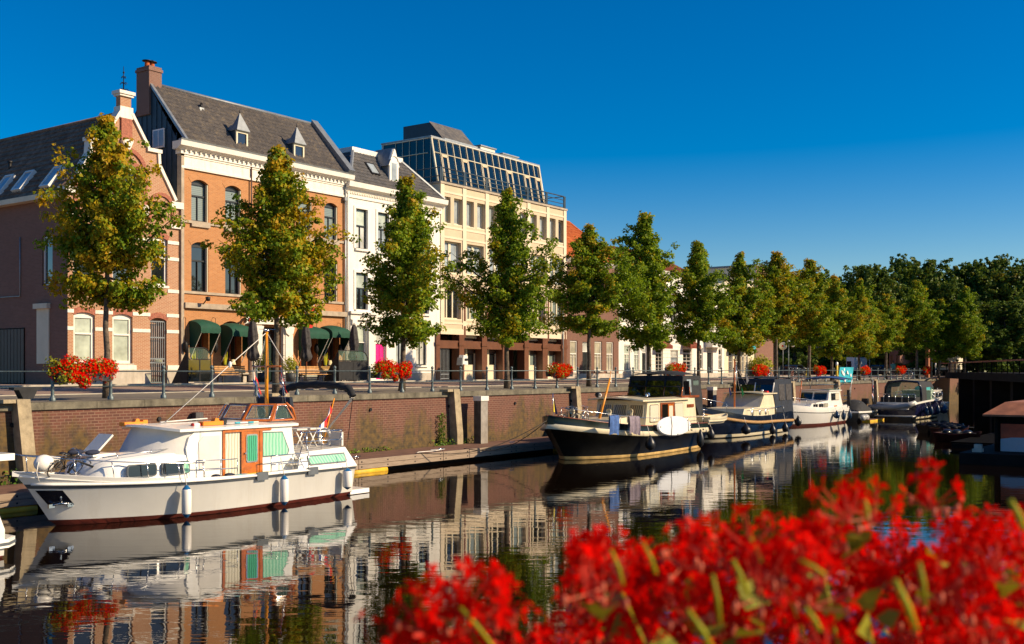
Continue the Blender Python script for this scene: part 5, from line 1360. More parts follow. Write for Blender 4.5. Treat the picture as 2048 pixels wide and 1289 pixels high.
def screen(px0, px1, y, lab, flip, clear=True):
    x0, x1 = XA(px0, y), XA(px1, y); t = thing('terrace_screen', lab, 'windscreen', ((x0 + x1) / 2, y, GZ), 'dark terrace screens')
    w = x1 - x0; h = 1.25; P = []
    for k in range(9):
        a = math.pi / 2 * k / 8; P.append((x1 - .55 + .55 * math.sin(a), GZ + h + .55 * math.cos(a)))
    m = MB()
    path = [(x0, y, GZ), (x0, y, GZ + h + .55)] + [(p[0], y, p[1]) for p in P] + [(x1, y, GZ)]
    m.tube(path, .03, 'iron', 6); m.box(x0, x1, y - .03, y + .03, GZ + h - .05, GZ + h, 'iron'); m.box((x0 + x1) / 2 - .03, (x0 + x1) / 2 + .03, y - .028, y + .028, GZ + .1, GZ + h, 'iron'); m.build('frame', t)
    m = MB(); m.box(x0 + .03, x1 - .03, y - .012, y + .012, GZ + .1, GZ + h - .06, 'pane_dark' if clear else 'canvas_dark'); m.build('panel', t)
    m = MB(); m.face([(x0 + .03, y, GZ + h), (x1 - .03, y, GZ + h)] + [(p[0] - .03, y, p[1] - .02) for p in reversed(P)] + [(x0 + .03, y, GZ + h + .52)], 'clear_glass'); m.build('glass', t)
    # the return to the wall
    m = MB(); m.prism([(y + .04, GZ), (y + 1.3, GZ), (y + .04, GZ + h + .5)], 'x', x0 - .012, x0 + .012, 'canvas_dark'); m.build('side_panel', t)
screen(376, 422, 43.9, 'dark terrace screen with arched glass top at the left end of the cafe', 0)
screen(677, 735, 43.9, 'solid black terrace screen with arched top in front of the white house door', 0, False)
for px, py0, py1, lab in ((506, 640, 745, 'closed dark parasol left of the middle door of the orange townhouse'), (612, 650, 745, 'closed grey parasol in front of the third green awning'), (708, 650, 740, 'closed dark parasol in front of the white house door')):
    y = 44.2; x = XA(px, y); t = thing('closed_parasol', lab, 'parasol', (x, y, GZ), 'closed parasols'); zt = ZA(px, py0, y) ; zb = GZ + 1.15
    m = MB(); m.tube([(x, y, GZ), (x, y, zt + .1)], .03, 'iron', 8); m.build('pole', t); m = MB(); m.lathe([(.35, 0), (.35, .06), (.05, .12)], (x, y, GZ), 'iron', 12); m.build('foot', t)
    m = MB(); secs = []; H_ = zt - zb
    for f, rr in ((0, .10), (.06, .25), (.14, .30), (.3, .22), (.36, .20), (.44, .27), (.6, .26), (.8, .20), (.95, .13), (1, .03)):
        secs.append([(x + rr * (1 + .22 * math.sin(6 * a + f * 5)) * math.cos(a), y + rr * (1 + .22 * math.sin(6 * a + f * 5)) * math.sin(a), zb + f * H_) for a in np.linspace(0, 2 * math.pi, 24)])
    m.loft(secs, 'canvas_grey'); m.build('canopy', t)
def shrub(x, y, z, r_, lab, name='potted_shrub', mat='leaf_plant', n=900, pot=True, size=.09, cat='plant', el=1.0, grp=None):
    t = thing(name, lab, cat, (x, y, z), grp); zc = .55
    if pot: m = MB(); m.lathe([(.001, 0), (.22, 0), (.30, .55), (.26, .55), (.24, .5), (.001, .5)], (x, y, z), 'pot', 14); m.build('pot', t)
    rr = np.random.default_rng(int(x * 10)); d = rr.normal(size=(n, 3)); d /= np.linalg.norm(d, axis=1)[:, None]
    P = d * (r_ * rr.random(n) ** .35)[:, None] * (1 + .18 * np.sin(d[:, :1] * 9 + d[:, 2:] * 7)) * np.array([1, 1, el]) + np.array([0, 0, (zc if pot else 0) + r_ * el * .85])
    N_ = d + rr.normal(size=(n, 3)) * .5; N_ /= np.linalg.norm(N_, axis=1)[:, None]; T = np.cross(N_, rr.normal(size=(n, 3))); T /= np.linalg.norm(T, axis=1)[:, None]
    link(leaf_mesh(P, np.full(n, size), T, np.cross(N_, T), N_, mat, rr.uniform(0, .5, n), 'foliage'), 'foliage', t); return t
shrub(XA(524, 44.6), 44.6, GZ, .48, 'bushy green shrub in dark pot left of the cafe door', grp='potted shrubs at the cafe door')
shrub(XA(581, 44.6), 44.6, GZ, .46, 'bushy green shrub in dark pot right of the cafe door', grp='potted shrubs at the cafe door')
for px, lab in ((388, 'upright spiky plant in the leftmost cafe window'), (450, 'upright spiky plant in the second cafe window'), (651, 'upright spiky plant in the rightmost cafe window')):
    y = FY + .28; x = XA(px, y); z = GZ + .76; m = MB(); r = random.Random(px); m.lathe([(.001, 0), (.10, 0), (.13, .2), (.001, .2)], (x, y, z), 'pot', 10)
    for k in range(9):
        a = r.uniform(0, 6.28); l = r.uniform(.5, .85); dx, dy = math.cos(a) * .16, math.sin(a) * .05
        m.mesh([(x + dx * .3 - .025, y + dy, z + .18), (x + dx * .3 + .025, y + dy, z + .18), (x + dx * .8 + .03, y + dy, z + .18 + l * .6), (x + dx, y + dy, z + .18 + l), (x + dx * .8 - .03, y + dy - .01, z + .18 + l * .6)], [(0, 1, 2, 3, 4)], 'stem_green')
    one(m, 'snake_plant', lab, 'plant', 'spiky plants in the cafe windows', (x, y, z))
for px, lab in ((466, 'cream table lamp in the second cafe window'), (660, 'cream table lamp in the rightmost cafe window'), (381, 'cream table lamp in the leftmost cafe window')):
    y = FY + .25; x = XA(px, y); z = GZ + .76; t = thing('table_lamp', lab, 'lamp', (x, y, z), 'cream lamps in the cafe windows'); m = MB(); m.lathe([(.07, 0), (.07, .03), (.02, .05), (.02, .25)], (x, y, z), 'iron', 8); m.build('stand', t); m = MB(); m.lathe([(.16, .22), (.09, .5), (.001, .5)], (x, y, z), 'lampshade', 12); m.build('lamp_shade', t)
def flag(x, y, z, dx, dz, cols, lab, pole=True, grp=None, w=.5, drop=.9, name='flag', vert=False):
    t = thing(name, lab, 'flag', (x, y, z), grp)
    m = MB(); m.tube([(x, y, z), (x + dx, y - .25, z + dz)], .02, 'paint_white', 6); m.build('pole', t)
    m = MB(); n = len(cols)
    for k, c in enumerate(cols):
        secs = []
        for i in range(7):
            f = i / 6; ax = x + dx * (1 - .5 * f * 0) ; 
            secs.append([(x + dx * (1 - .12 * j) - w * (k + f) / n * .9 + .04 * math.sin(4 * f + j), y - .26 + .05 * math.sin((k + f) * 3 + j * 1.3), z + dz - .04 - drop * j / 6 - .35 * (k + f) / n) for j in range(7)])
        m.loft(secs, c)
    m.build('cloth', t)
flag(XA(498, 45.6), 45.7, ZA(498, 650), .35, .85, ['flag_red', 'flag_white'], 'small red and white flag hanging left above the cafe door', w=.6, drop=.5)
flag(XA(612, 45.6), 45.7, ZA(612, 640), .6, .95, ['flag_red'], 'limp plain red flag hanging above the third green awning', w=.45, drop=2.2)
for px, py in ((412, 612), (395, 614)): pass
m = MB(); x, z = XA(412, 45.6), ZA(412, 609); m.tube([(x, FY - .2, z), (x - .05, FY - .55, z + .25)], .03, 'iron', 6); m.lathe([(.001, 0), (.11, .02), (.13, .22), (.001, .24)], (x - .05, FY - .62, z + .12), 'iron', 8)
one(m, 'floodlight', 'black floodlight bracket on the stone beam above the first green awning', 'lamp', None, (x, FY, z))
m = MB(); x = XA(1007, 44.5); m.rbox((x - .05, 44.5, GZ + 1.45), (.6, .5, .7), 'car_white', (0, .1, 0), .85); m.box(x - .15, x + .1, 44.4, 44.6, GZ, GZ + 1.1, 'iron')
X = XA(924, 44.5); m = MB(); m.rbox((X, 44.4, GZ + 1.35), (.55, .45, .62), 'car_white', (0, .12, 0), .8); m.rbox((X - .34, 44.4, GZ + 1.25), (.12, .45, .5), 'lead_grey', (0, .12, 0), .9); m.box(X - .28, X - .12, 44.3, 44.5, GZ, GZ + 1.04, 'iron'); m.box(X - .1, X + .2, 44.16, 44.172, GZ + 1.3, GZ + 1.45, 'iron')
one(m, 'parking_meter', 'white hooded ticket machine on a black post in front of the beige office', 'ticket machine', None, (X, 44.4, GZ))
# street lamps, signs, cars, people at the far end
def lamp(px, x, h, lab, g=True):
    y = YA(px, x); z = sidewalk_z(y) - .05; t = thing('street_lamp', lab, 'street lamp', (x, y, z), 'street lamps at the far end')
    m = MB(); m.tube([(x, y, z), (x, y, z + h * .3), (x, y, z + h)], [.08, .06, .045], 'rail_paint', 8); m.tube([(x, y, z + h), (x, y - .5, z + h - .25)], .03, 'rail_paint', 6); m.build('pole', t)
    for q in ((x, y, z + h + .1), (x, y - .5, z + h - .35)): m = MB(); m.ball(q, .17, 'gel_white', 10, 8); m.build('globe', t)
lamp(1577, 112, 3.7, 'slim street lamp with two small white globes behind the blue tug canopy'); lamp(1739, 118, 3.9, 'slim street lamp with two small white globes near the park trees')
def pole_sign(px, x, h, r_, mat, lab):
    y = YA(px, x); z = sidewalk_z(y); t = thing('road_sign', lab, 'road sign', (x, y, z)); m = MB(); m.tube([(x, y, z), (x, y, z + h)], .035, 'lead_grey', 6); m.build('post', t)
    m = MB(); m.lathe([(.001, -.02), (r_, -.02), (r_, .02), (.001, .02)], (x - .05, y, z + h), mat, 16, 'x'); m.lathe([(.001, -.025), (r_ * .3, -.025), (.001, -.026)], (x - .05, y, z + h), 'flag_red', 10, 'x'); m.build('sign_face', t)
pole_sign(1566, 108, 3.2, .42, 'sign_cream', 'round cream road sign seen at an angle on a thin post')
y = YA(1674, 120); m = MB(); m.lathe([(.12, 0), (.12, 1.3), (.09, 1.32)], (120, y, 3.1), 'yellow_plastic', 10); m.lathe([(.13, 1.3), (.13, 1.6), (.001, 1.7)], (120, y, 3.1), 'gel_white', 10)
one(m, 'marker_post', 'yellow post with a pale top left of the turquoise banner', 'post', None, (120, y, 3.1))
def truck(px0, px1, pt, pb, x, mat, lab):
    y0, y1 = YA(px1, x), YA(px0, x); zt = ZX(px0, pt, x); zb = ZX(px0, pb, x); t = thing('box_truck' if px1 - px0 > 20 else 'parked_van', lab, 'truck' if px1 - px0 > 20 else 'van', (x, (y0 + y1) / 2, zb))
    m = MB(); m.box(x, x + 5, y0, y1, zb + .5, zt, mat); m.box(x + .2, x + 4.8, y0 + .15, y1 - .15, zb + .25, zb + .499, 'iron'); m.build('body', t)
    m = MB(); ym = (y0 + y1) / 2; m.box(x - .03, x - .001, ym - .1, ym + .45, zt - 1.5, zt - .5, 'pane_dark'); m.build('window', t)
    for q in ((x + .9, y0 + .2), (x + .9, y1 - .2), (x + 4, y0 + .2), (x + 4, y1 - .2)): m = MB(); m.lathe([(.001, -.12), (.36, -.12), (.40, 0), (.36, .12), (.001, .12)], (q[0], q[1], zb + .38), 'rubber_black', 14, 'y'); m.build('wheel', t)
truck(1693, 1709, 715, 748, 135, 'car_white', 'small white van with a dark rear window under the street trees')
truck(1874, 1906, 711, 748, 140, 'truck_cream', 'big cream box truck parked beyond the start of the bridge')
def car(x, y, z, mat, lab, rz=0):
    t = thing('parked_car', lab, 'car', (x, y, z), 'cars parked far behind the railing'); prof = [(-2.1, .35), (-2.1, .8), (-1.5, .95), (-.9, 1.42), (.7, 1.45), (1.35, .98), (2.0, .85), (2.1, .4)]
    m = MB(); m.prism([(x + a, z + b) for a, b in prof], 'y', y - .85, y + .85, mat); m.build('body', t)
    m = MB(); m.prism([(x - 1.38, z + .98), (x - .88, z + 1.36), (x + .66, z + 1.38), (x + 1.18, z + .98)], 'y', y - .856, y + .856, 'tint'); m.box(x - 1.5, x - 1.0, y - .7, y + .7, z + .98, z + 1.25, 'tint'); m.build('window', t)
    for a in (-1.35, 1.35):
        for b in (-.8, .8): m = MB(); m.lathe([(.001, -.1), (.3, -.1), (.33, 0), (.3, .1), (.001, .1)], (x + a, y + b, z + .33), 'rubber_black', 14, 'y'); m.build('wheel', t)
car(135, YA(1588, 135), 3.1, 'car_dark', 'dark blue parked car behind the round cream sign'); car(142, YA(1760, 142), 3.1, 'car_dark', 'dark parked car in the shade of the park trees')
# shaded buildings and wall under the trees at the far end
def simple_building(x, ya, yb, zt, mat, lab, name='shaded_building', op=6):
    t = thing(name, lab, 'building', (x, (ya + yb) / 2, 3)); s = MB(); ops = []; n = op; w = (yb - ya) / n
    for k in range(n):
        for f in range(max(1, int((zt - 3) / 3.2))): ops.append((ya + w * (k + .3), ya + w * (k + .7), 4 + 3.1 * f, 5.9 + 3.1 * f, 0))
    wall_face(s, ya, yb, 2.6, zt, 0, [o for o in ops if o[3] < zt - .2], mat, .25); m = MB(); m.mesh([(x + q[1], q[0], q[2]) for q in s.v], [tuple(reversed(f)) for f in s.f], mat)
    for y in (ya, yb): m.face([(x, y, 2.6), (x + 10, y, 2.6), (x + 10, y, zt), (x, y, zt)], mat)
    m.box(x - .1, x + 10, ya - .1, yb + .1, zt, zt + .25, 'lead_grey'); m.build('wall', t)
    for o in ops:
        if o[3] < zt - .2: m = MB(); m.box(x + .12, x + .2, o[0], o[1], o[2], o[3], 'pane_dark'); m.build('window', t)
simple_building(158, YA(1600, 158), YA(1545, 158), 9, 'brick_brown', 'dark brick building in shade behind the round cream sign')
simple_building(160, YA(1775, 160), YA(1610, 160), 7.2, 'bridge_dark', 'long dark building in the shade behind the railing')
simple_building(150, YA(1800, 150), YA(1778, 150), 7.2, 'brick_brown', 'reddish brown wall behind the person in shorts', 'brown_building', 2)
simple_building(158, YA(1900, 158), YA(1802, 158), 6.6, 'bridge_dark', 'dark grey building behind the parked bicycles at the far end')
x = 128; ya = YA(1857, x); yb = YA(1851, x); m = MB(); m.box(x, x + .6, ya, yb, 3, ZX(1855, 692, x), 'corten'); one(m, 'rust_pillar', 'rust-red pillar under the trees right of the last street trees', 'pillar', None, (x, ya, 3))
m = MB(); y = YA(1863, 126); m.tube([(126, y, 3), (126, y, 7.2), (126, y + .5, 7.8)], .09, 'rail_paint', 8); one(m, 'lamp_pole', 'bent grey lamp pole beside the rust-red pillar', 'pole', None, (126, y, 3))
y = YA(1871, 127); m = MB()
for k in range(6): m.tube([(127, y, 4.2 + .45 * k), (127, y, 4.65 + .45 * k)], .07, 'flag_red' if k % 2 else 'gel_white', 8)
m.tube([(127, y, 3), (127, y, 4.2)], .05, 'lead_grey', 6); one(m, 'barrier_pole', 'red and white striped barrier pole left of the cream truck', 'pole', None, (127, y, 3))
shrub(XA(1521, 45), 45, GZ, 1.3, 'round green bush past the cream end house', 'garden_bush', 'leaf_plant', 1600, False, .22, 'bush', .9)

# bicycles
def bicycle(x, y, z, rz, lab, grp, tilt=.1, s=1.0, col='iron', name='bicycle'):
    t = thing(name, lab, 'bicycle', (x, y, z), grp); t.rotation_euler = (tilt, 0, rz); t.scale = (s, s, s)
    def B(mb, nm):
        o = mb.build(nm); o.parent = t
    r = .34
    for xx in (-.52, .52):
        m = MB(); m.torus((xx, 0, r), r, .018, 'rubber_black', 'y', 24, 6); m.torus((xx, 0, r), r - .03, .008, 'steel', 'y', 24, 4)
        for k in range(10): a = k * math.pi / 5; m.tube([(xx, 0, r), (xx + (r - .03) * math.cos(a), 0, r + (r - .03) * math.sin(a))], .004, 'steel', 3, False)
        B(m, 'wheel')
    m = MB(); bb = (-.08, 0, .3); st = (-.22, 0, .78); hd = (.34, 0, .84); hb = (.38, 0, .68); rw = (-.52, 0, r); fw = (.52, 0, r)
    for a, b in ((bb, st), (st, (.35, 0, .78)), (bb, hb), (hd, hb), (bb, rw), (st, rw), (hb, fw)): m.tube([a, b], .016, col, 6)
    m.torus((-.08, .04, .3), .09, .012, 'iron', 'y', 14, 4); m.tube([(-.52, 0, r + .38), (-.75, 0, r + .36), (-.86, 0, r + .08)], .012, 'iron', 5); m.tube([(-.30, 0, .74), (-.78, 0, .74)], .012, 'iron', 5); B(m, 'frame')
    m = MB(); m.tube([st, (-.25, 0, .93)], .014, 'steel', 6); m.ball((-.26, 0, .96), (.14, .07, .04), 'rubber_black', 10, 6); B(m, 'saddle')
    m = MB(); m.tube([hd, (.32, 0, 1.0)], .014, 'steel', 6); m.tube([(.14, -.28, .98), (.26, -.24, 1.02), (.33, 0, 1.0), (.26, .24, 1.02), (.14, .28, .98)], .012, 'steel', 6); B(m, 'handlebar')
    return t
def BY_(px, x, y, rz, lab, **k): bicycle(x, y, sidewalk_z(y), rz, lab, 'bicycles parked at the railing', **k)
for i, (px, rz, col, lab) in enumerate([(1537, .3, 'steel', 'silver parked bicycle beside the box of geraniums above the tug, nearer one'), (1546, .9, 'steel', 'silver parked bicycle beside the box of geraniums above the tug, farther one'), (1583, .2, 'varnish_dark', 'reddish parked bicycle left of the two-globe lamp'), (1598, 1.2, 'iron', 'black parked bicycle right of the two-globe lamp'), (1612, .5, 'yellow_plastic', 'yellow parked bicycle behind the railing'), (1808, .2, 'iron', 'black parked bicycle left of the silver pair at the far end'), (1818, .9, 'steel', 'silver parked bicycle left of the last flower box'), (1826, .4, 'steel', 'silver parked bicycle touching the last flower box')]):
    x = XA(px, 32.6); BY_(px, x, 32.6, rz, lab, col=col, s=1.1)

# a person walking at the far end
def person(x, y, z, lab, h=1.75, rz=0, top='cloth_teal', bot='cloth_navy'):
    t = thing('person', lab, 'person', (x, y, z)); t.rotation_euler = (0, 0, rz); k = h / 1.75
    def B(mb, nm): mb.v = [tuple(q * k for q in v) for v in mb.v]; o = mb.build(nm); o.parent = t; return o
    bm_v = []; 
    me = bpy.data.meshes.new('body'); V = [(0, 0, .95), (0, 0, 1.12), (0, 0, 1.32), (0, 0, 1.47), (0, 0, 1.56), (0, .01, 1.66), (0, .01, 1.76)]
    E = [(0, 1), (1, 2), (2, 3), (3, 4), (4, 5), (5, 6)]; Rd = [.13, .12, .15, .10, .055, .09, .06]
    for s in (-1, 1):
        b = len(V); V += [(s * .10, 0, .88), (s * .11, -.05 * s, .50), (s * .11, .06 * s, .10), (s * .11, .06 * s - .16, .04)]; E += [(0, b), (b, b + 1), (b + 1, b + 2), (b + 2, b + 3)]; Rd += [.095, .06, .04, .035]
        b = len(V); V += [(s * .19, 0, 1.42), (s * .25, .03, 1.15), (s * .24, -.08, .92), (s * .24, -.11, .84)]; E += [(2, b), (b, b + 1), (b + 1, b + 2), (b + 2, b + 3)]; Rd += [.055, .04, .03, .03]
        for f in range(5):
            c = len(V); ox = (f - 1.5) * .018
            if f == 4: V += [(s * .24 - s * .03, -.13, .83), (s * .24 - s * .045, -.15, .80)]
            else: V += [(s * .24 + ox * .3, -.115 - ox, .80), (s * .24 + ox * .3, -.125 - ox, .755 - (.008 if f in (1, 2) else 0))]
            E += [(b + 3, c), (c, c + 1)]; Rd += [.010, .008]
    me.from_pydata([tuple(q * k for q in v) for v in V], E, []); o = bpy.data.objects.new('body', me); COL.objects.link(o); o.parent = t
    md = o.modifiers.new('s', 'SKIN'); sd = o.modifiers.new('d', 'SUBSURF'); sd.levels = sd.render_levels = 1
    for q, r_ in zip(me.skin_vertices[0].data, Rd): q.radius = (r_ * k, r_ * k)
    me.skin_vertices[0].data[0].use_root = True; me.materials.append(MATS['skin'])
    m = MB(); m.lathe([(.001, 1.50), (.09, 1.49), (.20, 1.43), (.19, 1.2), (.17, 1.0), (.18, .92)], (0, 0, 0), top, 14)
    for s in (-1, 1): m.tube([(s * .17, 0, 1.43), (s * .25, .02, 1.2)], [.085, .065], top, 8)
    B(m, 'shirt'); m = MB(); m.lathe([(.17, 1.0), (.185, .86), (.17, .80)], (0, 0, 0), bot, 14)
    for s in (-1, 1): m.tube([(s * .10, 0, .90), (s * .115, -.03 * s, .58)], [.11, .095], bot, 10)
    B(m, 'shorts'); m = MB(); m.ball((0, .03, 1.70), (.10, .11, .12), 'hair', 10, 8); B(m, 'hair')
    m = MB()
    for s in (-1, 1): m.ball((s * .035, -.082, 1.665), .012, 'iron', 6, 4); m.ball((s * .095, .01, 1.655), (.014, .022, .03), 'skin', 6, 4)
    m.ball((0, -.10, 1.64), (.014, .022, .025), 'skin', 6, 4); m.ball((0, -.083, 1.605), (.028, .01, .007), 'varnish_dark', 6, 4); B(m, 'face')
    for s in (-1, 1): m = MB(); m.ball((s * .11, .06 * s - .07, .045), (.05, .14, .045), 'gel_white', 8, 6); B(m, 'shoe')
    return t
x = 122; person(x, YA(1786, x), 3.05, 'person in a teal shirt and dark shorts walking beyond the railing, seen from behind', 1.8, 2.2)
# ---------------------------------------------------------------- canal side: pontoon, posts, piles
t = thing('floating_jetty', 'long low floating jetty with brown deck and weathered plank edge below the quay wall', 'jetty', (30, 29, 0))
m = MB(); m.box(-20, 92, 28.28, 30.45, .46, .52, 'deck_boards'); m.box(-20, 92, 28.5, 30.3, -.3, .459, 'bridge_dark'); m.build('deck', t)
m = MB()
x = 14.4 - 5 * 7
while x < 92:
    for z0, z1 in ((.34, .52), (.155, .325)):
        m.box(x, x + 4.97, 28.20, 28.278, z0, z1, 'fascia_wood')
        for k in (.15, 1.6, 3.2, 4.8): m.tube([(x + k, 28.19, (z0 + z1) / 2), (x + k, 28.205, (z0 + z1) / 2)], .03, 'iron', 8)
    x += 5
m.build('edge_planks', t)
for k in range(12):
    x = 14.4 + 5 * k; m = MB()
    for u in (-.08, .08): m.tube([(x + u, 28.32, .52), (x + u, 28.32, .64)], .015, 'steel', 6)
    m.tube([(x - .22, 28.32, .64), (x + .22, 28.32, .64)], .02, 'steel', 6); m.build('cleat', t)
for x0, x1 in ((-2, 1), (14.8, 16.6), (28.7, 31.0), (43, 45.5)):
    m = MB(); m.tube([(x0, 28.35, .03), (x1, 28.35, .03)], .16, 'float_yellow', 14); m.build('float', t)
# leaning concrete fender beams against the wall
for k in range(-1, 9):
    Xb = (.5797 + .3385 * k) * 30.4
    labs = ['leaning concrete beam on the quay wall beyond the left edge', 'leaning concrete beam at the far left of the quay wall, with a black iron bollard on the kerb above it', 'leaning concrete beam behind the folded black bimini of the white cruiser', 'leaning concrete beam with dark ivy beside it, near the lone square pile', 'leaning concrete beam behind the bow bicycles of the black boat', 'leaning concrete beam hidden behind the black canopy boat', 'leaning concrete beam behind the dark blue tug', 'leaning concrete beam behind the blue bimini of the small white boat', 'leaning concrete beam behind the grey open boat', 'leaning concrete beam near the Dutch flag of the blue cabin boat']
    m = MB(); w = .21
    P = [(30.78, -.6), (30.78, 2.6), (30.98, 2.62), (31.0, QZ + .13), (30.25, QZ + .13), (30.02, QZ - .1), (30.28, 1.2), (30.34, -.6)]
    m.prism([(p[0], p[1]) for p in P[:2]] + [(31.0, 2.85), (31.0, QZ + .17), (30.42, QZ + .17), (30.36, 1.0), (30.44, -.6)], 'x', Xb - w, Xb + w, 'concrete')
    m.v = [(v[0] + (1.2 - v[2]) * .085, v[1], v[2]) for v in m.v]
    m.box(Xb - w - .55, Xb - w - .10, 30.45, 30.95, QZ + .061, QZ + .17, 'concrete')
    one(m, 'fender_beam', labs[k + 1], 'concrete beam', 'leaning concrete beams on the quay wall', (Xb, 30.6, 0))
x = XA(55, 30.9); m = MB(); m.box(x - .45, x + .45, 30.85, 31.15, QZ + .44, QZ + .52, 'iron'); m.prism([(x - .3, QZ + .44), (x + .3, QZ + .44), (x + .16, QZ + .17), (x - .16, QZ + .17)], 'y', 30.85, 31.15, 'iron')
one(m, 'mooring_bollard', 'black iron T-shaped bollard on the quay edge at the far left', 'bollard', None, (x, 31, QZ + .17))
for px, w, top, lab in ((962, .26, 802, 'square steel mooring pile with white cap, standing alone between the two big boats'), (1424, .26, 781, 'square steel mooring pile with white cap behind the cream dinghy'), (395, .2, 828, 'short dark pile head behind the white cruiser roof')):
    y = 30.0; x = XA(px, y); z = ZA(px, top, y); t = thing('mooring_pile', lab, 'pile', (x, y, 0), 'mooring piles' if w > .2 else None)
    if w <= .2: y = 30.6; x = XA(px, y); z = ZA(px, top, y); m = MB(); m.box(x - .16, x + .16, y - .12, y + .12, z - .35, z + .05, 'pile_steel_and_shade'); m.build('pile', t); continue
    m = MB(); m.box(x - w, x + w, y - .2, y + .2, -1, z, 'pile_lit_face'); m.box(x - w - .012, x - w, y - .2, y + .2, -1, z, 'pile_steel_and_shade'); m.build('pile', t)  # thin dark sheet on the left face: the pile's shaded side painted as colour
    m = MB(); m.box(x - w - .03, x + w + .03, y - .23, y + .23, z + .001, z + .22, 'paint_white'); m.build('cap', t)
# ivy and weeds at the wall foot
def weeds(x0, x1, y, z, h, n, lab, name='ivy', spread=.15, mat='leaf_park', cat='plant', col=.2):
    r = np.random.default_rng(int(x0 * 7) % 1000); P = np.stack([r.uniform(x0, x1, n), y - spread * r.random(n), z + h * r.random(n) ** 1.6], 1)
    N_ = r.normal(size=(n, 3)) + np.array([0, -1, .4]); N_ /= np.linalg.norm(N_, axis=1)[:, None]; T = np.cross(N_, r.normal(size=(n, 3))); T /= np.linalg.norm(T, axis=1)[:, None]
    o = link(leaf_mesh(P - np.array([x0, y, z]), r.uniform(.05, .12, n), T, np.cross(N_, T), N_, mat, r.uniform(0, .6, n), name), name, None, (x0, y, z)); o.color = (col, 0, 0, 1)
    tag(o, lab, cat)
xi = XA(893, 30.6); weeds(xi - .5, xi - .02, 30.77, .55, 1.4, 420, 'dark ivy climbing the wall beside the leaning beam near the lone pile', 'ivy', .22)
weeds(14.5, 17.6, 30.75, .52, .45, 260, 'clump of weeds at the wall foot behind the cruiser bow', 'weeds', .3, 'leaf_plant'); weeds(36.5, 40.5, 30.7, .52, .28, 200, 'low green weeds on the jetty behind the black boat bow', 'weeds', .3, 'leaf_plant', col=.3)
weeds(22.5, 34.0, 30.76, .52, .16, 420, 'thin strip of moss and weeds along the back of the jetty', 'weeds', .1, 'leaf_plant', col=.35)

# ---------------------------------------------------------------- boats
def hull(mb, levels, yc, mats, n=26, p=.75, sm=.5, tr=.88, deck='deck_grey', dz=.12, transom=None):
    """levels from sheer down: (z_bow, z_mid, z_stern, half beam, x_bow, x_stern[, fullness])"""
    def hb(L, s):
        q = L[6] if len(L) > 6 else p
        return L[3] * (math.sin(math.pi / 2 * min(1, s / sm)) ** q if s < sm else 1 - (1 - tr) * ((s - sm) / (1 - sm)) ** 2)
    def zz(L, s): return L[1] + (L[0] - L[1]) * max(0, 1 - s / .6) ** 2 + (L[2] - L[1]) * max(0, (s - .6) / .4) ** 1.5
    S = [(i / (n - 1)) ** 1.35 for i in range(n)]
    for sgn in (-1, 1):
        secs = []
        for s in S: secs.append([(L[4] + (L[5] - L[4]) * s, yc + sgn * hb(L, s), zz(L, s)) for L in levels])
        mb.loft(secs, mats)
    e = [(L[5], yc - hb(L, 1), zz(L, 1)) for L in levels] + [(L[5], yc + hb(L, 1), zz(L, 1)) for L in reversed(levels)]
    tm = transom or mats
    for i in range(len(levels) - 1):
        a, b = levels[i], levels[i + 1]
        mb.face([(a[5], yc - hb(a, 1), zz(a, 1)), (a[5], yc + hb(a, 1), zz(a, 1)), (b[5], yc + hb(b, 1), zz(b, 1)), (b[5], yc - hb(b, 1), zz(b, 1))], mats[i] if isinstance(mats, list) else mats)
    L = levels[0]; secs = []
    for s in S: x = L[4] + (L[5] - L[4]) * s; w = max(0, hb(L, s) - .05); secs.append([(x, yc - hb(L, s), zz(L, s)), (x, yc - w, zz(L, s) + .012), (x, yc - w, zz(L, s) - dz), (x, yc + w, zz(L, s) - dz), (x, yc + w, zz(L, s) + .012), (x, yc + hb(L, s), zz(L, s))])
    mb.loft(secs, [mats[0] if isinstance(mats, list) else mats] * 2 + [deck] + [mats[0] if isinstance(mats, list) else mats] * 2, False)
    def edge(s, sgn=-1, lv=0, off=0): l = levels[lv]; return Vector((l[4] + (l[5] - l[4]) * s, yc + sgn * (hb(l, s) + off), zz(l, s)))
    return edge
def rr(x0, x1, z0, z1, r=.06, sl=0, n=4):
    P = []
    for cx, cz, a0 in ((x1 - r, z1 - r, 0), (x0 + r, z1 - r, 90), (x0 + r, z0 + r, 180), (x1 - r, z0 + r, 270)):
        for k in range(n + 1): a = math.radians(a0 + 90 * k / n); P.append((cx + r * math.cos(a) + sl * (cz - z0), cz + r * math.sin(a)))
    return P
def port(t, y, x0, x1, z0, z1, pane, frame='steel', r=.06, sl=0, name='window', d=.03, fw=.03):
    m = MB(); m.prism(rr(x0, x1, z0, z1, r, sl), 'y', y - d, y + .01, frame); o = m.build(name, t)
    g = MB(); g.prism(rr(x0 + fw, x1 - fw, z0 + fw, z1 - fw, r * .8, sl), 'y', y - d - .006, y - d + .004, pane); g.build('pane', o); return o
def portx(t, x, y0, y1, z0, z1, pane, frame='steel', r=.06, name='window', rake=0, d=.03, fw=.04):
    P = rr(y0, y1, z0, z1, r); Q = rr(y0 + fw, y1 - fw, z0 + fw, z1 - fw, r * .8)
    m = MB(); m.prism(P, 'x', x - d, x + .01, frame); m.v = [(v[0] + rake * (v[2] - z0), v[1], v[2]) for v in m.v]; o = m.build(name, t)
    g = MB(); g.prism(Q, 'x', x - d - .006, x - d + .004, pane); g.v = [(v[0] + rake * (v[2] - z0), v[1], v[2]) for v in g.v]; g.build('pane', o); return o
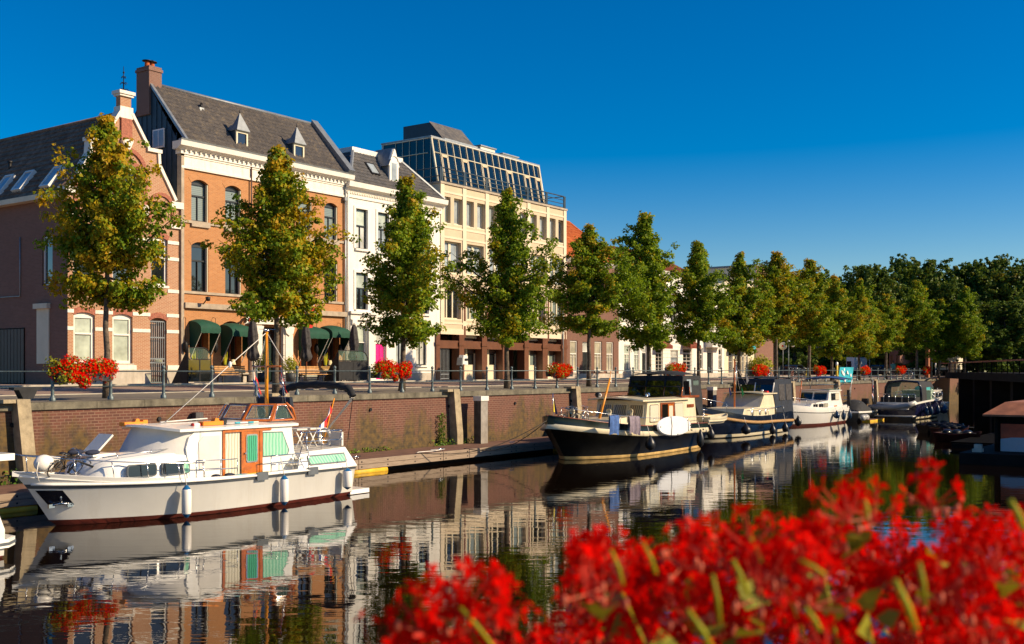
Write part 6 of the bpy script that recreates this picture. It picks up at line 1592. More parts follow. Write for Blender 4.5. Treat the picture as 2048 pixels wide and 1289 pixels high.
def camber_roof(m, x0, x1, y0, y1, z, th, cam, mat, nose=0, n=8):
    secs = []
    for i in range(2):
        x = (x0, x1)[i]; row = []
        for k in range(n + 1):
            f = k / n; row.append((x - (nose * math.sin(math.pi * f) if i == 0 else 0), y0 + (y1 - y0) * f, z + cam * math.sin(math.pi * f)))
        secs.append(row)
    top = [[(p[0], p[1], p[2] + th) for p in r] for r in secs]
    m.loft([secs[0], top[0], top[1], secs[1], secs[0]], mat, False)
    for f in (0, 1): m.face([(secs[0][-f][0], secs[0][-f][1], secs[0][-f][2]), secs[1][-f], top[1][-f], top[0][-f]], mat)
def fender(x, y, zt, L, r_, body, cap, lab, grp, ball=False, rope=None):
    m = MB(); z = zt
    if ball: m.lathe([(.01, 0), (.05, -.03), (r_ * .5, -.12), (r_ * .92, -L * .42), (r_, -L * .6), (r_ * .8, -L * .85), (.01, -L)], (x, y, z), body, 16); m.lathe([(.02, .04), (.055, .0), (.05, -.04)], (x, y, z), cap, 10)
    else:
        c = L * .13; m.lathe([(.01, .0), (.045, -.02), (r_ * .9, -c)], (x, y, z), cap, 16); m.lathe([(r_ * .9, -c), (r_, -c - .03), (r_, -L + c + .03), (r_ * .9, -L + c)], (x, y, z), body, 16); m.lathe([(r_ * .9, -L + c), (.045, -L + .02), (.01, -L)], (x, y, z), cap, 16)
    if rope: m.tube([(x, y, z), rope], .012, 'rope_white', 5)
    one(m, 'fender', lab, 'fender', grp, (x, y, z - L / 2))
def rails(t, pts, r_, posts, name='rail', mat='steel', zs=(0,)):
    m = MB()
    for dz in zs: m.tube([Vector(p) - Vector((0, 0, dz)) for p in pts], r_, mat, 6)
    for a, b in posts: m.tube([a, b], r_ * .9, mat, 6)
    m.build(name, t)

# A: the white cruiser
yc = 24.98; YN = 23.78
A = thing('motor_cruiser', 'large white motor cruiser in the foreground with varnished orange-brown doors and red waterline', 'boat', (19, yc, 0), 'boats moored along the jetty')
m = MB(); HA = hull(m, [(1.44, .99, .99, 1.70, 14.05, 24.35), (1.10, .955, .92, 1.73, 14.35, 24.35), (1.01, .87, .84, 1.73, 14.42, 24.35), (.985, .845, .815, 1.68, 14.45, 24.35), (.16, .12, .12, 1.65, 15.0, 24.25), (-.4, -.4, -.4, .9, 15.7, 24.0)], yc, ['gel_white', 'rubber_grey', 'rubber_grey', 'gel_white', 'antifoul'], p=.8, sm=.48, tr=.86); m.build('hull', A)
m = MB(); m.tube([HA(s, -1, 1, .02) for s in np.linspace(0.01, 1, 24)], .035, 'gel_white', 6); m.tube([HA(s, 1, 1, .02) for s in np.linspace(0.01, 1, 24)], .035, 'gel_white', 6); m.build('rubbing_strake', A)
m = MB(); m.box(24.2, 25.05, yc - 1.4, yc + 1.4, .02, .16, 'gel_white'); m.box(24.2, 25.0, yc - 1.35, yc + 1.35, -.08, .019, 'antifoul'); m.build('swim_platform', A)
# foredeck trunk and fore cabin
m = MB()
secs = []
for x, w, z in ((15.75, .55, 1.22), (15.95, .85, 1.50), (16.3, 1.02, 1.60), (17.2, 1.16, 1.66), (18.6, 1.20, 1.72)):
    secs.append([(x - (.0), yc - w, 1.0), (x, yc - w + .02, z - .10), (x, yc - w + .12, z), (x, yc, z + .06), (x, yc + w - .12, z), (x, yc + w - .02, z - .10), (x, yc + w, 1.0)])
m.loft(secs, 'gel_white'); m.face(secs[0], 'gel_white'); m.build('fore_cabin', A)
port(A, YN + .04, 16.42, 17.3, 1.15, 1.48, 'tint', 'rubber_grey', .08); port(A, YN, 17.42, 18.3, 1.14, 1.48, 'tint', 'rubber_grey', .08)
m = MB(); m.prism([(18.1, 1.17), (18.3, 1.17), (18.22, 1.45), (18.1, 1.45)], 'y', YN - .042, YN - .03, 'green_drape'); m.build('curtain', A)
m = MB(); m.face([(15.86, yc - .62, 1.28), (16.02, yc - .85, 1.28), (16.14, yc - .88, 1.46), (15.96, yc - .66, 1.46)], 'pane_dark'); m.build('window', A)
m = MB(); m.tube([(16.0, yc - .75, 1.68), (18.3, yc - 1.0, 1.84)], .014, 'steel', 6)
for x in (16.4, 17.4, 18.2): m.tube([(x, yc - .80, 1.6), (x, yc - .80 - .0 * x, 1.72 + (x - 16) * .06)], .01, 'steel', 5)
m.build('handrail', A)
m = MB(); m.rbox((16.55, yc + .25, 1.98), (.62, .6, .05), 'cover_white', (0, -.75, 0)); m.rbox((16.5, yc + .25, 1.69), (.66, .66, .06), 'gel_white'); m.build('deck_hatch', A)
# saloon
m = MB(); xa, xb = 18.4, 22.0
m.box(xa + .6, xb - .6, YN, YN + .05, .92, 2.24, 'gel_white', ) if False else None
def side_wall(m, y, th, P, holes=None): m.prism(P, 'y', y, y + th, 'gel_white')
for y in (YN, yc + (yc - YN) - .06):
    side_wall(m, y, .06, [(18.35, .92), (19.40, .92), (19.40, 2.24), (18.5, 2.24), (18.3, 2.1), (18.2, 1.8)])
    side_wall(m, y, .06, [(20.82, .92), (22.35, .92), (22.05, 1.5), (21.95, 2.24), (20.82, 2.24)])
m.box(18.35, 18.41, YN + .06, yc + 1.14, .92, 1.75, 'gel_white'); m.box(21.9, 21.96, YN + .06, yc + 1.14, .92, 2.24, 'gel_white')
build_split(m, 'saloon_wall', A)
m = MB(); m.prism([(18.62, 1.18), (19.3, 1.18), (19.3, 2.1), (18.75, 2.1), (18.6, 1.95)], 'y', YN - .02, YN - .001, 'cover_white'); m.build('side_window_cover', A)
# grey-white cloth over the wrap-round windscreen
m = MB(); secs = []
base = [(18.75, yc + 1.2), (18.1, yc + 1.12), (17.45, yc + .75), (17.2, yc), (17.42, yc - .75), (17.95, yc - 1.1), (18.62, YN - .012)]
topp = [(18.8, yc + 1.18), (18.3, yc + 1.12), (17.9, yc + .75), (17.72, yc), (17.9, yc - .75), (18.3, yc - 1.12), (18.7, YN - .010)]
m.loft([[(x, y, 1.62 + .02 * (i % 2) - .0 * i) for i, (x, y) in enumerate(base)], [(x * .5 + u * .5 + .03 * (-1) ** i, y, 2.0 + .03 * (-1) ** i) for i, ((x, y), (u, v)) in enumerate(zip(base, topp))], [(x, y, 2.34) for x, y in topp]], 'cover_white')
m.build('windscreen_cover', A)
m = MB(); camber_roof(m, 17.95, 22.15, yc - 1.28, yc + 1.28, 2.25, .07, .12, 'gel_white', .55, 12); m.build('saloon_roof', A)
# doorway with drape, varnished door, green-curtained window
m = MB()
for a, b, z0, z1 in ((19.40, 19.48, .95, 2.22), (20.06, 20.12, .95, 2.16), (20.72, 20.82, .95, 2.16), (19.48, 21.15, 2.16, 2.235)): m.box(a, b, YN - .03, YN + .05, z0, z1, 'varnish')
m.build('door_frame', A)
m = MB(); m.box(19.48, 20.06, YN + .03, YN + .04, .97, 2.16, 'cream_drape'); m.box(19.48, 20.06, YN + .01, YN + .05, .93, .97, 'interior'); m.build('drape', A)
d = MB(); d.box(20.12, 20.72, YN - .015, YN + .03, .95, 2.16, 'varnish'); d.box(20.15, 20.69, YN - .025, YN - .016, .97, 1.15, 'varnish'); o = d.build('door', A)
g = MB(); g.prism(rr(20.22, 20.64, 1.28, 2.08, .07), 'y', YN - .035, YN - .016, 'steel'); g.prism(rr(20.26, 20.60, 1.32, 2.04, .06), 'y', YN - .041, YN - .034, 'deep_green_drape'); g.build('window', o)
h = MB(); h.ball((20.17, YN - .05, 1.55), .03, 'steel', 8, 6); h.build('handle', o)
m = MB(); m.prism([(20.82, 1.40), (21.78, 1.40), (21.84, 1.55), (21.58, 2.10), (20.82, 2.12)], 'y', YN - .02, YN - .001, 'rubber_grey'); o = m.build('window', A)
m = MB(); m.prism([(20.84, 1.43), (21.75, 1.43), (21.80, 1.55), (21.56, 2.07), (20.84, 2.09)], 'y', YN - .028, YN - .019, 'green_drape'); m.build('curtain', o)
# flybridge screen
fb = [(21.1, yc + 1.15), (20.72, yc + .5), (20.72, yc - .45), (21.35, yc - 1.0), (22.25, yc - 1.05)]
ft = [(21.45, yc + 1.1), (21.08, yc + .5), (21.08, yc - .43), (21.6, yc - .95), (22.0, yc - 1.0)]
m = MB(); g = []
Bz, Tz = 2.40, 2.90
for i in range(4):
    a, b, c, d = Vector((*fb[i], Bz)), Vector((*fb[i + 1], Bz)), Vector((*ft[i + 1], Tz)), Vector((*ft[i], Tz))
    if i == 3: c = Vector((ft[4][0] - .12, ft[4][1], Tz))
    def q(u, v): return (a * (1 - u) + b * u) * (1 - v) + (d * (1 - u) + c * u) * v
    for u0, u1, v0, v1 in ((0, 1, 0, .12), (0, 1, .88, 1), (0, .1, .12, .88), (.9, 1, .12, .88)):
        P = [q(u0, v0), q(u1, v0), q(u1, v1), q(u0, v1)]; nn = (P[1] - P[0]).cross(P[3] - P[0]).normalized() * .02
        m.mesh([p - nn for p in P] + [p + nn for p in P], [(0, 3, 2, 1), (4, 5, 6, 7), (0, 1, 5, 4), (1, 2, 6, 5), (2, 3, 7, 6), (3, 0, 4, 7)], 'varnish')
    g.append([q(.1, .12), q(.9, .12), q(.9, .88), q(.1, .88)])
m.tube([(22.25, yc - 1.05, 2.4), (22.15, yc - 1.02, 2.75), (21.9, yc - 1.0, 2.92)], .04, 'varnish', 6)
o = m.build('flybridge_screen', A)
for P in g:
    k = MB(); k.face(P, 'clear_glass'); nn = (P[1] - P[0]).cross(P[3] - P[0]).normalized() * .024; k.tube([p + nn for p in P] + [P[0] + nn], .016, 'steel', 5); k.build('pane', o)
m = MB(); m.lathe([(.17, -.012), (.18, 0), (.17, .012)], (21.5, yc - .4, 2.62), 'rubber_grey', 14, 'x'); m.tube([(21.5, yc - .4, 2.4), (21.5, yc - .4, 2.62)], .03, 'iron', 6); m.build('steering_wheel', A)
m = MB(); m.rbox((22.35, yc - .05, 2.72), (.12, 1.5, .72), 'canvas_blue', (0, -.15, 0)); m.build('seat_back', A)
# mast
m = MB(); m.tube([(22.05, yc, 2.3), (22.05, yc, 5.05)], [.06, .048], 'mast_yellow', 10); m.lathe([(.05, 5.05), (.09, 5.07), (.09, 5.1), (.001, 5.1)], (22.05, yc, 0), 'steel', 10); o = m.build('mast', A)
k = MB(); k.tube([(22.05, yc - .62, 4.0), (22.05, yc + .62, 4.0)], .03, 'varnish', 6); k.build('spreader', o)
k = MB()
for e in ((18.3, yc - .15, 2.45), (22.3, yc - .62, 4.0), (22.3, yc + .62, 4.0)): k.tube([(22.05, yc, 5.03), e], .012, 'rope_white', 5)
for s in (-1, 1): k.tube([(22.05, yc + s * .62, 4.0), (22.25, yc + s * .72, 2.4)], .009, 'steel', 5)
k.tube([(22.05, yc, 5.06), (22.05, yc - .0, 5.06)], .01, 'steel', 5); k.tube([(21.75, yc, 5.12), (22.4, yc, 5.12)], .01, 'steel', 5); k.build('stay', o)
k = MB(); k.ball((20.6, yc - .08, 4.05), (.05, .05, .10), 'gel_white', 8, 6); k.build('stay_light', o)
# folded bimini
m = MB(); x = 23.95; P = [(x - .1, yc + 1.35, 3.12), (x - .02, yc + 1.15, 3.30), (x, yc + .6, 3.41), (x, yc - .4, 3.44), (x, yc - 1.2, 3.40), (x + .02, yc - 1.60, 3.30), (x + .03, yc - 1.72, 3.08)]
pts = []
for i in range(len(P) - 1):
    for k in range(5): f = k / 5; pts.append(Vector(P[i]) * (1 - f) + Vector(P[i + 1]) * f)
pts.append(Vector(P[-1])); m.tube(pts, [.115 + .018 * math.sin(i * 1.9) for i in range(len(pts))], 'canvas_dark', 10); o = m.build('folded_bimini', A)
k = MB()
for s, e in ((1, (22.75, yc + 1.2, 2.3)), (-1, (24.15, yc - .35, 1.92))):
    for q in (-.05, 0, .05):
        a = Vector(P[0] if s > 0 else P[-1]); k.tube([a + Vector((q, 0, -.04)), Vector(e) + Vector((q * .4, 0, 0))], .014, 'rope_white', 5)
k.tube([P[-1], (24.2, yc - 1.3, 1.75)], .012, 'iron', 5); build_split(k, 'strut', o)
# aft cabin
m = MB(); secs = []
for x, zt in ((22.25, 1.44), (24.15, 1.50)):
    xo = .0
    secs.append([(x - (.28 if x < 23 else -.28), yc - 1.45, .94), (x, yc - 1.22, zt), (x, yc, zt + .05), (x, yc + 1.22, zt), (x - (.28 if x < 23 else -.28), yc + 1.45, .94)])
m.loft(secs, ['gel_white', 'deck_grey', 'deck_grey', 'gel_white'], False)
for s in secs: m.face(s, 'gel_white')
m.box(22.2, 24.22, yc - 1.27, yc + 1.27, 1.44, 1.47, 'gel_white') if False else None
m.build('aft_cabin', A)
m = MB(); sl = (1.45 - 1.22) / .52
P = rr(22.46, 24.04, 1.05, 1.34, .07); m.prism(P, 'y', -.03, .0, 'rubber_grey'); m.prism(rr(22.50, 24.0, 1.09, 1.30, .05), 'y', -.04, -.03, 'green_drape')
m.v = [(v[0], yc - 1.45 + (v[2] - .94) * .43 + v[1], v[2]) for v in m.v]; m.build('window', A)
m = MB()
for k, (x, z) in enumerate(((22.02, 1.14), (22.2, 1.30))): m.box(x - .3, x + .05, YN - .2, YN + .25, z - .03, z, 'deck_grey')
m.build('step', A)
top = 2.02
rails(A, [(22.4, yc - 1.15, top), (24.1, yc - 1.15, top), (24.2, yc - 1.05, top), (24.2, yc + 1.05, top), (22.4, yc + 1.15, top)], .018, [((x, y, 1.45), (x, y, top)) for x, y in ((22.6, yc - 1.15), (23.2, yc - 1.15), (24.05, yc - 1.15), (24.2, yc - .6), (24.2, yc), (24.2, yc + .8), (23.2, yc + 1.15))], 'aft_rail', zs=(0, .28))
m = MB(); m.box(24.18, 24.3, yc - 1.0, yc - .55, 1.52, 1.95, 'cover_white'); m.torus((24.28, yc - .2, 1.75), .26, .06, 'gel_white', 'x'); m.build('lifebuoy', A)
m = MB()
for x in (22.75, 23.3): m.tube([(x, yc - .5, 1.5), (x + .35, yc - .5, 2.05)], .02, 'gel_white', 5); m.tube([(x + .35, yc - .5, 1.5), (x, yc - .5, 2.05)], .02, 'gel_white', 5); m.tube([(x, yc - .1, 1.5), (x + .35, yc - .1, 2.05)], .02, 'gel_white', 5); m.box(x - .02, x + .4, yc - .6, yc + .0, 2.05, 2.10, 'cover_white')
one(m, 'folding_stool', 'folding white stools and table on the aft deck of the white cruiser', 'deck furniture', None, (23, yc, 1.5))
# side rails
z_ = lambda s: HA(s).z
s_ = np.linspace(.02, .43, 12); top_ = [HA(s, -1, 0, -.08) + Vector((0, 0, .40 + .04 * 0)) for s in s_]; low_ = [HA(s, -1, 0, -.08) + Vector((0, 0, .22)) for s in s_]
bow = Vector((14.1, yc, 1.86)); rails(A, [bow] + top_, .016, [(HA(s, -1, 0, -.06), HA(s, -1, 0, -.08) + Vector((-.05, 0, .40))) for s in (.06, .12, .2, .28, .36, .43)], 'bow_rail')
rails(A, [bow] + [HA(s, 1, 0, -.08) + Vector((0, 0, .42)) for s in s_], .016, [(HA(s, 1, 0, -.06), HA(s, 1, 0, -.08) + Vector((-.05, 0, .42))) for s in (.06, .15, .28, .4)], 'bow_rail')
for s0, s1 in ((.405, .535), (.655, .80)):
    S = np.linspace(s0, s1, 6); rails(A, [HA(s, -1, 0, -.06) + Vector((0, 0, .46)) for s in S], .016, [(HA(s, -1, 0, -.06), HA(s, -1, 0, -.06) + Vector((0, 0, .46))) for s in (s0, (s0 + s1) / 2 + .01, s1)], 'side_rail', zs=(0, .25))
m = MB(); m.tube([HA(.80, -1, 0, -.06) + Vector((0, 0, .46)), (22.45, yc - 1.2, 1.9)], .015, 'steel', 6); m.tube([HA(.76, -1, 0, -.1) + Vector((0, 0, .1)), (22.3, yc - 1.25, 1.6)], .015, 'steel', 6); m.build('step_rail', A)
# anchor in its steel plate
m = MB()
def hp3(s, v): return HA(s, -1, 3, .014) * (1 - v) + HA(s, -1, 4, .014) * v
m.loft([[hp3(.010 + .052 * i / 8 + .006 * v, .05 + .46 * v) + Vector((-.008, 0, 0)) for v in (0, .25, .5, .75, 1)] for i in range(9)], 'tint'); m.build('anchor_plate', A)
c = hp3(.04, .46) + Vector((0, -.05, 0)); m = MB(); m.tube([c + Vector((0, 0, .3)), c], .03, 'steel', 6); m.tube([c + Vector((-.22, .16, -.06)), c, c + Vector((.24, -.1, -.04))], .028, 'steel', 6); m.rbox(c + Vector((.2, -.08, -.05)), (.16, .05, .09), 'steel'); m.rbox(c + Vector((-.18, .12, -.06)), (.16, .05, .09), 'steel'); m.build('anchor', A)
m = MB()
for s in (.60, .80): p = HA(s, -1, 1, .03); m.box(p.x - .2, p.x + .2, p.y - .03, p.y + .02, p.z - .14, p.z + .08, 'rubber_grey')
build_split(m, 'rubber_pad', A)
for x, L, r_, lab in ((17.78, .86, .125, 'long white fender with blue ends hanging amidships of the white cruiser, left one'), (21.05, .86, .125, 'long white fender with blue ends hanging below the doorway of the white cruiser'), (23.72, .66, .15, 'short fat white fender with navy top at the stern of the white cruiser')):
    s = (x - 14.35) / 10.0; p = HA(s, -1, 1, r_ + .05); fender(p.x, p.y, .90, L, r_, 'fender_white', 'fender_blue', lab, 'white fenders on the cruiser', rope=(p.x, p.y + .15, 1.4))
fender(24.45, yc + .2, .85, .62, .2, 'canvas_green' if False else 'hull_green', 'fender_navy', 'dark green fender behind the stern of the white cruiser', None)
m = MB(); m.ball((0, 0, 0), (.25, .19, .21), 'fender_white', 16, 12); m.tube([(-.2, -.1, .05), (-.26, -.12, -.2), (-.2, -.12, -.42)], .012, 'rope_white', 5)
p = Vector((14.62, yc - .42, 1.62)); m.xf(Matrix.Translation(p)); one(m, 'round_fender', 'big white round fender lying on the bow of the white cruiser', 'fender', None, p)
for i, (x, y, a, l) in enumerate(((15.15, yc - .35, .25, 'folded bicycle on the cruiser foredeck, nearest the bow'), (15.45, yc - .05, -.3, 'folded bicycle on the cruiser foredeck, behind the other one'))):
    bicycle(x, y, 1.27, a, l, 'bicycles on the white cruiser', .5, .66)
m = MB(); m.ball((15.55, yc - .3, 1.83), (.24, .1, .07), 'cloth_navy', 10, 6); m.ball((15.95, yc - .4, 1.80), (.22, .1, .07), 'cloth_navy', 10, 6); m.tube([(15.2, yc - .5, 1.35), (15.5, yc - .45, 1.62), (16.0, yc - .5, 1.4)], .03, 'iron', 6); m.rbox((15.0, yc - .15, 1.70), (.32, .2, .1), 'cover_white', (.1, .1, .2))
one(m, 'saddle_cover', 'navy padded saddle covers lying on the folded bicycles of the cruiser', 'cover', None, (15.7, yc - .3, 1.7))
for x, y, c, l, s in ((17.75, yc + .55, 'orange_plastic', 'orange toolbox lying at the front of the cruiser roof', .3), (19.25, yc - .9, 'orange_plastic', 'orange case with a black end lying on the cruiser roof', .34)):
    m = MB(); m.box(x - s, x + s, y - .12, y + .12, 2.37, 2.48, c); m.prism([(x + s * .2, 2.48), (x + s * .7, 2.48), (x + s * .6, 2.56), (x + s * .3, 2.56)], 'y', y - .08, y + .08, c); m.box(x + s, x + s + .14, y - .1, y + .1, 2.37, 2.52, 'iron' if s > .3 else c)
    one(m, 'tool_case', l, 'box', None, (x, y, 2.37))
m = MB(); m.tube([(18.2, yc - .1, 2.47), (20.0, yc + .2, 2.5)], .02, 'paint_white', 6); m.tube([(19.7, yc - 1.0, 2.40), (20.9, yc - .95, 2.40)], .02, 'paint_white', 6); m.tube([(20.0, yc - .995, 2.402), (20.2, yc - .985, 2.402)], .026, 'cyan_plastic', 6); m.tube([(20.5, yc - .97, 2.402), (20.7, yc - .965, 2.402)], .026, 'cyan_plastic', 6)
one(m, 'boat_hook', 'white boat hooks with blue rings lying on the cruiser roof', 'boat hook', None, (19, yc, 2.4))
m = MB(); m.tube([(18.62, yc - .9, 2.40), (18.95, yc - .9, 2.40)], .05, 'red_plastic', 8); m.tube([(18.66, yc - .9, 2.401), (18.85, yc - .9, 2.401)], .055, 'gel_white', 8); one(m, 'roof_bottle', 'small red and white bottle lying on the cruiser roof', 'bottle', None, (18.8, yc - .9, 2.4))
for x0, x1, c, l in ((19.75, 20.15, 'cyan_plastic', 'light blue mat on the side deck below the cruiser door'), (20.15, 20.6, 'yellow_plastic', 'yellow mat on the side deck below the cruiser door'), (20.62, 20.95, 'stem_green', 'lime mat on the side deck below the cruiser door')):
    m = MB(); m.box(x0, x1, 23.40, 23.72, .965, .985, c); one(m, 'door_mat', l, 'mat', 'mats on the cruiser side deck', (x0, 23.5, .97))
for x, l in ((19.0, 'navy shoes on the cruiser side deck, left pair'), (19.45, 'navy shoes on the cruiser side deck, pair by the doorway')):
    m = MB(); m.ball((x, 23.5, 1.01), (.16, .06, .05), 'cloth_navy', 8, 6); m.ball((x + .05, 23.62, 1.01), (.16, .06, .05), 'cloth_navy', 8, 6); one(m, 'shoes', l, 'shoes', None, (x, 23.55, .97))
def limp_flag(x, y, z0, z1, dx, cols, lab, w=.5, mat_pole='mast_yellow', L=1.0, name='flag'):
    t = thing(name, lab, 'flag', (x, y, z0)); m = MB(); a, b = Vector((x, y, z0)), Vector((x + dx, y, z1)); m.tube([a, b], .022, mat_pole, 6); m.build('pole', t); m = MB(); n = len(cols); d = (b - a).normalized()
    for k, c in enumerate(cols):
        secs = []
        for i in range(6):
            f = (k + i / 5) / n
            secs.append([b - d * (.02 + j / 8 * L * (.35 + .65 * (1 - f * .4)) + f * L * .55) + Vector((-w * f * (.25 + .75 * j / 8), .05 * math.sin(j * 1.2 + f * 3), -.1 * f)) for j in range(9)])
        m.loft(secs, c)
    m.build('cloth', t)
limp_flag(24.3, yc - .1, 1.55, 2.98, .5, ['flag_red', 'flag_white', 'flag_blue'], 'red, white and blue flag on an orange pole at the stern of the white cruiser', .55, L=.85)
for y, l, cols in ((yc + .58, 'small folded flag in purple and red under the left spreader of the cruiser mast', ['flag_red', 'flag_blue']), (yc - .58, 'small red, white and blue flag under the right spreader of the cruiser mast', ['flag_red', 'flag_white', 'flag_blue'])):
    m = MB()
    for k, c in enumerate(cols):
        f0 = k / len(cols); secs = [[(22.08 + .05 * j - .12 * (f0 + i / 4 / len(cols)), y - .02 * i + .03 * math.sin(2 * j), 3.85 - .42 * j / 5 * 1.5 - .2 * (f0 + i / 4 / len(cols))) for j in range(6)] for i in range(5)]; m.loft(secs, c)
    m.tube([(22.1, y, 4.0), (22.2, y, 2.7)], .006, 'rope_white', 4); one(m, 'signal_flag', l, 'flag', None, (22.1, y, 3.6))
m = MB(); p = [(14.2, yc - .1, 1.4), (12.5, 27.5, .75), (11.9, 28.3, .56)]; m.tube(p, .015, 'rope_dark', 5); one(m, 'mooring_rope', 'mooring rope from the cruiser bow to the jetty at the far left', 'rope', None, p[0])

# neighbour at the left edge
N_b = thing('motor_boat', 'white stern of a motor boat cut by the left edge of the photo', 'boat', (9, 22.6, 0), 'boats moored along the jetty'); yn = 22.75
m = MB(); hull(m, [(1.7, 1.15, 1.0, 1.5, 1.5, 11.75), (.95, .62, .60, 1.5, 2.0, 11.9), (.05, .05, .05, 1.35, 2.8, 11.95), (-.4, -.4, -.4, .8, 3.5, 11.8)], yn, ['gel_white', 'gel_white', 'antifoul'], n=20); m.build('hull', N_b)
m = MB(); P = [(11.3, yn - 1.35), (12.0, yn - 1.3), (12.3, yn - 1.0), (12.35, yn + 1.0), (12.0, yn + 1.3), (11.3, yn + 1.35)]
m.prism(P, 'z', .22, .40, 'gel_white'); m.prism([(a + .012 * (1 if a > 12 else 0), b - (.012 if b < yn else -.012)) for a, b in P], 'z', .27, .33, 'rubber_grey'); m.prism([(a - .05, b) for a, b in P[1:5]], 'z', .401, .41, 'deck_grey'); m.build('swim_platform', N_b)
m = MB(); m.box(8, 11.2, yn - 1.1, yn + 1.1, 1.0, 1.9, 'gel_white'); m.box(7.5, 12.15, yn - 1.25, yn + 1.25, 2.02, 2.16, 'gel_white'); m.build('cockpit_roof', N_b)
rails(N_b, [(11.3, yn - 1.35, 1.75), (11.6, yn - 1.3, 1.72), (11.85, yn - 1.1, 1.5), (11.95, yn - 1.05, .45)], .022, [((11.35, yn - 1.35, 1.0), (11.3, yn - 1.35, 1.75)), ((11.6, yn - 1.2, 1.0), (11.9, yn - 1.08, .9))], 'stern_rail')
m = MB(); m.box(11.75, 11.9, yn + .2, yn + 1.1, 1.1, 1.7, 'canvas_blue'); m.build('cushion', N_b)
fender(11.2, yn - 1.75, .75, .7, .17, 'fender_white', 'fender_white', 'white fender at the stern of the boat cut by the left edge', None)
limp_flag(12.0, 23.6, 1.2, 2.35, .05, ['flag_red', 'flag_white', 'flag_blue'], 'small red, white and blue flag at the far left behind the cut-off boat', .2, 'paint_white', .55)

# B: black and cream Dutch cruiser
yb_ = 25.25
Bt = thing('motor_cruiser', 'black and cream motor cruiser with black canvas wheelhouse and white paddle board on its side', 'boat', (44, yb_, 0), 'boats moored along the jetty')
m = MB(); HB = hull(m, [(1.95, 1.30, 1.20, 1.98, 37.7, 49.9), (1.63, 1.08, .99, 2.00, 37.75, 49.9), (1.42, .90, .80, 2.06, 37.55, 49.9), (1.40, .86, .76, 1.98, 37.9, 49.85), (.16, .13, .13, 1.80, 39.0, 49.4), (.02, .01, .01, 1.78, 39.05, 49.35), (-.5, -.5, -.5, 1.0, 40, 49)], yb_, ['hull_green', 'gel_cream', 'gel_cream', 'hull_black', 'boot_cream', 'hull_black'], p=.62, sm=.42, tr=.8, n=30, dz=.35); m.build('hull', Bt)
m = MB(); m.tube([HB(s, -1, 0, -.02) + Vector((0, 0, .02)) for s in np.linspace(0, 1, 26)], .025, 'varnish_dark', 5); m.tube([HB(s, 1, 0, -.02) + Vector((0, 0, .02)) for s in np.linspace(0, 1, 26)], .025, 'varnish_dark', 5); m.build('bulwark_cap', Bt)
cn, cf = 23.92, 26.62
m = MB(); m.prism([(41.3, 1.2), (41.5, 1.66), (43.7, 1.78), (43.7, 1.2)], 'y', 24.35, 26.2, 'gel_cream'); m.build('fore_cabin', Bt)
m = MB(); rk = .28
m.mesh([(43.75, cn, 1.0), (43.75, cf, 1.0), (43.75 + rk, cf, 2.46), (43.75 + rk, cn, 2.46), (49.2, cn, .95), (49.2, cf, .95), (48.9, cf, 2.5), (48.9, cn, 2.5)], [(0, 1, 2, 3), (0, 3, 7, 4), (1, 5, 6, 2), (4, 7, 6, 5), (3, 2, 6, 7)], 'gel_cream'); m.build('cabin', Bt)
m = MB(); camber_roof(m, 43.35, 48.2, cn - .14, cf + .14, 2.44, .07, .14, 'gel_cream', .35, 10); camber_roof(m, 44.6, 47.6, cn + .35, cf - .35, 2.62, .03, .05, 'tint', 0, 6); m.build('cabin_roof', Bt)
for y0, y1 in ((24.05, 24.82), (24.92, 25.66), (25.76, 26.48)):
    o = portx(Bt, 43.83, y0, y1, 1.62, 2.30, 'shade_drape', 'gel_cream', .08, rake=rk / 1.46)
port(Bt, cn, 44.2, 45.05, 1.45, 2.28, 'cream_drape', 'steel', .08); port(Bt, cn, 46.75, 47.65, 1.5, 2.3, 'cream_drape', 'rubber_grey', .08, sl=-.1)
m = MB(); m.box(45.25, 45.4, cn - .03, cn - .001, 1.0, 2.34, 'varnish_dark'); m.box(46.55, 46.7, cn - .03, cn - .001, 1.0, 2.34, 'varnish_dark'); m.box(45.4, 46.55, cn - .03, cn - .001, 2.26, 2.34, 'varnish_dark'); m.box(45.4, 46.0, cn - .02, cn - .001, 1.0, 2.26, 'interior'); m.build('doorway', Bt)
m = MB(); m.box(46.0, 46.55, cn - .035, cn - .002, 1.05, 2.26, 'varnish'); o = m.build('door', Bt); g = MB(); g.prism(rr(46.08, 46.47, 1.5, 2.18, .05), 'y', cn - .045, cn - .036, 'cream_drape'); g.build('window', o)
m = MB(); m.box(48.05, 48.75, cn - .04, cn - .002, 2.05, 2.2, 'varnish_dark'); m.build('name_board', Bt)
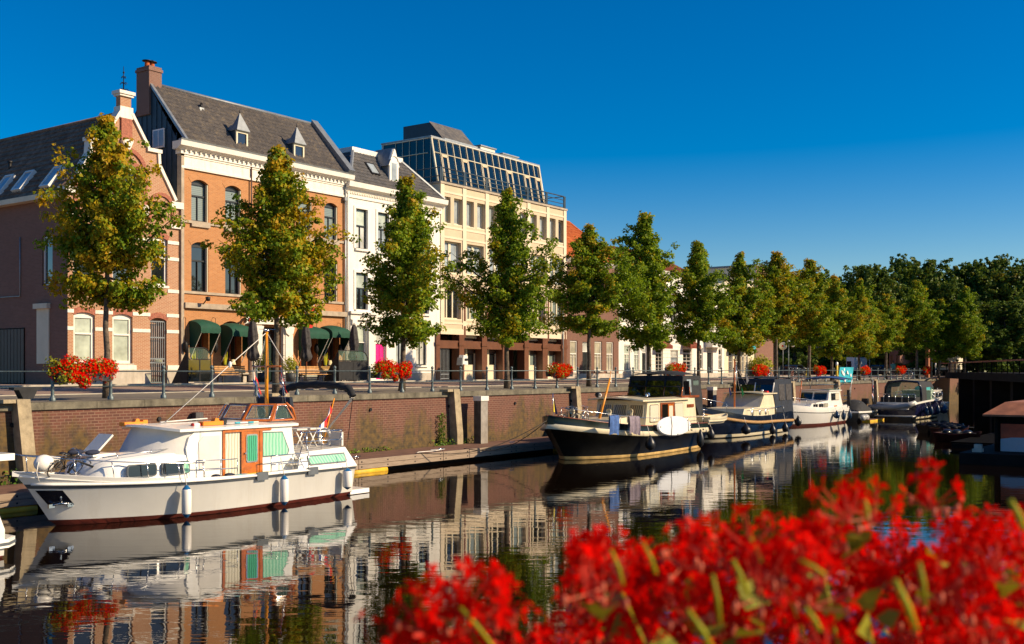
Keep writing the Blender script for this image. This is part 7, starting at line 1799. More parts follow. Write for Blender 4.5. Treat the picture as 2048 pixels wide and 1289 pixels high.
# wheelhouse canopy
x0, x1 = 47.6, 49.9; ya, ybb = 23.98, 27.05
m = MB()
def ring(x, z, ins=0): return [(x, ya + ins, z), (x, ybb - ins, z)]
zb0, zb1, zt0 = 2.56, 3.02, 3.60
m.mesh([(x0, ya, zb0), (x0, ybb, zb0), (x0 + .28, ybb - .1, zt0), (x0 + .28, ya + .1, zt0)], [(0, 1, 2, 3)], 'tint')
m.mesh([(x0, ya, zb0), (x0 + .28, ya + .1, zt0), (x1 - .1, ya + .1, zt0), (x1, ya, zb0)], [(0, 1, 2, 3)], 'canvas_dark')
m.mesh([(x0, ybb, zb0), (x0 + .28, ybb - .1, zt0), (x1 - .1, ybb - .1, zt0), (x1, ybb, zb0)], [(0, 1, 2, 3)], 'canvas_dark')
m.mesh([(48.85, ya - .01, zb0), (49.5, ya - .01, 1.6), (x1 + .05, ya - .01, 1.6), (x1, ya - .005, zb0)], [(0, 1, 2, 3)], 'canvas_dark'); m.mesh([(x1, ya, 1.6), (x1, ybb, 1.6), (x1 - .1, ybb - .1, zt0), (x1 - .1, ya + .1, zt0)], [(0, 1, 2, 3)], 'canvas_dark')
secs = []
for x, dz in ((x0 + .26, 0), (x0 + .5, .13), (x1 - .5, .15), (x1 - .08, 0)):
    secs.append([(x, ya + .08 + (ybb - ya - .16) * k / 8, zt0 + dz * math.sin(math.pi * (.12 + .76 * k / 8)) + .10 * math.sin(math.pi * k / 8)) for k in range(9)])
m.loft(secs, 'canvas_dark'); m.build('canopy', Bt)
m = MB()
for z, dx in ((zb0 + .02, 0),): m.box(x0 - .05, x0 + .02, ya - .02, ybb + .02, z - .06, z + .05, 'varnish_dark'); m.box(x0, x1 - .4, ya - .03, ya + .02, z - .06, z + .05, 'varnish_dark')
for y in (ya + .02, ya + 1.0, ya + 2.05, ybb - .05): m.tube([(x0 - .01, y, zb0), (x0 + .14, y, 3.05)], .035, 'varnish', 5)
m.tube([(x0 + .9, ya - .01, zb0), (x0 + .9, ya + .03, 3.05)], .03, 'varnish', 5); m.build('windscreen_frame', Bt)
m = MB()
m.tube([(x0 + .13, ya, 3.07), (x0 + .13, ybb, 3.07)], .03, 'canvas_dark', 5); m.face([(x0 + .20, ya + .06, 3.36), (x0 + .20, ybb - .05, 3.36), (x0 + .268, ybb - .09, 3.6), (x0 + .268, ya + .09, 3.6)], 'canvas_dark')
for y in (ya + .06, ya + 1.0, ya + 2.05, ybb - .08): m.tube([(x0 + .12, y, 3.05), (x0 + .27, y, 3.55)], .055, 'canvas_dark', 5)
m.box(x0 + .35, x0 + .85, ya + .01, ya + .04, 2.65, 3.35, 'tint'); m.v = m.v; m.mesh([(48.3, ya + .015, 2.7), (48.75, ya + .015, 2.7), (48.75, ya + .07, 3.42), (48.3, ya + .07, 3.42)], [(0, 1, 2, 3)], 'pane_grey'); m.mesh([(49.0, ya + .0, 2.2), (49.6, ya + .0, 2.2), (49.6, ya + .07, 3.4), (49.0, ya + .07, 3.4)], [(0, 1, 2, 3)], 'tint'); m.build('canopy_window', Bt)
m = MB(); m.tube([(41.9, yb_ + .1, 1.3), (43.05, yb_ + .1, 3.5)], [.07, .05], 'mast_yellow', 8); m.mesh([(43.0, yb_ + .1, 3.45), (43.15, yb_ + .1, 3.75), (43.2, yb_ + .12, 3.3)], [(0, 1, 2)], 'flag_white'); m.tube([(43.05, yb_ + .1, 3.45), (43.12, yb_ + .1, 3.85)], .02, 'mast_yellow', 6); m.build('mast', Bt)
for x, y in ((42.0, 24.75), (43.0, 24.2), (41.2, 26.2)): m = MB(); m.lathe([(.07, 0), (.07, .3), (.10, .36)], (x, y, 1.62), 'gel_cream', 10); m.lathe([(.13, 0), (.10, .12), (.02, .14)], (x - .12, y, 2.02), 'gel_cream', 10, 'x'); m.build('cowl_vent', Bt)
m = MB(); m.ball((43.6, cf - .3, 2.72), (.18, .16, .14), 'iron', 10, 8); m.torus((43.5, cf - .45, 2.7), .07, .03, 'gel_white', 'x', 12, 5); m.build('searchlight', Bt)
m = MB(); m.lathe([(.09, -.1), (.11, 0), (.05, .1)], (45.0, cn + .5, 2.72), 'steel', 10, 'x'); m.build('horn', Bt)
S = np.linspace(.03, .95, 20); rails(Bt, [HB(s, -1, 0, -.06) + Vector((0, 0, .42 - .1 * s)) for s in S], .012, [(HB(s, -1, 0, -.06), HB(s, -1, 0, -.06) + Vector((0, 0, .42 - .1 * s))) for s in (.03, .12, .26, .48, .62, .78, .95)], 'side_rail')
rails(Bt, [(49.8, ya, 1.9), (50.3, ya - .1, 1.85), (50.3, ybb, 1.85)], .02, [((49.9, y, 1.2), (49.9, y, 1.85)) for y in (23.9, 24.6, 26, 26.6)], 'stern_rail', zs=(0, .3))
m = MB()
for s in (.80, .93): 
    p = HB(s, -1, 1, .0); m.prism(rr(p.x - .12, p.x + .12, p.z - .13, p.z - .04, .04), 'y', p.y - .03, p.y + .0, 'steel')
m.build('scupper', Bt)
for px, zt, L, r_, lab, cap in ((1288, .97, .74, .24, 'big black ball fender hanging amidships of the black boat', 'rubber_black'), (1400, .95, .85, .19, 'long black fender near the stern of the black boat, left of two'), (1419, .98, .62, .19, 'long black fender at the stern corner of the black boat', 'rubber_black')) if False else ():
    pass
for x, zt, L, r_, lab in ((42.55, .95, .66, .235, 'big black ball fender hanging amidships of the black boat'), (48.1, .95, .86, .19, 'long black fender near the stern of the black boat, lower one'), (49.6, 1.0, .62, .19, 'black fender at the stern corner of the black boat, higher one')):
    s = (x - 37.7) / 12.2; p = HB(s, -1, 2, r_ + .02); fender(p.x, p.y, zt, L, r_, 'rubber_black', 'rubber_black', lab, 'black fenders on the black boat', True, (p.x, p.y + .15, 1.4))
# paddle board strapped along the side
m = MB(); cx_, cz_ = 45.05, 1.28; n = 28
ol = [(cx_ + 1.68 * math.copysign(abs(math.cos(a)) ** .92, math.cos(a)), cz_ + .46 * math.copysign(abs(math.sin(a)) ** .9, math.sin(a)) - .04 * math.cos(a)) for a in np.linspace(0, 2 * math.pi, n, endpoint=False)]
inn = [(cx_ + (a - cx_) * .96, cz_ + (b - cz_) * .9) for a, b in ol]
y0 = 23.02
m.mesh([(a, y0, b) for a, b in inn] + [(a, y0 + .06, b) for a, b in ol] + [(a, y0 + .12, b) for a, b in inn], [tuple(range(n)), tuple(range(3 * n - 1, 2 * n - 1, -1))] + [(i, (i + 1) % n, n + (i + 1) % n, n + i) for i in range(n)] + [(n + i, n + (i + 1) % n, 2 * n + (i + 1) % n, 2 * n + i) for i in range(n)], 'board_white')
m.tube([(44.6, y0 - .01, 1.75), (44.7, y0 - .01, 1.3), (44.62, y0 - .01, .82)], .018, 'rubber_black', 5); m.tube([(46.35, y0 - .01, 1.55), (46.4, y0 - .01, 1.0)], .012, 'rubber_black', 5)
for a, b in ((46.3, 1.52), (46.4, 1.02), (46.6, 1.25), (45.3, .88), (43.6, 1.3)): m.lathe([(.001, -.015), (.035, -.012), (.035, 0)], (a, y0 - .0, b), 'rubber_black', 10, 'y')
one(m, 'paddle_board', 'white oval paddle board strapped to the side of the black boat', 'paddle board', None, (cx_, y0, cz_))
def towel(xa, xb, zt, zb, mat, lab, y=23.05):
    m = MB(); secs = []
    for i in range(9):
        f = i / 8; x = xa + (xb - xa) * f; o = .035 * math.sin(f * 14 + xa)
        secs.append([(x, y + .06, zt - .5), (x, y + .03, zt), (x + .02 * math.sin(f * 9), y - .03 + o * .3, zt - .05), (x + .015, y - .05 + o, (zt + zb) / 2), (x, y - .03 + o * 1.4, zb + .05 * math.sin(f * 4))])
    m.loft(secs, mat); one(m, 'towel', lab, 'towel', 'towels on the line of the black boat', (xa, y, zt))
towel(39.1, 39.85, 1.98, 1.16, 'towel_blue', 'blue striped towel hanging over the side of the black boat'); towel(40.75, 41.25, 1.9, 1.12, 'towel_mauve', 'mauve towel hanging over the side of the black boat, left of two'); towel(41.3, 41.62, 1.88, 1.05, 'towel_mauve', 'narrow mauve towel hanging beside the wider one on the black boat')
for i, (x, y, a, l, c) in enumerate(((39.2, 25.2, .15, 'bicycle on the bow of the black boat, nearest the stem', 'iron'), (39.9, 25.6, -.3, 'bicycle in the middle of the black boat foredeck', 'iron'), (40.6, 25.3, .3, 'bicycle on the foredeck next to the yellow mast of the black boat', 'steel'))):
    bicycle(x, y, 1.38, a, l, 'bicycles on the black boat', .15, .88, c)
m = MB(); x, y = 38.15, yb_; m.tube([(x, y, 1.9), (x - .05, y, 2.9)], .02, 'steel', 5); m.mesh([(x, y, 2.75), (x + .22, y + .02, 2.1), (x + .02, y, 2.1)], [(0, 1, 2)], 'yellow_plastic'); m.mesh([(x - .02, y, 2.85), (x + .3, y - .03, 2.0), (x + .15, y, 2.0)], [(0, 1, 2)], 'hull_purple')
one(m, 'bow_pennant', 'small yellow and blue pennant on the bow of the black boat', 'flag', None, (x, y, 1.9))
m = MB(); p0 = Vector((37.75, yb_, 1.78))
for e in ((32.8, 28.3, .56), (36.0, 28.4, .54)):
    e = Vector(e); pts = [p0 * (1 - f) + e * f + Vector((0, 0, -.55 * math.sin(math.pi * f))) for f in np.linspace(0, 1, 9)]; m.tube(pts, .018, 'rope_dark', 5)
one(m, 'mooring_rope', 'pair of dark mooring ropes from the black boat bow to the jetty', 'rope', None, p0)
m = MB(); m.tube([(32.8, 28.3, .56), (33.3, 28.6, .55), (34.2, 28.5, .55), (35.2, 28.8, .55), (34.4, 28.9, .56)], .02, 'rope_white', 5); one(m, 'coiled_rope', 'pale loose rope lying on the jetty left of the black boat', 'rope', None, (33, 28.5, .55))
# cream dinghy across the stern
m = MB(); hull(m, [(.52, .40, .42, .62, 0, 3.3), (.36, .25, .28, .60, .1, 3.25), (.0, .0, .0, .35, .35, 3.2)], 0, ['gel_cream', 'gel_cream'], n=14, dz=.25, p=.7, deck='bench_wood'); m.box(.9, 1.1, -.5, .5, .3, .33, 'bench_wood'); m.box(2.1, 2.3, -.5, .5, .3, .33, 'bench_wood')
M_ = Matrix.Translation((53.0, 24.1, 1.12)) @ Matrix.Rotation(R(180), 4, 'Z') @ Matrix.Scale(.9, 4); m.xf(M_); one(m, 'dinghy', 'small cream dinghy slung at the stern of the black boat', 'dinghy', None, (51.5, 24.1, 1.12))

# C: dark blue tug-style boat
yC = 26.75
C = thing('motor_cruiser', 'dark blue tug-style boat with thick rope strake and dark blue canvas wheelhouse', 'boat', (60, yC, 0), 'boats moored along the jetty')
m = MB(); HC = hull(m, [(1.95, 1.15, 1.30, 1.50, 53.9, 66.3), (1.50, .78, .68, 1.54, 54.0, 66.4), (.85, .42, .38, 1.48, 54.5, 66.2), (.22, .20, .20, 1.35, 55.5, 65.9), (.06, .04, .04, 1.33, 55.6, 65.9), (-.5, -.5, -.5, .8, 56.5, 65.5)], yC, ['hull_navy', 'hull_navy', 'hull_navy', 'gel_cream', 'hull_black'], p=.6, sm=.4, tr=.82, n=28, dz=.3); m.build('hull', C)
m = MB(); m.tube([HC(s, -1, 1, .05) for s in np.linspace(.0, 1, 40)], [.085 + .008 * (i % 2) for i in range(40)], 'rope', 8); m.tube([HC(s, 1, 1, .05) for s in np.linspace(.0, 1, 30)], .085, 'rope', 8); m.build('rope_strake', C)
ca, cb = 25.5, 28.0
m = MB(); m.prism([(58.2, 1.0), (58.6, 1.62), (63.2, 1.72), (63.2, .9)], 'y', ca, cb, 'gel_cream'); m.build('trunk_cabin', C)
for x in (59.8, 60.9, 61.8): m = MB(); m.lathe([(.001, -.03), (.15, -.03), (.17, 0)], (x, ca, 1.35), 'steel', 16, 'y'); m.lathe([(.001, -.035), (.11, -.034)], (x, ca, 1.35), 'pane_curtain', 16, 'y'); m.build('porthole', C)
m = MB(); m.mesh([(60.9, ca + .02, 1.62), (60.9, cb - .02, 1.62), (61.7, cb - .05, 2.42), (61.7, ca + .05, 2.42), (63.3, ca + .02, .95), (63.3, cb - .02, .95), (63.3, cb - .05, 2.42), (63.3, ca + .05, 2.42), (61.9, ca + .0, .95)], [(0, 1, 2, 3), (3, 2, 6, 7), (0, 3, 7, 4, 8), (1, 5, 6, 2), (4, 7, 6, 5)], 'gel_cream'); m.build('wheelhouse_base', C)
m = MB(); camber_roof(m, 61.3, 63.5, ca - .05, cb + .05, 2.42, .06, .1, 'gel_cream', .25); m.build('roof', C)
m = MB(); m.mesh([(60.86, ca + .1, 1.66), (60.86, cb - .1, 1.66), (61.62, cb - .15, 2.40), (61.62, ca + .15, 2.40)], [(0, 1, 2, 3)], 'deck_grey'); m.build('windscreen_cover', C)
x0, x1 = 63.0, 66.3; m = MB(); zt = 3.42
m.mesh([(x0, ca, 2.48), (x0, cb + .1, 2.48), (x0 + .35, cb, zt - .1), (x0 + .35, ca + .08, zt - .1)], [(0, 1, 2, 3)], 'tint')
for y, q in ((ca, .08), (cb + .1, -.08)): m.mesh([(x0, y, 2.48), (x0 + .35, y + q, zt - .1), (x1 - .15, y + q, zt - .12), (x1, y, 1.25), (x0 + .5, y, 1.25)], [(0, 1, 2, 3, 4)], 'canvas_blue')
m.mesh([(x1, ca, 1.25), (x1 - .15, ca + .08, zt - .12), (x1 - .15, cb, zt - .12), (x1, cb + .1, 1.25)], [(0, 1, 2, 3)], 'canvas_blue')
m.loft([[(x, ca + .06 + (cb - ca - .02) * k / 8, zt - .1 + dz + .08 * math.sin(math.pi * k / 8)) for k in range(9)] for x, dz in ((x0 + .33, 0), (x0 + .6, .1), (x1 - .6, .08), (x1 - .14, -.02))], 'canvas_blue')
m.mesh([(x0 + .20, ca + .03, 2.98), (x0 + .20, cb + .06, 2.98), (x0 + .36, cb, zt - .08), (x0 + .36, ca + .07, zt - .08)], [(0, 1, 2, 3)], 'canvas_blue')
m.build('canopy', C)
m = MB()
for y in (ca + .05, ca + 1.25): m.tube([(x0 - .02, y, 2.46), (x0 + .22, y, 3.1)], .04, 'paint_white', 6)
m.build('windscreen_post', C)
m = MB()
for a, b in ((64.0, 64.9), (65.15, 66.0)): m.mesh([(a, ca - .004, 2.0), (b, ca - .004, 2.0), (b, ca + .055, 3.0), (a, ca + .055, 3.0)], [(0, 1, 2, 3)], 'canvas_grey')
m.build('canopy_window', C)
m = MB(); m.tube([(60.5, yC + .2, 1.6), (60.5, yC + .2, 4.45)], [.06, .045], 'varnish', 8); m.ball((60.5, yC + .2, 4.5), .07, 'rope', 8, 6); m.build('mast', C)
m = MB(); m.tube([(62.9, 27.9, 2.5), (62.9, 27.9, 4.2)], .025, 'steel', 5); m.build('aerial', C)
m = MB(); m.tube([(61.9, ca + .3, 1.95), (61.7, ca + .25, 2.1)], .06, 'tint', 8); m.ball((62.2, ca + .4, 2.62), .09, 'steel', 8, 6); m.box(62.5, 62.75, ca + .2, ca + .4, 2.5, 2.6, 'red_plastic'); m.build('deck_lamp', C)
S = np.linspace(.42, .86, 10); rails(C, [HC(s, -1, 0, -.06) + Vector((0, 0, .42)) for s in S], .015, [(HC(s, -1, 0, -.06), HC(s, -1, 0, -.06) + Vector((0, 0, .42))) for s in (.42, .53, .64, .75, .86)], 'side_rail'); S = np.linspace(0.01, .2, 6); rails(C, [HC(s, -1, 0, -.06) + Vector((0, 0, .5)) for s in S], .015, [(HC(s, -1, 0, -.06), HC(s, -1, 0, -.06) + Vector((0, 0, .5))) for s in (.02, .1, .2)], 'bow_rail')
for y, c, l in ((27.3, 'flag_blue', 'small blue signal flag left of the brown mast of the tug-style boat'), (26.5, 'flag_green', 'small green signal flag right of the brown mast of the tug-style boat'), (26.2, 'flag_white', 'pale signal flag high right of the brown mast of the tug-style boat')):
    m = MB(); z = 2.6 if c != 'flag_white' else 3.4; m.mesh([(60.5, y, z + .3), (60.5, y - .18, z - .15), (60.55, y - .02, z - .35), (60.6, y + .05, z)], [(0, 1, 2, 3)], c); m.tube([(60.5, y, z - .4), (60.5, yC + .2, 4.3)], .006, 'rope_white', 4); one(m, 'signal_flag', l, 'flag', 'signal flags on the tug-style boat', (60.5, y, z))
for x, zt, L, r_, lab in ((57.4, .82, .62, .29, 'big black ball fender near the bow of the dark blue tug-style boat'), (61.4, .62, .62, .20, 'black fender amidships of the tug-style boat, left of the middle pair'), (63.6, .66, .62, .2, 'black fender amidships of the tug-style boat, right of the middle pair'), (66.1, .95, .66, .22, 'black fender at the stern corner of the tug-style boat')):
    s = (x - 53.9) / 12.4; p = HC(min(s, .995), -1, 1, r_ + .1); fender(p.x, p.y, zt, L, r_, 'rubber_black', 'rubber_black', lab, 'black fenders on the tug-style boat', True, (p.x, p.y + .1, 1.2))

# D: small white cruiser with blue bimini
yD = 27.75
D = thing('motor_cruiser', 'small white cruiser with flat blue bimini and red waterline, third behind the foreground cruiser', 'boat', (75, yD, 0), 'boats moored along the jetty')
m = MB(); HD = hull(m, [(1.62, 1.22, 1.32, 1.52, 69.4, 80), (1.10, .88, .80, 1.55, 69.7, 80), (1.05, .82, .74, 1.52, 69.75, 80), (.18, .14, .14, 1.38, 70.6, 79.8), (-.4, -.4, -.4, .9, 71.2, 79.4)], yD, ['gel_white', 'hull_grey', 'gel_white', 'antifoul'], p=.7, sm=.45, tr=.85, dz=.1); m.build('hull', D)
ca, cb = 26.65, 28.85
m = MB(); m.prism([(72.2, 1.15), (72.7, 1.55), (76.6, 1.72), (76.6, 1.1)], 'y', ca, cb, 'gel_white'); m.build('fore_cabin', D)
m = MB(); m.mesh([(76.0, ca, 1.6), (76.0, cb, 1.6), (76.4, cb - .06, 2.36), (76.4, ca + .06, 2.36), (79.4, ca, .95), (79.4, cb, .95), (78.6, cb - .06, 2.36), (78.6, ca + .06, 2.36), (76.0, ca, .95)], [(0, 1, 2, 3), (3, 2, 6, 7), (0, 3, 7, 4, 8), (1, 5, 6, 2), (4, 7, 6, 5)], 'gel_white'); m.build('wheelhouse', D)
m = MB(); camber_roof(m, 76.2, 78.9, ca - .03, cb + .03, 2.36, .05, .06, 'gel_white', .15); m.build('roof', D)
for y0, y1 in ((ca + .15, ca + 1.12), (ca + 1.22, cb - .1)): portx(D, 76.08, y0, y1, 1.72, 2.25, 'pane_dark', 'rubber_grey', .06, rake=.52)
port(D, ca + .03, 76.75, 77.5, 1.68, 2.2, 'pane_dark', 'rubber_grey', .05); port(D, ca + .03, 77.55, 78.4, 1.68, 2.2, 'cream_drape', 'rubber_grey', .05)
for x in (73.0, 74.1, 75.1): port(D, ca, x, x + .85, 1.22, 1.50, 'pane_dark' if x < 75 else 'pane_curtain', 'rubber_grey', .04)
m = MB(); m.box(77.3, 77.9, ca - .02, ca - .002, 1.15, 1.3, 'varnish'); m.build('name_board', D)
m = MB()
for a, b in (((76.6, ca + .1), (76.6, cb - .1)), ((76.6, ca + .1), (78.3, ca + .1))):
    m.face([(a[0], a[1], 2.42), (b[0], b[1], 2.42), (b[0], b[1], 2.82), (a[0], a[1], 2.82)], 'clear_glass'); m.tube([(a[0], a[1], 2.82), (b[0], b[1], 2.82)], .02, 'steel', 5)
m.build('flybridge_screen', D)
m = MB(); rows = [[(x, 25.75 + 2.95 * k / 8, 3.27 + .16 * math.sin(math.pi * k / 8) + dz) for k in range(9)] for x, dz in ((76.7, -.08), (77.2, 0), (78.2, 0), (78.7, -.08))]
m.loft(rows, 'blue_bimini'); m.loft([[(p[0], p[1], p[2] - .06) for p in r] for r in rows], 'blue_bimini'); o = m.build('bimini', D); m = MB()
for y in (25.85, 28.6): m.tube([(77.2, y, 3.22), (78.0, min(max(y, ca + .1), cb - .1), 2.4)], .018, 'steel', 5); m.tube([(78.3, y, 3.22), (77.6, min(max(y, ca + .1), cb - .1), 2.4)], .018, 'steel', 5)
build_split(m, 'strut', o)
m = MB()
for q in (-.12, 0, .12): m.tube([(79.5, 26.3 + q, 1.9), (79.6 + q, 26.1, 3.15)], .02, 'rope_white', 5)
m.tube([(79.6, 26.35, 1.2), (79.6, 26.35, 2.4)], .14, 'canvas_dark', 8); m.build('stern_davit', D)
S = np.linspace(.01, .4, 9)
for sg in (-1, 1): rails(D, [HD(s, sg, 0, -.06) + Vector((0, 0, .5)) for s in S], .016, [(HD(s, sg, 0, -.06), HD(s, sg, 0, -.06) + Vector((0, 0, .5))) for s in (.02, .12, .22, .32, .4)], 'bow_rail')
m = MB(); m.tube([(74.5, 28.2, 1.6), (74.9, 28.2, 3.1)], .04, 'varnish', 6); m.build('mast', D)
rails(D, [(79.3, ca, 2.0), (79.95, 26.5, 1.95), (79.95, 28.8, 1.95)], .016, [((79.95, y, 1.3), (79.95, y, 1.95)) for y in (26.5, 27.5, 28.7)], 'stern_rail', zs=(0, .3))
for x, b, l in ((75.9, True, 'round navy fender on the small white cruiser, leftmost of three'), (77.6, False, 'long navy fender on the small white cruiser, middle of three'), (79.3, False, 'long navy fender at the stern of the small white cruiser')):
    p = HD((x - 69.5) / 10.5, -1, 1, .2); fender(p.x, p.y, .95, .55 if b else .72, .24 if b else .17, 'fender_navy', 'fender_navy', l, 'navy fenders on the small white cruiser', True, (p.x, p.y + .1, 1.2))

# E: grey open boat
E = thing('open_boat', 'dark grey open boat under a black tonneau cover, beside the inflatable dinghy', 'boat', (83, 26.8, 0), 'boats moored along the jetty')
m = MB(); HE = hull(m, [(.98, .74, .78, 1.0, 87, 80.6), (.86, .62, .66, 1.02, 87, 80.6), (.0, .0, .0, .8, 86.2, 80.7), (-.3, -.3, -.3, .4, 85.8, 80.8)], 26.8, ['gel_white', 'hull_grey', 'hull_grey'], p=.6, n=16); m.build('hull', E)
m = MB(); m.loft([[(x, 26.8 + w * math.cos(a), .78 + h * max(0, math.sin(a)) ** .8) for a in np.linspace(math.pi, 0, 9)] for x, w, h in ((80.7, .85, .1), (81.4, .95, .75), (82.3, .97, .85), (83.5, .95, .35), (85.5, .75, .12), (86.4, .35, .05))], 'canvas_dark'); m.build('cover', E)
m = MB(); m.mesh([(81.3, 25.93, 1.0), (82.6, 25.9, .98), (82.4, 26.2, 1.38), (81.6, 26.2, 1.42)], [(0, 1, 2, 3)], 'pane_grey'); m.build('cover_window', E)
for x, l in ((80.6, 'grey fender floating at the stern of the dark grey open boat, left one'), (81.3, 'grey fender floating at the stern of the dark grey open boat, right one')): m = MB(); m.ball((x, 25.6, .32), (.42, .24, .24), 'fender_grey', 12, 8); one(m, 'fender', l, 'fender', 'grey fenders at the open boat', (x, 25.6, .3))
m = MB(); m.box(81, 92, 25.2, 25.8, -.1, .12, 'float_yellow'); m.box(81, 92, 25.2, 25.8, .121, .16, 'deck_boards'); one(m, 'finger_jetty', 'narrow yellowish finger jetty between the open boat and the blue cabin boat', 'jetty', None, (86, 25.5, 0))

# F: blue cabin boat, stern on
yF = 24.6
F = thing('motor_cruiser', 'dark blue cabin boat seen from astern with big rear window and black hardtop', 'boat', (91, yF, 0), 'boats moored along the jetty')
m = MB(); HF = hull(m, [(1.85, 1.50, 1.35, 1.6, 97.2, 85.6), (1.70, 1.38, 1.22, 1.62, 97.2, 85.6), (.28, .22, .22, 1.45, 96, 85.6), (.12, .08, .08, 1.42, 96, 85.6), (-.4, -.4, -.4, .9, 95, 85.8)], yF, ['gel_white', 'hull_purple', 'gel_cream', 'hull_black'], p=.7, sm=.5, tr=.95, n=18); m.build('hull', F)
m = MB(); m.box(84.7, 85.6, yF - 1.5, yF + 1.5, .28, .36, 'gel_white'); m.box(84.72, 85.6, yF - 1.48, yF + 1.48, -.1, .279, 'hull_black'); m.build('swim_platform', F)
m = MB(); secs = []
for x in (87.4, 91.2):
    secs.append([(x, yF + s * w, z) for s, w, z in ((-1, 1.42, 1.4), (-1, 1.36, 2.5), (-1, 1.15, 2.92), (1, 0, 3.02), (1, 1.15, 2.92), (1, 1.36, 2.5), (1, 1.42, 1.4))])
m.loft([secs[0], [(89.0, p[1], p[2]) for p in secs[0]]], ['canvas_dark'] * 6, False); m.loft([[(89.0, p[1], p[2]) for p in secs[0]], secs[1]], ['clear_glass'] + ['canvas_dark'] * 4 + ['clear_glass'], False); m.face(secs[1], 'clear_glass'); m.build('hardtop', F)
m = MB(); P = secs[0]; m.tube(P, .09, 'hull_navy', 8); m.build('rear_frame', F)
m = MB(); m.mesh([(p[0] + .05, yF + (p[1] - yF) * .93, p[2] - .06) for p in P], [tuple(range(7))], 'clear_glass'); m.build('rear_window', F)
m = MB(); m.box(86.0, 87.2, yF - 1.35, yF + 1.35, 1.35, 1.75, 'canvas_dark'); m.build('aft_seat', F)
m = MB(); m.box(91.2, 94.4, yF - 1.15, yF + 1.15, 1.45, 2.15, 'gel_white'); m.box(91.0, 94.6, yF - 1.2, yF + 1.2, 2.151, 2.22, 'deck_grey'); m.build('fore_cabin', F)
for x in (91.5, 92.6, 93.6): port(F, yF - 1.15, x, x + .8, 1.62, 2.0, 'pane_dark', 'rubber_grey', .05)
m = MB(); m.box(92.0, 93.2, yF - .6, yF + .3, 2.23, 2.5, 'cyan_plastic'); m.build('deck_box', F)
for sg in (-1, 1): rails(F, [HF(s, sg, 0, -.06) + Vector((0, 0, .55)) for s in np.linspace(.02, .6, 9)], .02, [(HF(s, sg, 0, -.06), HF(s, sg, 0, -.06) + Vector((0, 0, .55))) for s in (.03, .15, .3, .45, .6)], 'side_rail', zs=(0, .28))
rails(F, [(85.7, yF - 1.4, 2.0), (85.7, yF + 1.4, 2.0)], .02, [((85.7, yF + y, 1.3), (85.7, yF + y, 2.0)) for y in (-1.4, -.9, -.4, .1, .6, 1.0, 1.4)], 'stern_rail')
for x, b, l in ((87.3, 0, 'navy fender of the blue cabin boat, nearest its stern'), (88.6, 0, 'navy fender of the blue cabin boat, second from its stern'), (90.6, 0, 'long navy fender of the blue cabin boat, third from its stern'), (92.8, 1, 'biggest round navy fender near the bow of the blue cabin boat')):
    p = HF((97.2 - x) / 11.6, -1, 1, .22); fender(p.x, p.y, 1.1, .8 if not b else .85, .2 if not b else .38, 'fender_navy', 'fender_navy', l, 'navy fenders on the blue cabin boat', True, (p.x, p.y + .1, 1.4))
limp_flag(85.5, yF + 1.75, 1.4, 3.15, -.1, ['flag_red', 'flag_white', 'flag_blue'], 'long red, white and blue flag at the stern of the blue cabin boat', .25, 'paint_white', 1.2)
# inflatable dinghy on davits
I = thing('inflatable_dinghy', 'grey inflatable dinghy with black outboard hung across the stern of the blue cabin boat', 'dinghy', (84.3, 24.6, 1))
m = MB(); 
for dx in (-.45, .45): m.tube([(84.3 + dx, 26.2, 1.0), (84.3 + dx, 24.2, 1.05), (84.3 + dx * .8, 23.3, 1.2), (84.3 + dx * .2, 22.85, 1.38)], [.2, .2, .2, .17], 'fender_grey', 10)
m.box(83.9, 84.7, 23.4, 26.2, .85, .95, 'deck_grey'); m.build('tubes', I)
m = MB(); m.rbox((84.3, 26.6, 1.45), (.42, .55, .42), 'rubber_black', (0, 0, 0), .8); m.box(84.2, 84.4, 26.5, 26.7, .6, 1.3, 'rubber_black'); m.build('outboard', I)
# G small grey boat beyond
G = thing('open_boat', 'small grey open boat beyond the bow of the blue cabin boat', 'boat', (99, 24.2, 0), 'boats moored along the jetty')
m = MB(); hull(m, [(1.15, .95, 1.0, .9, 98.2, 102), (1.05, .85, .9, .92, 98.2, 102), (0, 0, 0, .7, 98.7, 101.8), (-.3, -.3, -.3, .4, 98.9, 101.6)], 25.4, ['gel_white', 'plinth', 'hull_grey'], n=14); m.build('hull', G)
rails(G, [(99.5, 24.6, 1.9), (99.5, 26.1, 1.9)], .025, [((99.5, 24.6, .9), (99.5, 24.6, 1.9)), ((99.5, 26.1, .9), (99.5, 26.1, 1.9))], 'arch')
# turquoise banner on the railing
xa, xb = XA(1679, 30.6), XA(1706, 30.6); z0, z1 = ZA(1690, 765, 30.6), ZA(1690, 735, 30.6); m = MB()
m.loft([[(xa + (xb - xa) * i / 10, 30.6 + .06 * math.sin(i * 1.3 + j), z0 + (z1 - z0) * j / 4) for j in range(5)] for i in range(11)], 'cyan_plastic')
r = random.Random(3)
for k in range(9):
    x, z = xa + (xb - xa) * r.uniform(.1, .9), z0 + (z1 - z0) * r.uniform(.12, .85); m.lathe([(.001, -.09), (r.uniform(.08, .2), -.09)], (x, 30.6, z), 'flag_white', 7, 'y')
one(m, 'banner', 'turquoise banner with white splashes hanging on the quay railing', 'banner', None, (xa, 30.6, z0))

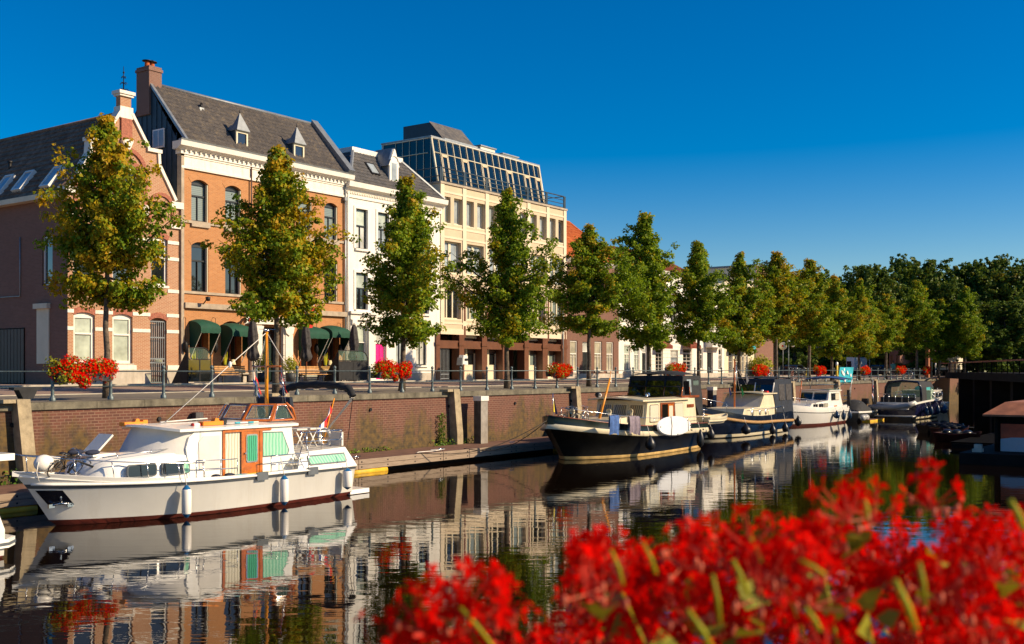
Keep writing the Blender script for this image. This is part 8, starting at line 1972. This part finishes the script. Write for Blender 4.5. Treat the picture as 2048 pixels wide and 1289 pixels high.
# ---------------------------------------------------------------- right bank: bridge, hut, small boats
def at(px, d): a, b = _ray(px); return Vector((a * d, b * d, 0))
A0, A1 = at(1893, 122), at(2230, 58); dr = (A1 - A0).normalized(); nr_ = Vector((dr.y, -dr.x, 0)); nr_ = nr_ if nr_.x > 0 else -nr_
L = (A1 - A0).length; BR_ = thing('canal_bridge', 'low dark bridge with a rust-brown handrail crossing the canal at the right', 'bridge', A0)
def pb(s, o, z): v = A0 + dr * s + nr_ * o; return (v.x, v.y, z)
def bx(m, s0, s1, o0, o1, z0, z1, mat): m.mesh([pb(s0, o0, z0), pb(s1, o0, z0), pb(s1, o1, z0), pb(s0, o1, z0), pb(s0, o0, z1), pb(s1, o0, z1), pb(s1, o1, z1), pb(s0, o1, z1)], [(0, 3, 2, 1), (4, 5, 6, 7), (0, 1, 5, 4), (1, 2, 6, 5), (2, 3, 7, 6), (3, 0, 4, 7)], mat)
m = MB(); bx(m, 0, L, 0, 9, 3.15, 3.6, 'bridge_dark'); bx(m, 0, L, -.15, -.001, 2.95, 3.62, 'bridge_dark'); m.build('deck', BR_)
m = MB(); bx(m, -6, L, -.12, .1, 4.58, 4.72, 'corten'); m.build('handrail', BR_)
m = MB(); k = 0
while k < L: bx(m, k, k + .06, -.05, .02, 3.6, 4.58, 'interior'); k += 2.4
for z in (3.9, 4.2): bx(m, 0, L, -.04, .0, z, z + .03, 'interior')
m.build('balusters', BR_)
for s in np.arange(7, L, 9.5): m = MB(); bx(m, s, s + 1.1, .3, 8.5, -1, 3.149, 'bridge_dark'); m.build('pier', BR_)
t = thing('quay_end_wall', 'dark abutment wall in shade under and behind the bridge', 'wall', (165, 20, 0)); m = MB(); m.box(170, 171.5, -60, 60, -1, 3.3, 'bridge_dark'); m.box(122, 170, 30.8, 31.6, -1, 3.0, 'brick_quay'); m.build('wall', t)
for p0, p1, l in ((1922, 1933, 'narrow sunlit stone pile seen under the bridge, left one'), (1948, 1968, 'broad sunlit stone pile seen under the bridge, right one')):
    a = at(p0, 158); b = at(p1, 158); mm = (a + b) / 2; w = (b - a).length
    m = MB(); m.rbox((mm.x, mm.y, 1.2), (w, .8, 4.2), 'pier_stone', (0, 0, math.atan2(b.y - a.y, b.x - a.x))); one(m, 'stone_pile', l, 'pile', 'stone piles under the bridge', mm)
for px, l in ((1902, 'short round bollard at the bridge head, left one'), (1909, 'short round bollard at the bridge head, right one')):
    p = at(px, 125); m = MB(); m.lathe([(.3, 0), (.3, 1.5), (.22, 1.75), (.001, 1.85)], (p.x, p.y, 3.1), 'pier_stone', 12); one(m, 'bollard', l, 'bollard', 'bollards at the bridge head', (p.x, p.y, 3.1))
HT = thing('floating_hut', 'brown-roofed floating hut painted red and pale grey at the right edge', 'hut', (51, 6, 0))
m = MB(); m.box(47.2, 58, -2, 11.0, -.3, .45, 'bridge_dark'); m.build('float', HT)
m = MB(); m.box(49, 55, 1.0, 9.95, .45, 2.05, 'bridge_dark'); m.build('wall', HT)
m = MB(); m.box(48.97, 48.999, 1.2, 9.75, .46, 1.62, 'hut_red'); 
P = [(1.2, .46), (9.75, .46), (9.75, .98), (9.3, 1.05), (8.7, 1.06), (8.0, 1.0), (7.2, .86), (6.2, .72), (5, .62), (1.2, .6)]
m.prism(P, 'x', 48.94, 48.969, 'hut_pale'); m.build('painted_panel', HT)
m = MB(); m.mesh([(48.4, .6, 2.02), (48.4, 10.35, 2.02), (49.6, 9.7, 2.52), (49.6, 1, 2.52), (55.2, 1, 2.52), (55.2, 9.7, 2.52), (48.4, .6, 1.94), (48.4, 10.35, 1.94), (56, 10.35, 1.94), (56, .6, 1.94)], [(0, 1, 2, 3), (3, 2, 5, 4), (6, 7, 1, 0), (7, 8, 5, 2, 1), (6, 9, 8, 7)], 'corten'); m.build('roof', HT)
m = MB(); m.tube([(48.9, 9.9, .45), (48.9, 9.9, 2.0)], .08, 'bridge_dark', 8); m.build('corner_post', HT)
m = MB(); m.box(47.9, 48.4, 10.3, 10.65, .45, .58, 'plinth'); m.box(48.1, 48.4, 10.35, 10.62, .58, .76, 'plinth'); one(m, 'white_steps', 'small pale box steps on the float beside the red hut', 'steps', None, (48, 10.5, .45))
m = MB()
for k in range(12): m.box(56.5 + k * .9, 57.3 + k * .9, 5.0, 13.6, .22, .30, 'interior')  # near-black boards: the shade over this corner is put into their colour
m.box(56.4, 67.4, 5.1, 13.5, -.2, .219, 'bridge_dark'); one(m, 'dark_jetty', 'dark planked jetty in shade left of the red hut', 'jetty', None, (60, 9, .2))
def rowboat(x, y, rz, hullm, cov, lab, s=.62):
    t = thing('rowing_boat', lab, 'boat', (x, y, 0), 'small dark boats by the shaded jetty', rz); m = MB()
    hull(m, [(.62, .42, .48, .62, -2, 2), (.0, .0, .0, .4, -1.7, 1.9), (-.15, -.15, -.15, .2, -1.5, 1.8)], 0, [hullm, hullm], n=12, p=.6, dz=.1, deck=cov); M_ = Matrix.Translation((x, y, 0)) @ Matrix.Rotation(rz, 4, 'Z') @ Matrix.Diagonal((s, 1, 1, 1)); m.xf(M_); m.build('hull', t)
    m = MB()
    for q in (-.8, .2, 1.1): m.ball((q, .1, .45), (.42, .40, .22), cov, 10, 6)
    m.tube([(-1.9, .5, .5), (1.5, .55, .6)], .02, 'iron', 5); m.xf(M_); m.build('tarpaulin', t)
rowboat(69.6, 17.5, 2.6, 'hull_black', 'tarp_dark', 'small dark boat farthest out in the cluster left of the red hut'); rowboat(68.6, 16.6, 2.7, 'hull_black', 'tarp_dark', 'small dark boat in the middle of the cluster left of the red hut'); rowboat(66.6, 15.9, 2.6, 'boat_maroon', 'tarp_dark', 'small dark red boat nearest the camera in the cluster left of the red hut'); rowboat(61.5, 14.3, 1.3, 'boat_maroon', 'hull_black', 'dark red boat lying against the shaded jetty beside the pale steps')

# ---------------------------------------------------------------- foreground geraniums on the bridge rail
vd = Vector((.812, .5836, 0)); vr = Vector((.5836, -.812, 0))
def cam(r_, f, z): return Vector((0, 0, 0)) + vd * f + vr * r_ + Vector((0, 0, z))
GT = thing('flower_box', 'large out-of-focus mass of red geraniums filling the lower right foreground', 'flower box', cam(.6, 1.5, 2.9))
m = MB(); c0, c1 = cam(-.6, 1.35, 0), cam(1.9, 1.75, 0); d_ = (c1 - c0).normalized(); q_ = Vector((-d_.y, d_.x, 0)) * .22
for z0, z1, k in ((2.75, 3.0, 1),): m.mesh([tuple(c0 - q_ * .8 + Vector((0, 0, z0))), tuple(c1 - q_ * .8 + Vector((0, 0, z0))), tuple(c1 + q_ * .8 + Vector((0, 0, z0))), tuple(c0 + q_ * .8 + Vector((0, 0, z0))), tuple(c0 - q_ + Vector((0, 0, z1))), tuple(c1 - q_ + Vector((0, 0, z1))), tuple(c1 + q_ + Vector((0, 0, z1))), tuple(c0 + q_ + Vector((0, 0, z1)))], [(0, 3, 2, 1), (4, 5, 6, 7), (0, 1, 5, 4), (1, 2, 6, 5), (2, 3, 7, 6), (3, 0, 4, 7)], 'pot')
m.build('planter', GT)
PARA = thing('bridge_parapet', 'bridge railing carrying the foreground flower box', 'railing', c0 + Vector((0, 0, 2.2))); m = MB(); m.tube([tuple(c0 - d_ * 3 + Vector((0, 0, 2.70))), tuple(c1 + d_ * 3 + Vector((0, 0, 2.70)))], .04, 'rail_paint', 8); m.tube([tuple(c0 - d_ * 3 + Vector((0, 0, 2.0))), tuple(c1 + d_ * 3 + Vector((0, 0, 2.0)))], .03, 'rail_paint', 8); m.build('handrail', PARA)
m = MB(); e0, e1 = c0 - d_ * 12, c1 + d_ * 12; qb = Vector((d_.y, -d_.x, 0)); qb = qb if qb.dot(vd) < 0 else -qb
m.mesh([tuple(p + Vector((0, 0, z))) for z in (1.7, 2.1) for p in (e0 + qb * .1, e1 + qb * .1, e1 + qb * 6, e0 + qb * 6)], [(0, 3, 2, 1), (4, 5, 6, 7), (0, 1, 5, 4), (1, 2, 6, 5), (2, 3, 7, 6), (3, 0, 4, 7)], 'road_clinker'); m.build('bridge_deck', kind='structure')
# silhouette: height of the flower mass seen along each sight line
SIL = [(730, 1262), (800, 1262), (850, 1180), (880, 1140), (935, 1135), (985, 1150), (1010, 1240), (1090, 1240), (1150, 1120), (1165, 1040), (1230, 1030), (1270, 1080), (1330, 1050), (1400, 1030), (1460, 1050), (1500, 1015), (1560, 1025), (1640, 995), (1690, 955), (1740, 960), (1790, 1030), (1840, 1030), (1865, 955), (1900, 1000), (1960, 1000), (2048, 1000), (2150, 990)]
def silh(px):
    for (a, b), (c, d) in zip(SIL, SIL[1:]):
        if a <= px <= c: return b + (d - b) * (px - a) / (c - a)
    return SIL[-1][1]
gr_ = np.random.default_rng(77)
heads = []
# leading heads that draw the upper outline, then the body of the mass behind and below
for px, py, f in [(a_, b_ + 22, c_) for a_, b_, c_ in [(772, 1275, 1.3), (878, 1200, 1.35), (960, 1185, 1.3), (1195, 1080, 1.4), (1240, 1110, 1.45), (1370, 1075, 1.4), (1440, 1080, 1.5), (1490, 1050, 1.45), (1560, 1050, 1.6), (1690, 985, 1.45), (1738, 990, 1.5), (1868, 965, 1.55), (1640, 1045, 1.5), (1905, 1050, 1.6), (1960, 1050, 1.6), (2030, 1060, 1.5), (1800, 1080, 1.6), (1700, 1070, 1.7)]]: heads.append((px, py, f))
tries = 0
for a_ in [(845, 1228, 1.3), (895, 1255, 1.32), (925, 1195, 1.3), (985, 1215, 1.3), (858, 1290, 1.3), (975, 1292, 1.3), (1050, 1290, 1.35)]: heads.append(a_)
while len(heads) < 99 and tries < 9000:
    tries += 1; px = gr_.uniform(840, 2130); s = silh(px); py = gr_.uniform(s + 62, 1400)
    if px < 1150 and py < 1262: continue
    f = gr_.uniform(1.25, 2.1)
    if any((px - a) ** 2 + (py - b) ** 2 < (62 if len(heads) < 70 else 44) ** 2 for a, b, _ in heads): continue
    heads.append((px, py, f))
def petal_pts(c, n_, t_, L, W):
    b_ = n_.cross(t_)
    P = [(0.05, 0, 0), (.35, .38, .05), (.75, .5, .12), (1.0, .28, .10), (1.02, 0, .07), (1.0, -.28, .10), (.75, -.5, .12), (.35, -.38, .05)]
    return [c + t_ * (u * L) + b_ * (v * W) + n_ * (w * L * 1.6) for u, v, w in P]
def stemtop(hp_, k):
    return hp_
def head_mb(m, px, py, f, seed, mn=7, mx=12):
    hp_ = vd * f + vr * ((px - 1024) / 2150 * f) + Vector((0, 0, EYE - (py - 740) * f / 2150)); rg = random.Random(seed)
    R_h = rg.uniform(.032, .048); nf = rg.randint(mn, mx)
    base = hp_ + Vector((rg.uniform(-.01, .01), rg.uniform(-.01, .01), -R_h * .6))
    for k in range(nf):
        u = rg.uniform(-.35, 1); a = rg.uniform(0, 6.283); s_ = math.sqrt(max(0, 1 - u * u)); n_ = Vector((s_ * math.cos(a), s_ * math.sin(a), u)).normalized()
        c = hp_ + n_ * R_h * rg.uniform(.7, 1.15)
        t_ = n_.cross(Vector((rg.random() - .5, rg.random() - .5, rg.random() - .5))).normalized(); b_ = n_.cross(t_)
        a0 = rg.uniform(0, 6.283)
        for q in range(5):
            if rg.random() < .06: continue
            an = a0 + (q * 72 + (8 if q > 1 else -8)) * math.pi / 180 + rg.uniform(-.15, .15); tt = (t_ * math.cos(an) + b_ * math.sin(an) + n_ * rg.uniform(.0, .45)).normalized()
            m.mesh(petal_pts(c, n_, tt, rg.uniform(.012, .018), rg.uniform(.006, .010)), [tuple(range(8))], 'petal' if rg.random() < .96 else 'petal_back')
        m.tube([base, c], .0011, 'petal_back', 4, False)
    for k in range(rg.randint(1, 5)):
        a = rg.uniform(0, 6.283); c = hp_ + Vector((math.cos(a) * R_h * .9, math.sin(a) * R_h * .9, -R_h * rg.uniform(.2, .9))); m.tube([base, c], .0012, 'bud_pink', 4, False); m.ball(c, (.0035, .0035, .008), 'bud_pink', 6, 4)
for i, (px, py, f) in enumerate(heads):
    m = MB(); head_mb(m, px, py, f, i); m.build('flower_head', GT)
m = MB(); k = 0
while k < 300:
    px = gr_.uniform(900, 2150); s = silh(px); py = gr_.uniform(s + 70, 1420)
    if px < 1150 and py < 1285: continue
    head_mb(m, px, py, gr_.uniform(1.5, 2.4), 900 + k, 9, 13); k += 1
m.build('flower_heads', GT, kind='stuff')
# stems
m = MB()
for i, (px, py, f) in enumerate(heads):
    rg = random.Random(500 + i); hp_ = vd * f + vr * ((px - 1024) / 2150 * f) + Vector((0, 0, EYE - (py - 740) * f / 2150 - .03))
    if i % 4: continue
    low = hp_ + vr * rg.uniform(.02, .12) + vd * rg.uniform(-.05, .05) + Vector((0, 0, -rg.uniform(.10, .16))); end = Vector((low.x, low.y, 3.0)) + vr * rg.uniform(-.05, .1)
    m.tube([hp_, low, end], [.0016, .0022, .003], 'stem_green', 6)
for px, py, qx, qy, f, w in [(920, 1215, 990, 1300, 1.25, .0042), (1222, 1100, 1246, 1170, 1.3, .0042), (1285, 1085, 1312, 1148, 1.3, .0045), (1465, 1120, 1495, 1190, 1.25, .005), (1500, 1075, 1522, 1125, 1.3, .0042), (1375, 1220, 1425, 1300, 1.1, .006), (1790, 1160, 1832, 1262, 1.1, .0065), (1838, 1125, 1850, 1212, 1.15, .0045), (2020, 1000, 2048, 1060, 1.2, .006), (1610, 1215, 1640, 1262, 1.15, .005), (1425, 1150, 1440, 1250, 1.2, .0045), (1730, 1000, 1734, 1040, 1.3, .004), (1600, 1120, 1650, 1150, 1.15, .004)]:
    p_ = lambda x, y: vd * f + vr * ((x - 1024) / 2150 * f) + Vector((0, 0, EYE - (y - 740) * f / 2150)); m.tube([p_(px, py), p_((px + qx) / 2 + 3, (py + qy) / 2), p_(qx, qy)], [w * .5, w * .62, w * .55], 'stem_green', 6)
m.build('stems', GT)
n = 420; Pl = np.empty((n, 3)); k = 0
while k < n:
    px = gr_.uniform(1000, 2200); s = silh(px); py = gr_.uniform(s + 120, 1600)
    if px < 1180 and py < 1300: continue
    f = gr_.uniform(1.35, 2.2); v = vd * f + vr * ((px - 1024) / 2150 * f); z = EYE - (py - 740) * f / 2150
    if z < 2.95: continue
    Pl[k] = (v.x, v.y, z); k += 1
N_ = gr_.normal(size=(n, 3)) * .6 + np.array([0, 0, .8]); N_ /= np.linalg.norm(N_, axis=1)[:, None]; T = np.cross(N_, gr_.normal(size=(n, 3))); T /= np.linalg.norm(T, axis=1)[:, None]
gl = np.array(GT.location); link(leaf_mesh(Pl - gl, gr_.uniform(.03, .055, n), T, np.cross(N_, T), N_, 'leaf_geranium', gr_.uniform(0, .35, n), 'foliage', .35, .95), 'foliage', GT)

# ---------------------------------------------------------------- light, sky, camera
SUN_EL, SUN_AZ = 30.0, 26.0      # azimuth measured from -Y (over the camera's shoulder) towards +X
sd = Vector((math.sin(R(SUN_AZ)) * math.cos(R(SUN_EL)), -math.cos(R(SUN_AZ)) * math.cos(R(SUN_EL)), math.sin(R(SUN_EL))))
w = bpy.data.worlds.new('World'); scn.world = w; w.use_nodes = True; n = w.node_tree; n.nodes.clear()
out = n.nodes.new('ShaderNodeOutputWorld'); bg = n.nodes.new('ShaderNodeBackground'); sky = n.nodes.new('ShaderNodeTexSky'); sky.sky_type = 'NISHITA'
sky.sun_disc = False; sky.sun_elevation = R(SUN_EL); sky.sun_rotation = math.atan2(sd.x, sd.y); sky.altitude = 300; sky.air_density = 1.0; sky.dust_density = .4; sky.ozone_density = 2.6
hs = n.nodes.new('ShaderNodeHueSaturation'); hs.inputs['Saturation'].default_value = 1.7; hs.inputs['Hue'].default_value = .508
n.links.new(sky.outputs[0], hs.inputs['Color']); n.links.new(hs.outputs[0], bg.inputs[0]); bg.inputs[1].default_value = .082; n.links.new(bg.outputs[0], out.inputs[0])
sl = bpy.data.lights.new('sun', 'SUN'); sl.energy = 4.8; sl.angle = R(.55); sl.color = (1.0, .80, .54); so = bpy.data.objects.new('sun', sl); COL.objects.link(so); so.rotation_euler = sd.to_track_quat('Z', 'Y').to_euler(); so.location = (0, -20, 60)
cd = bpy.data.cameras.new('camera'); co = bpy.data.objects.new('camera', cd); COL.objects.link(co); scn.camera = co
cd.sensor_width = 36; cd.sensor_fit = 'HORIZONTAL'; cd.lens = 36 * 2150 / 2048; cd.shift_y = (740 - 644.5) / 2048; cd.clip_start = .1; cd.clip_end = 1500
co.location = (0, 0, EYE); co.rotation_euler = (R(90), 0, math.atan2(-.812, .5836))
cd.dof.use_dof = True; cd.dof.focus_distance = 38; cd.dof.aperture_fstop = 4.2
scn.view_settings.view_transform = 'Standard'; scn.view_settings.look = 'None'; scn.view_settings.exposure = .5; scn.view_settings.gamma = 1
scn.cycles.max_bounces = 6; scn.cycles.transparent_max_bounces = 8; scn.cycles.use_denoising = True
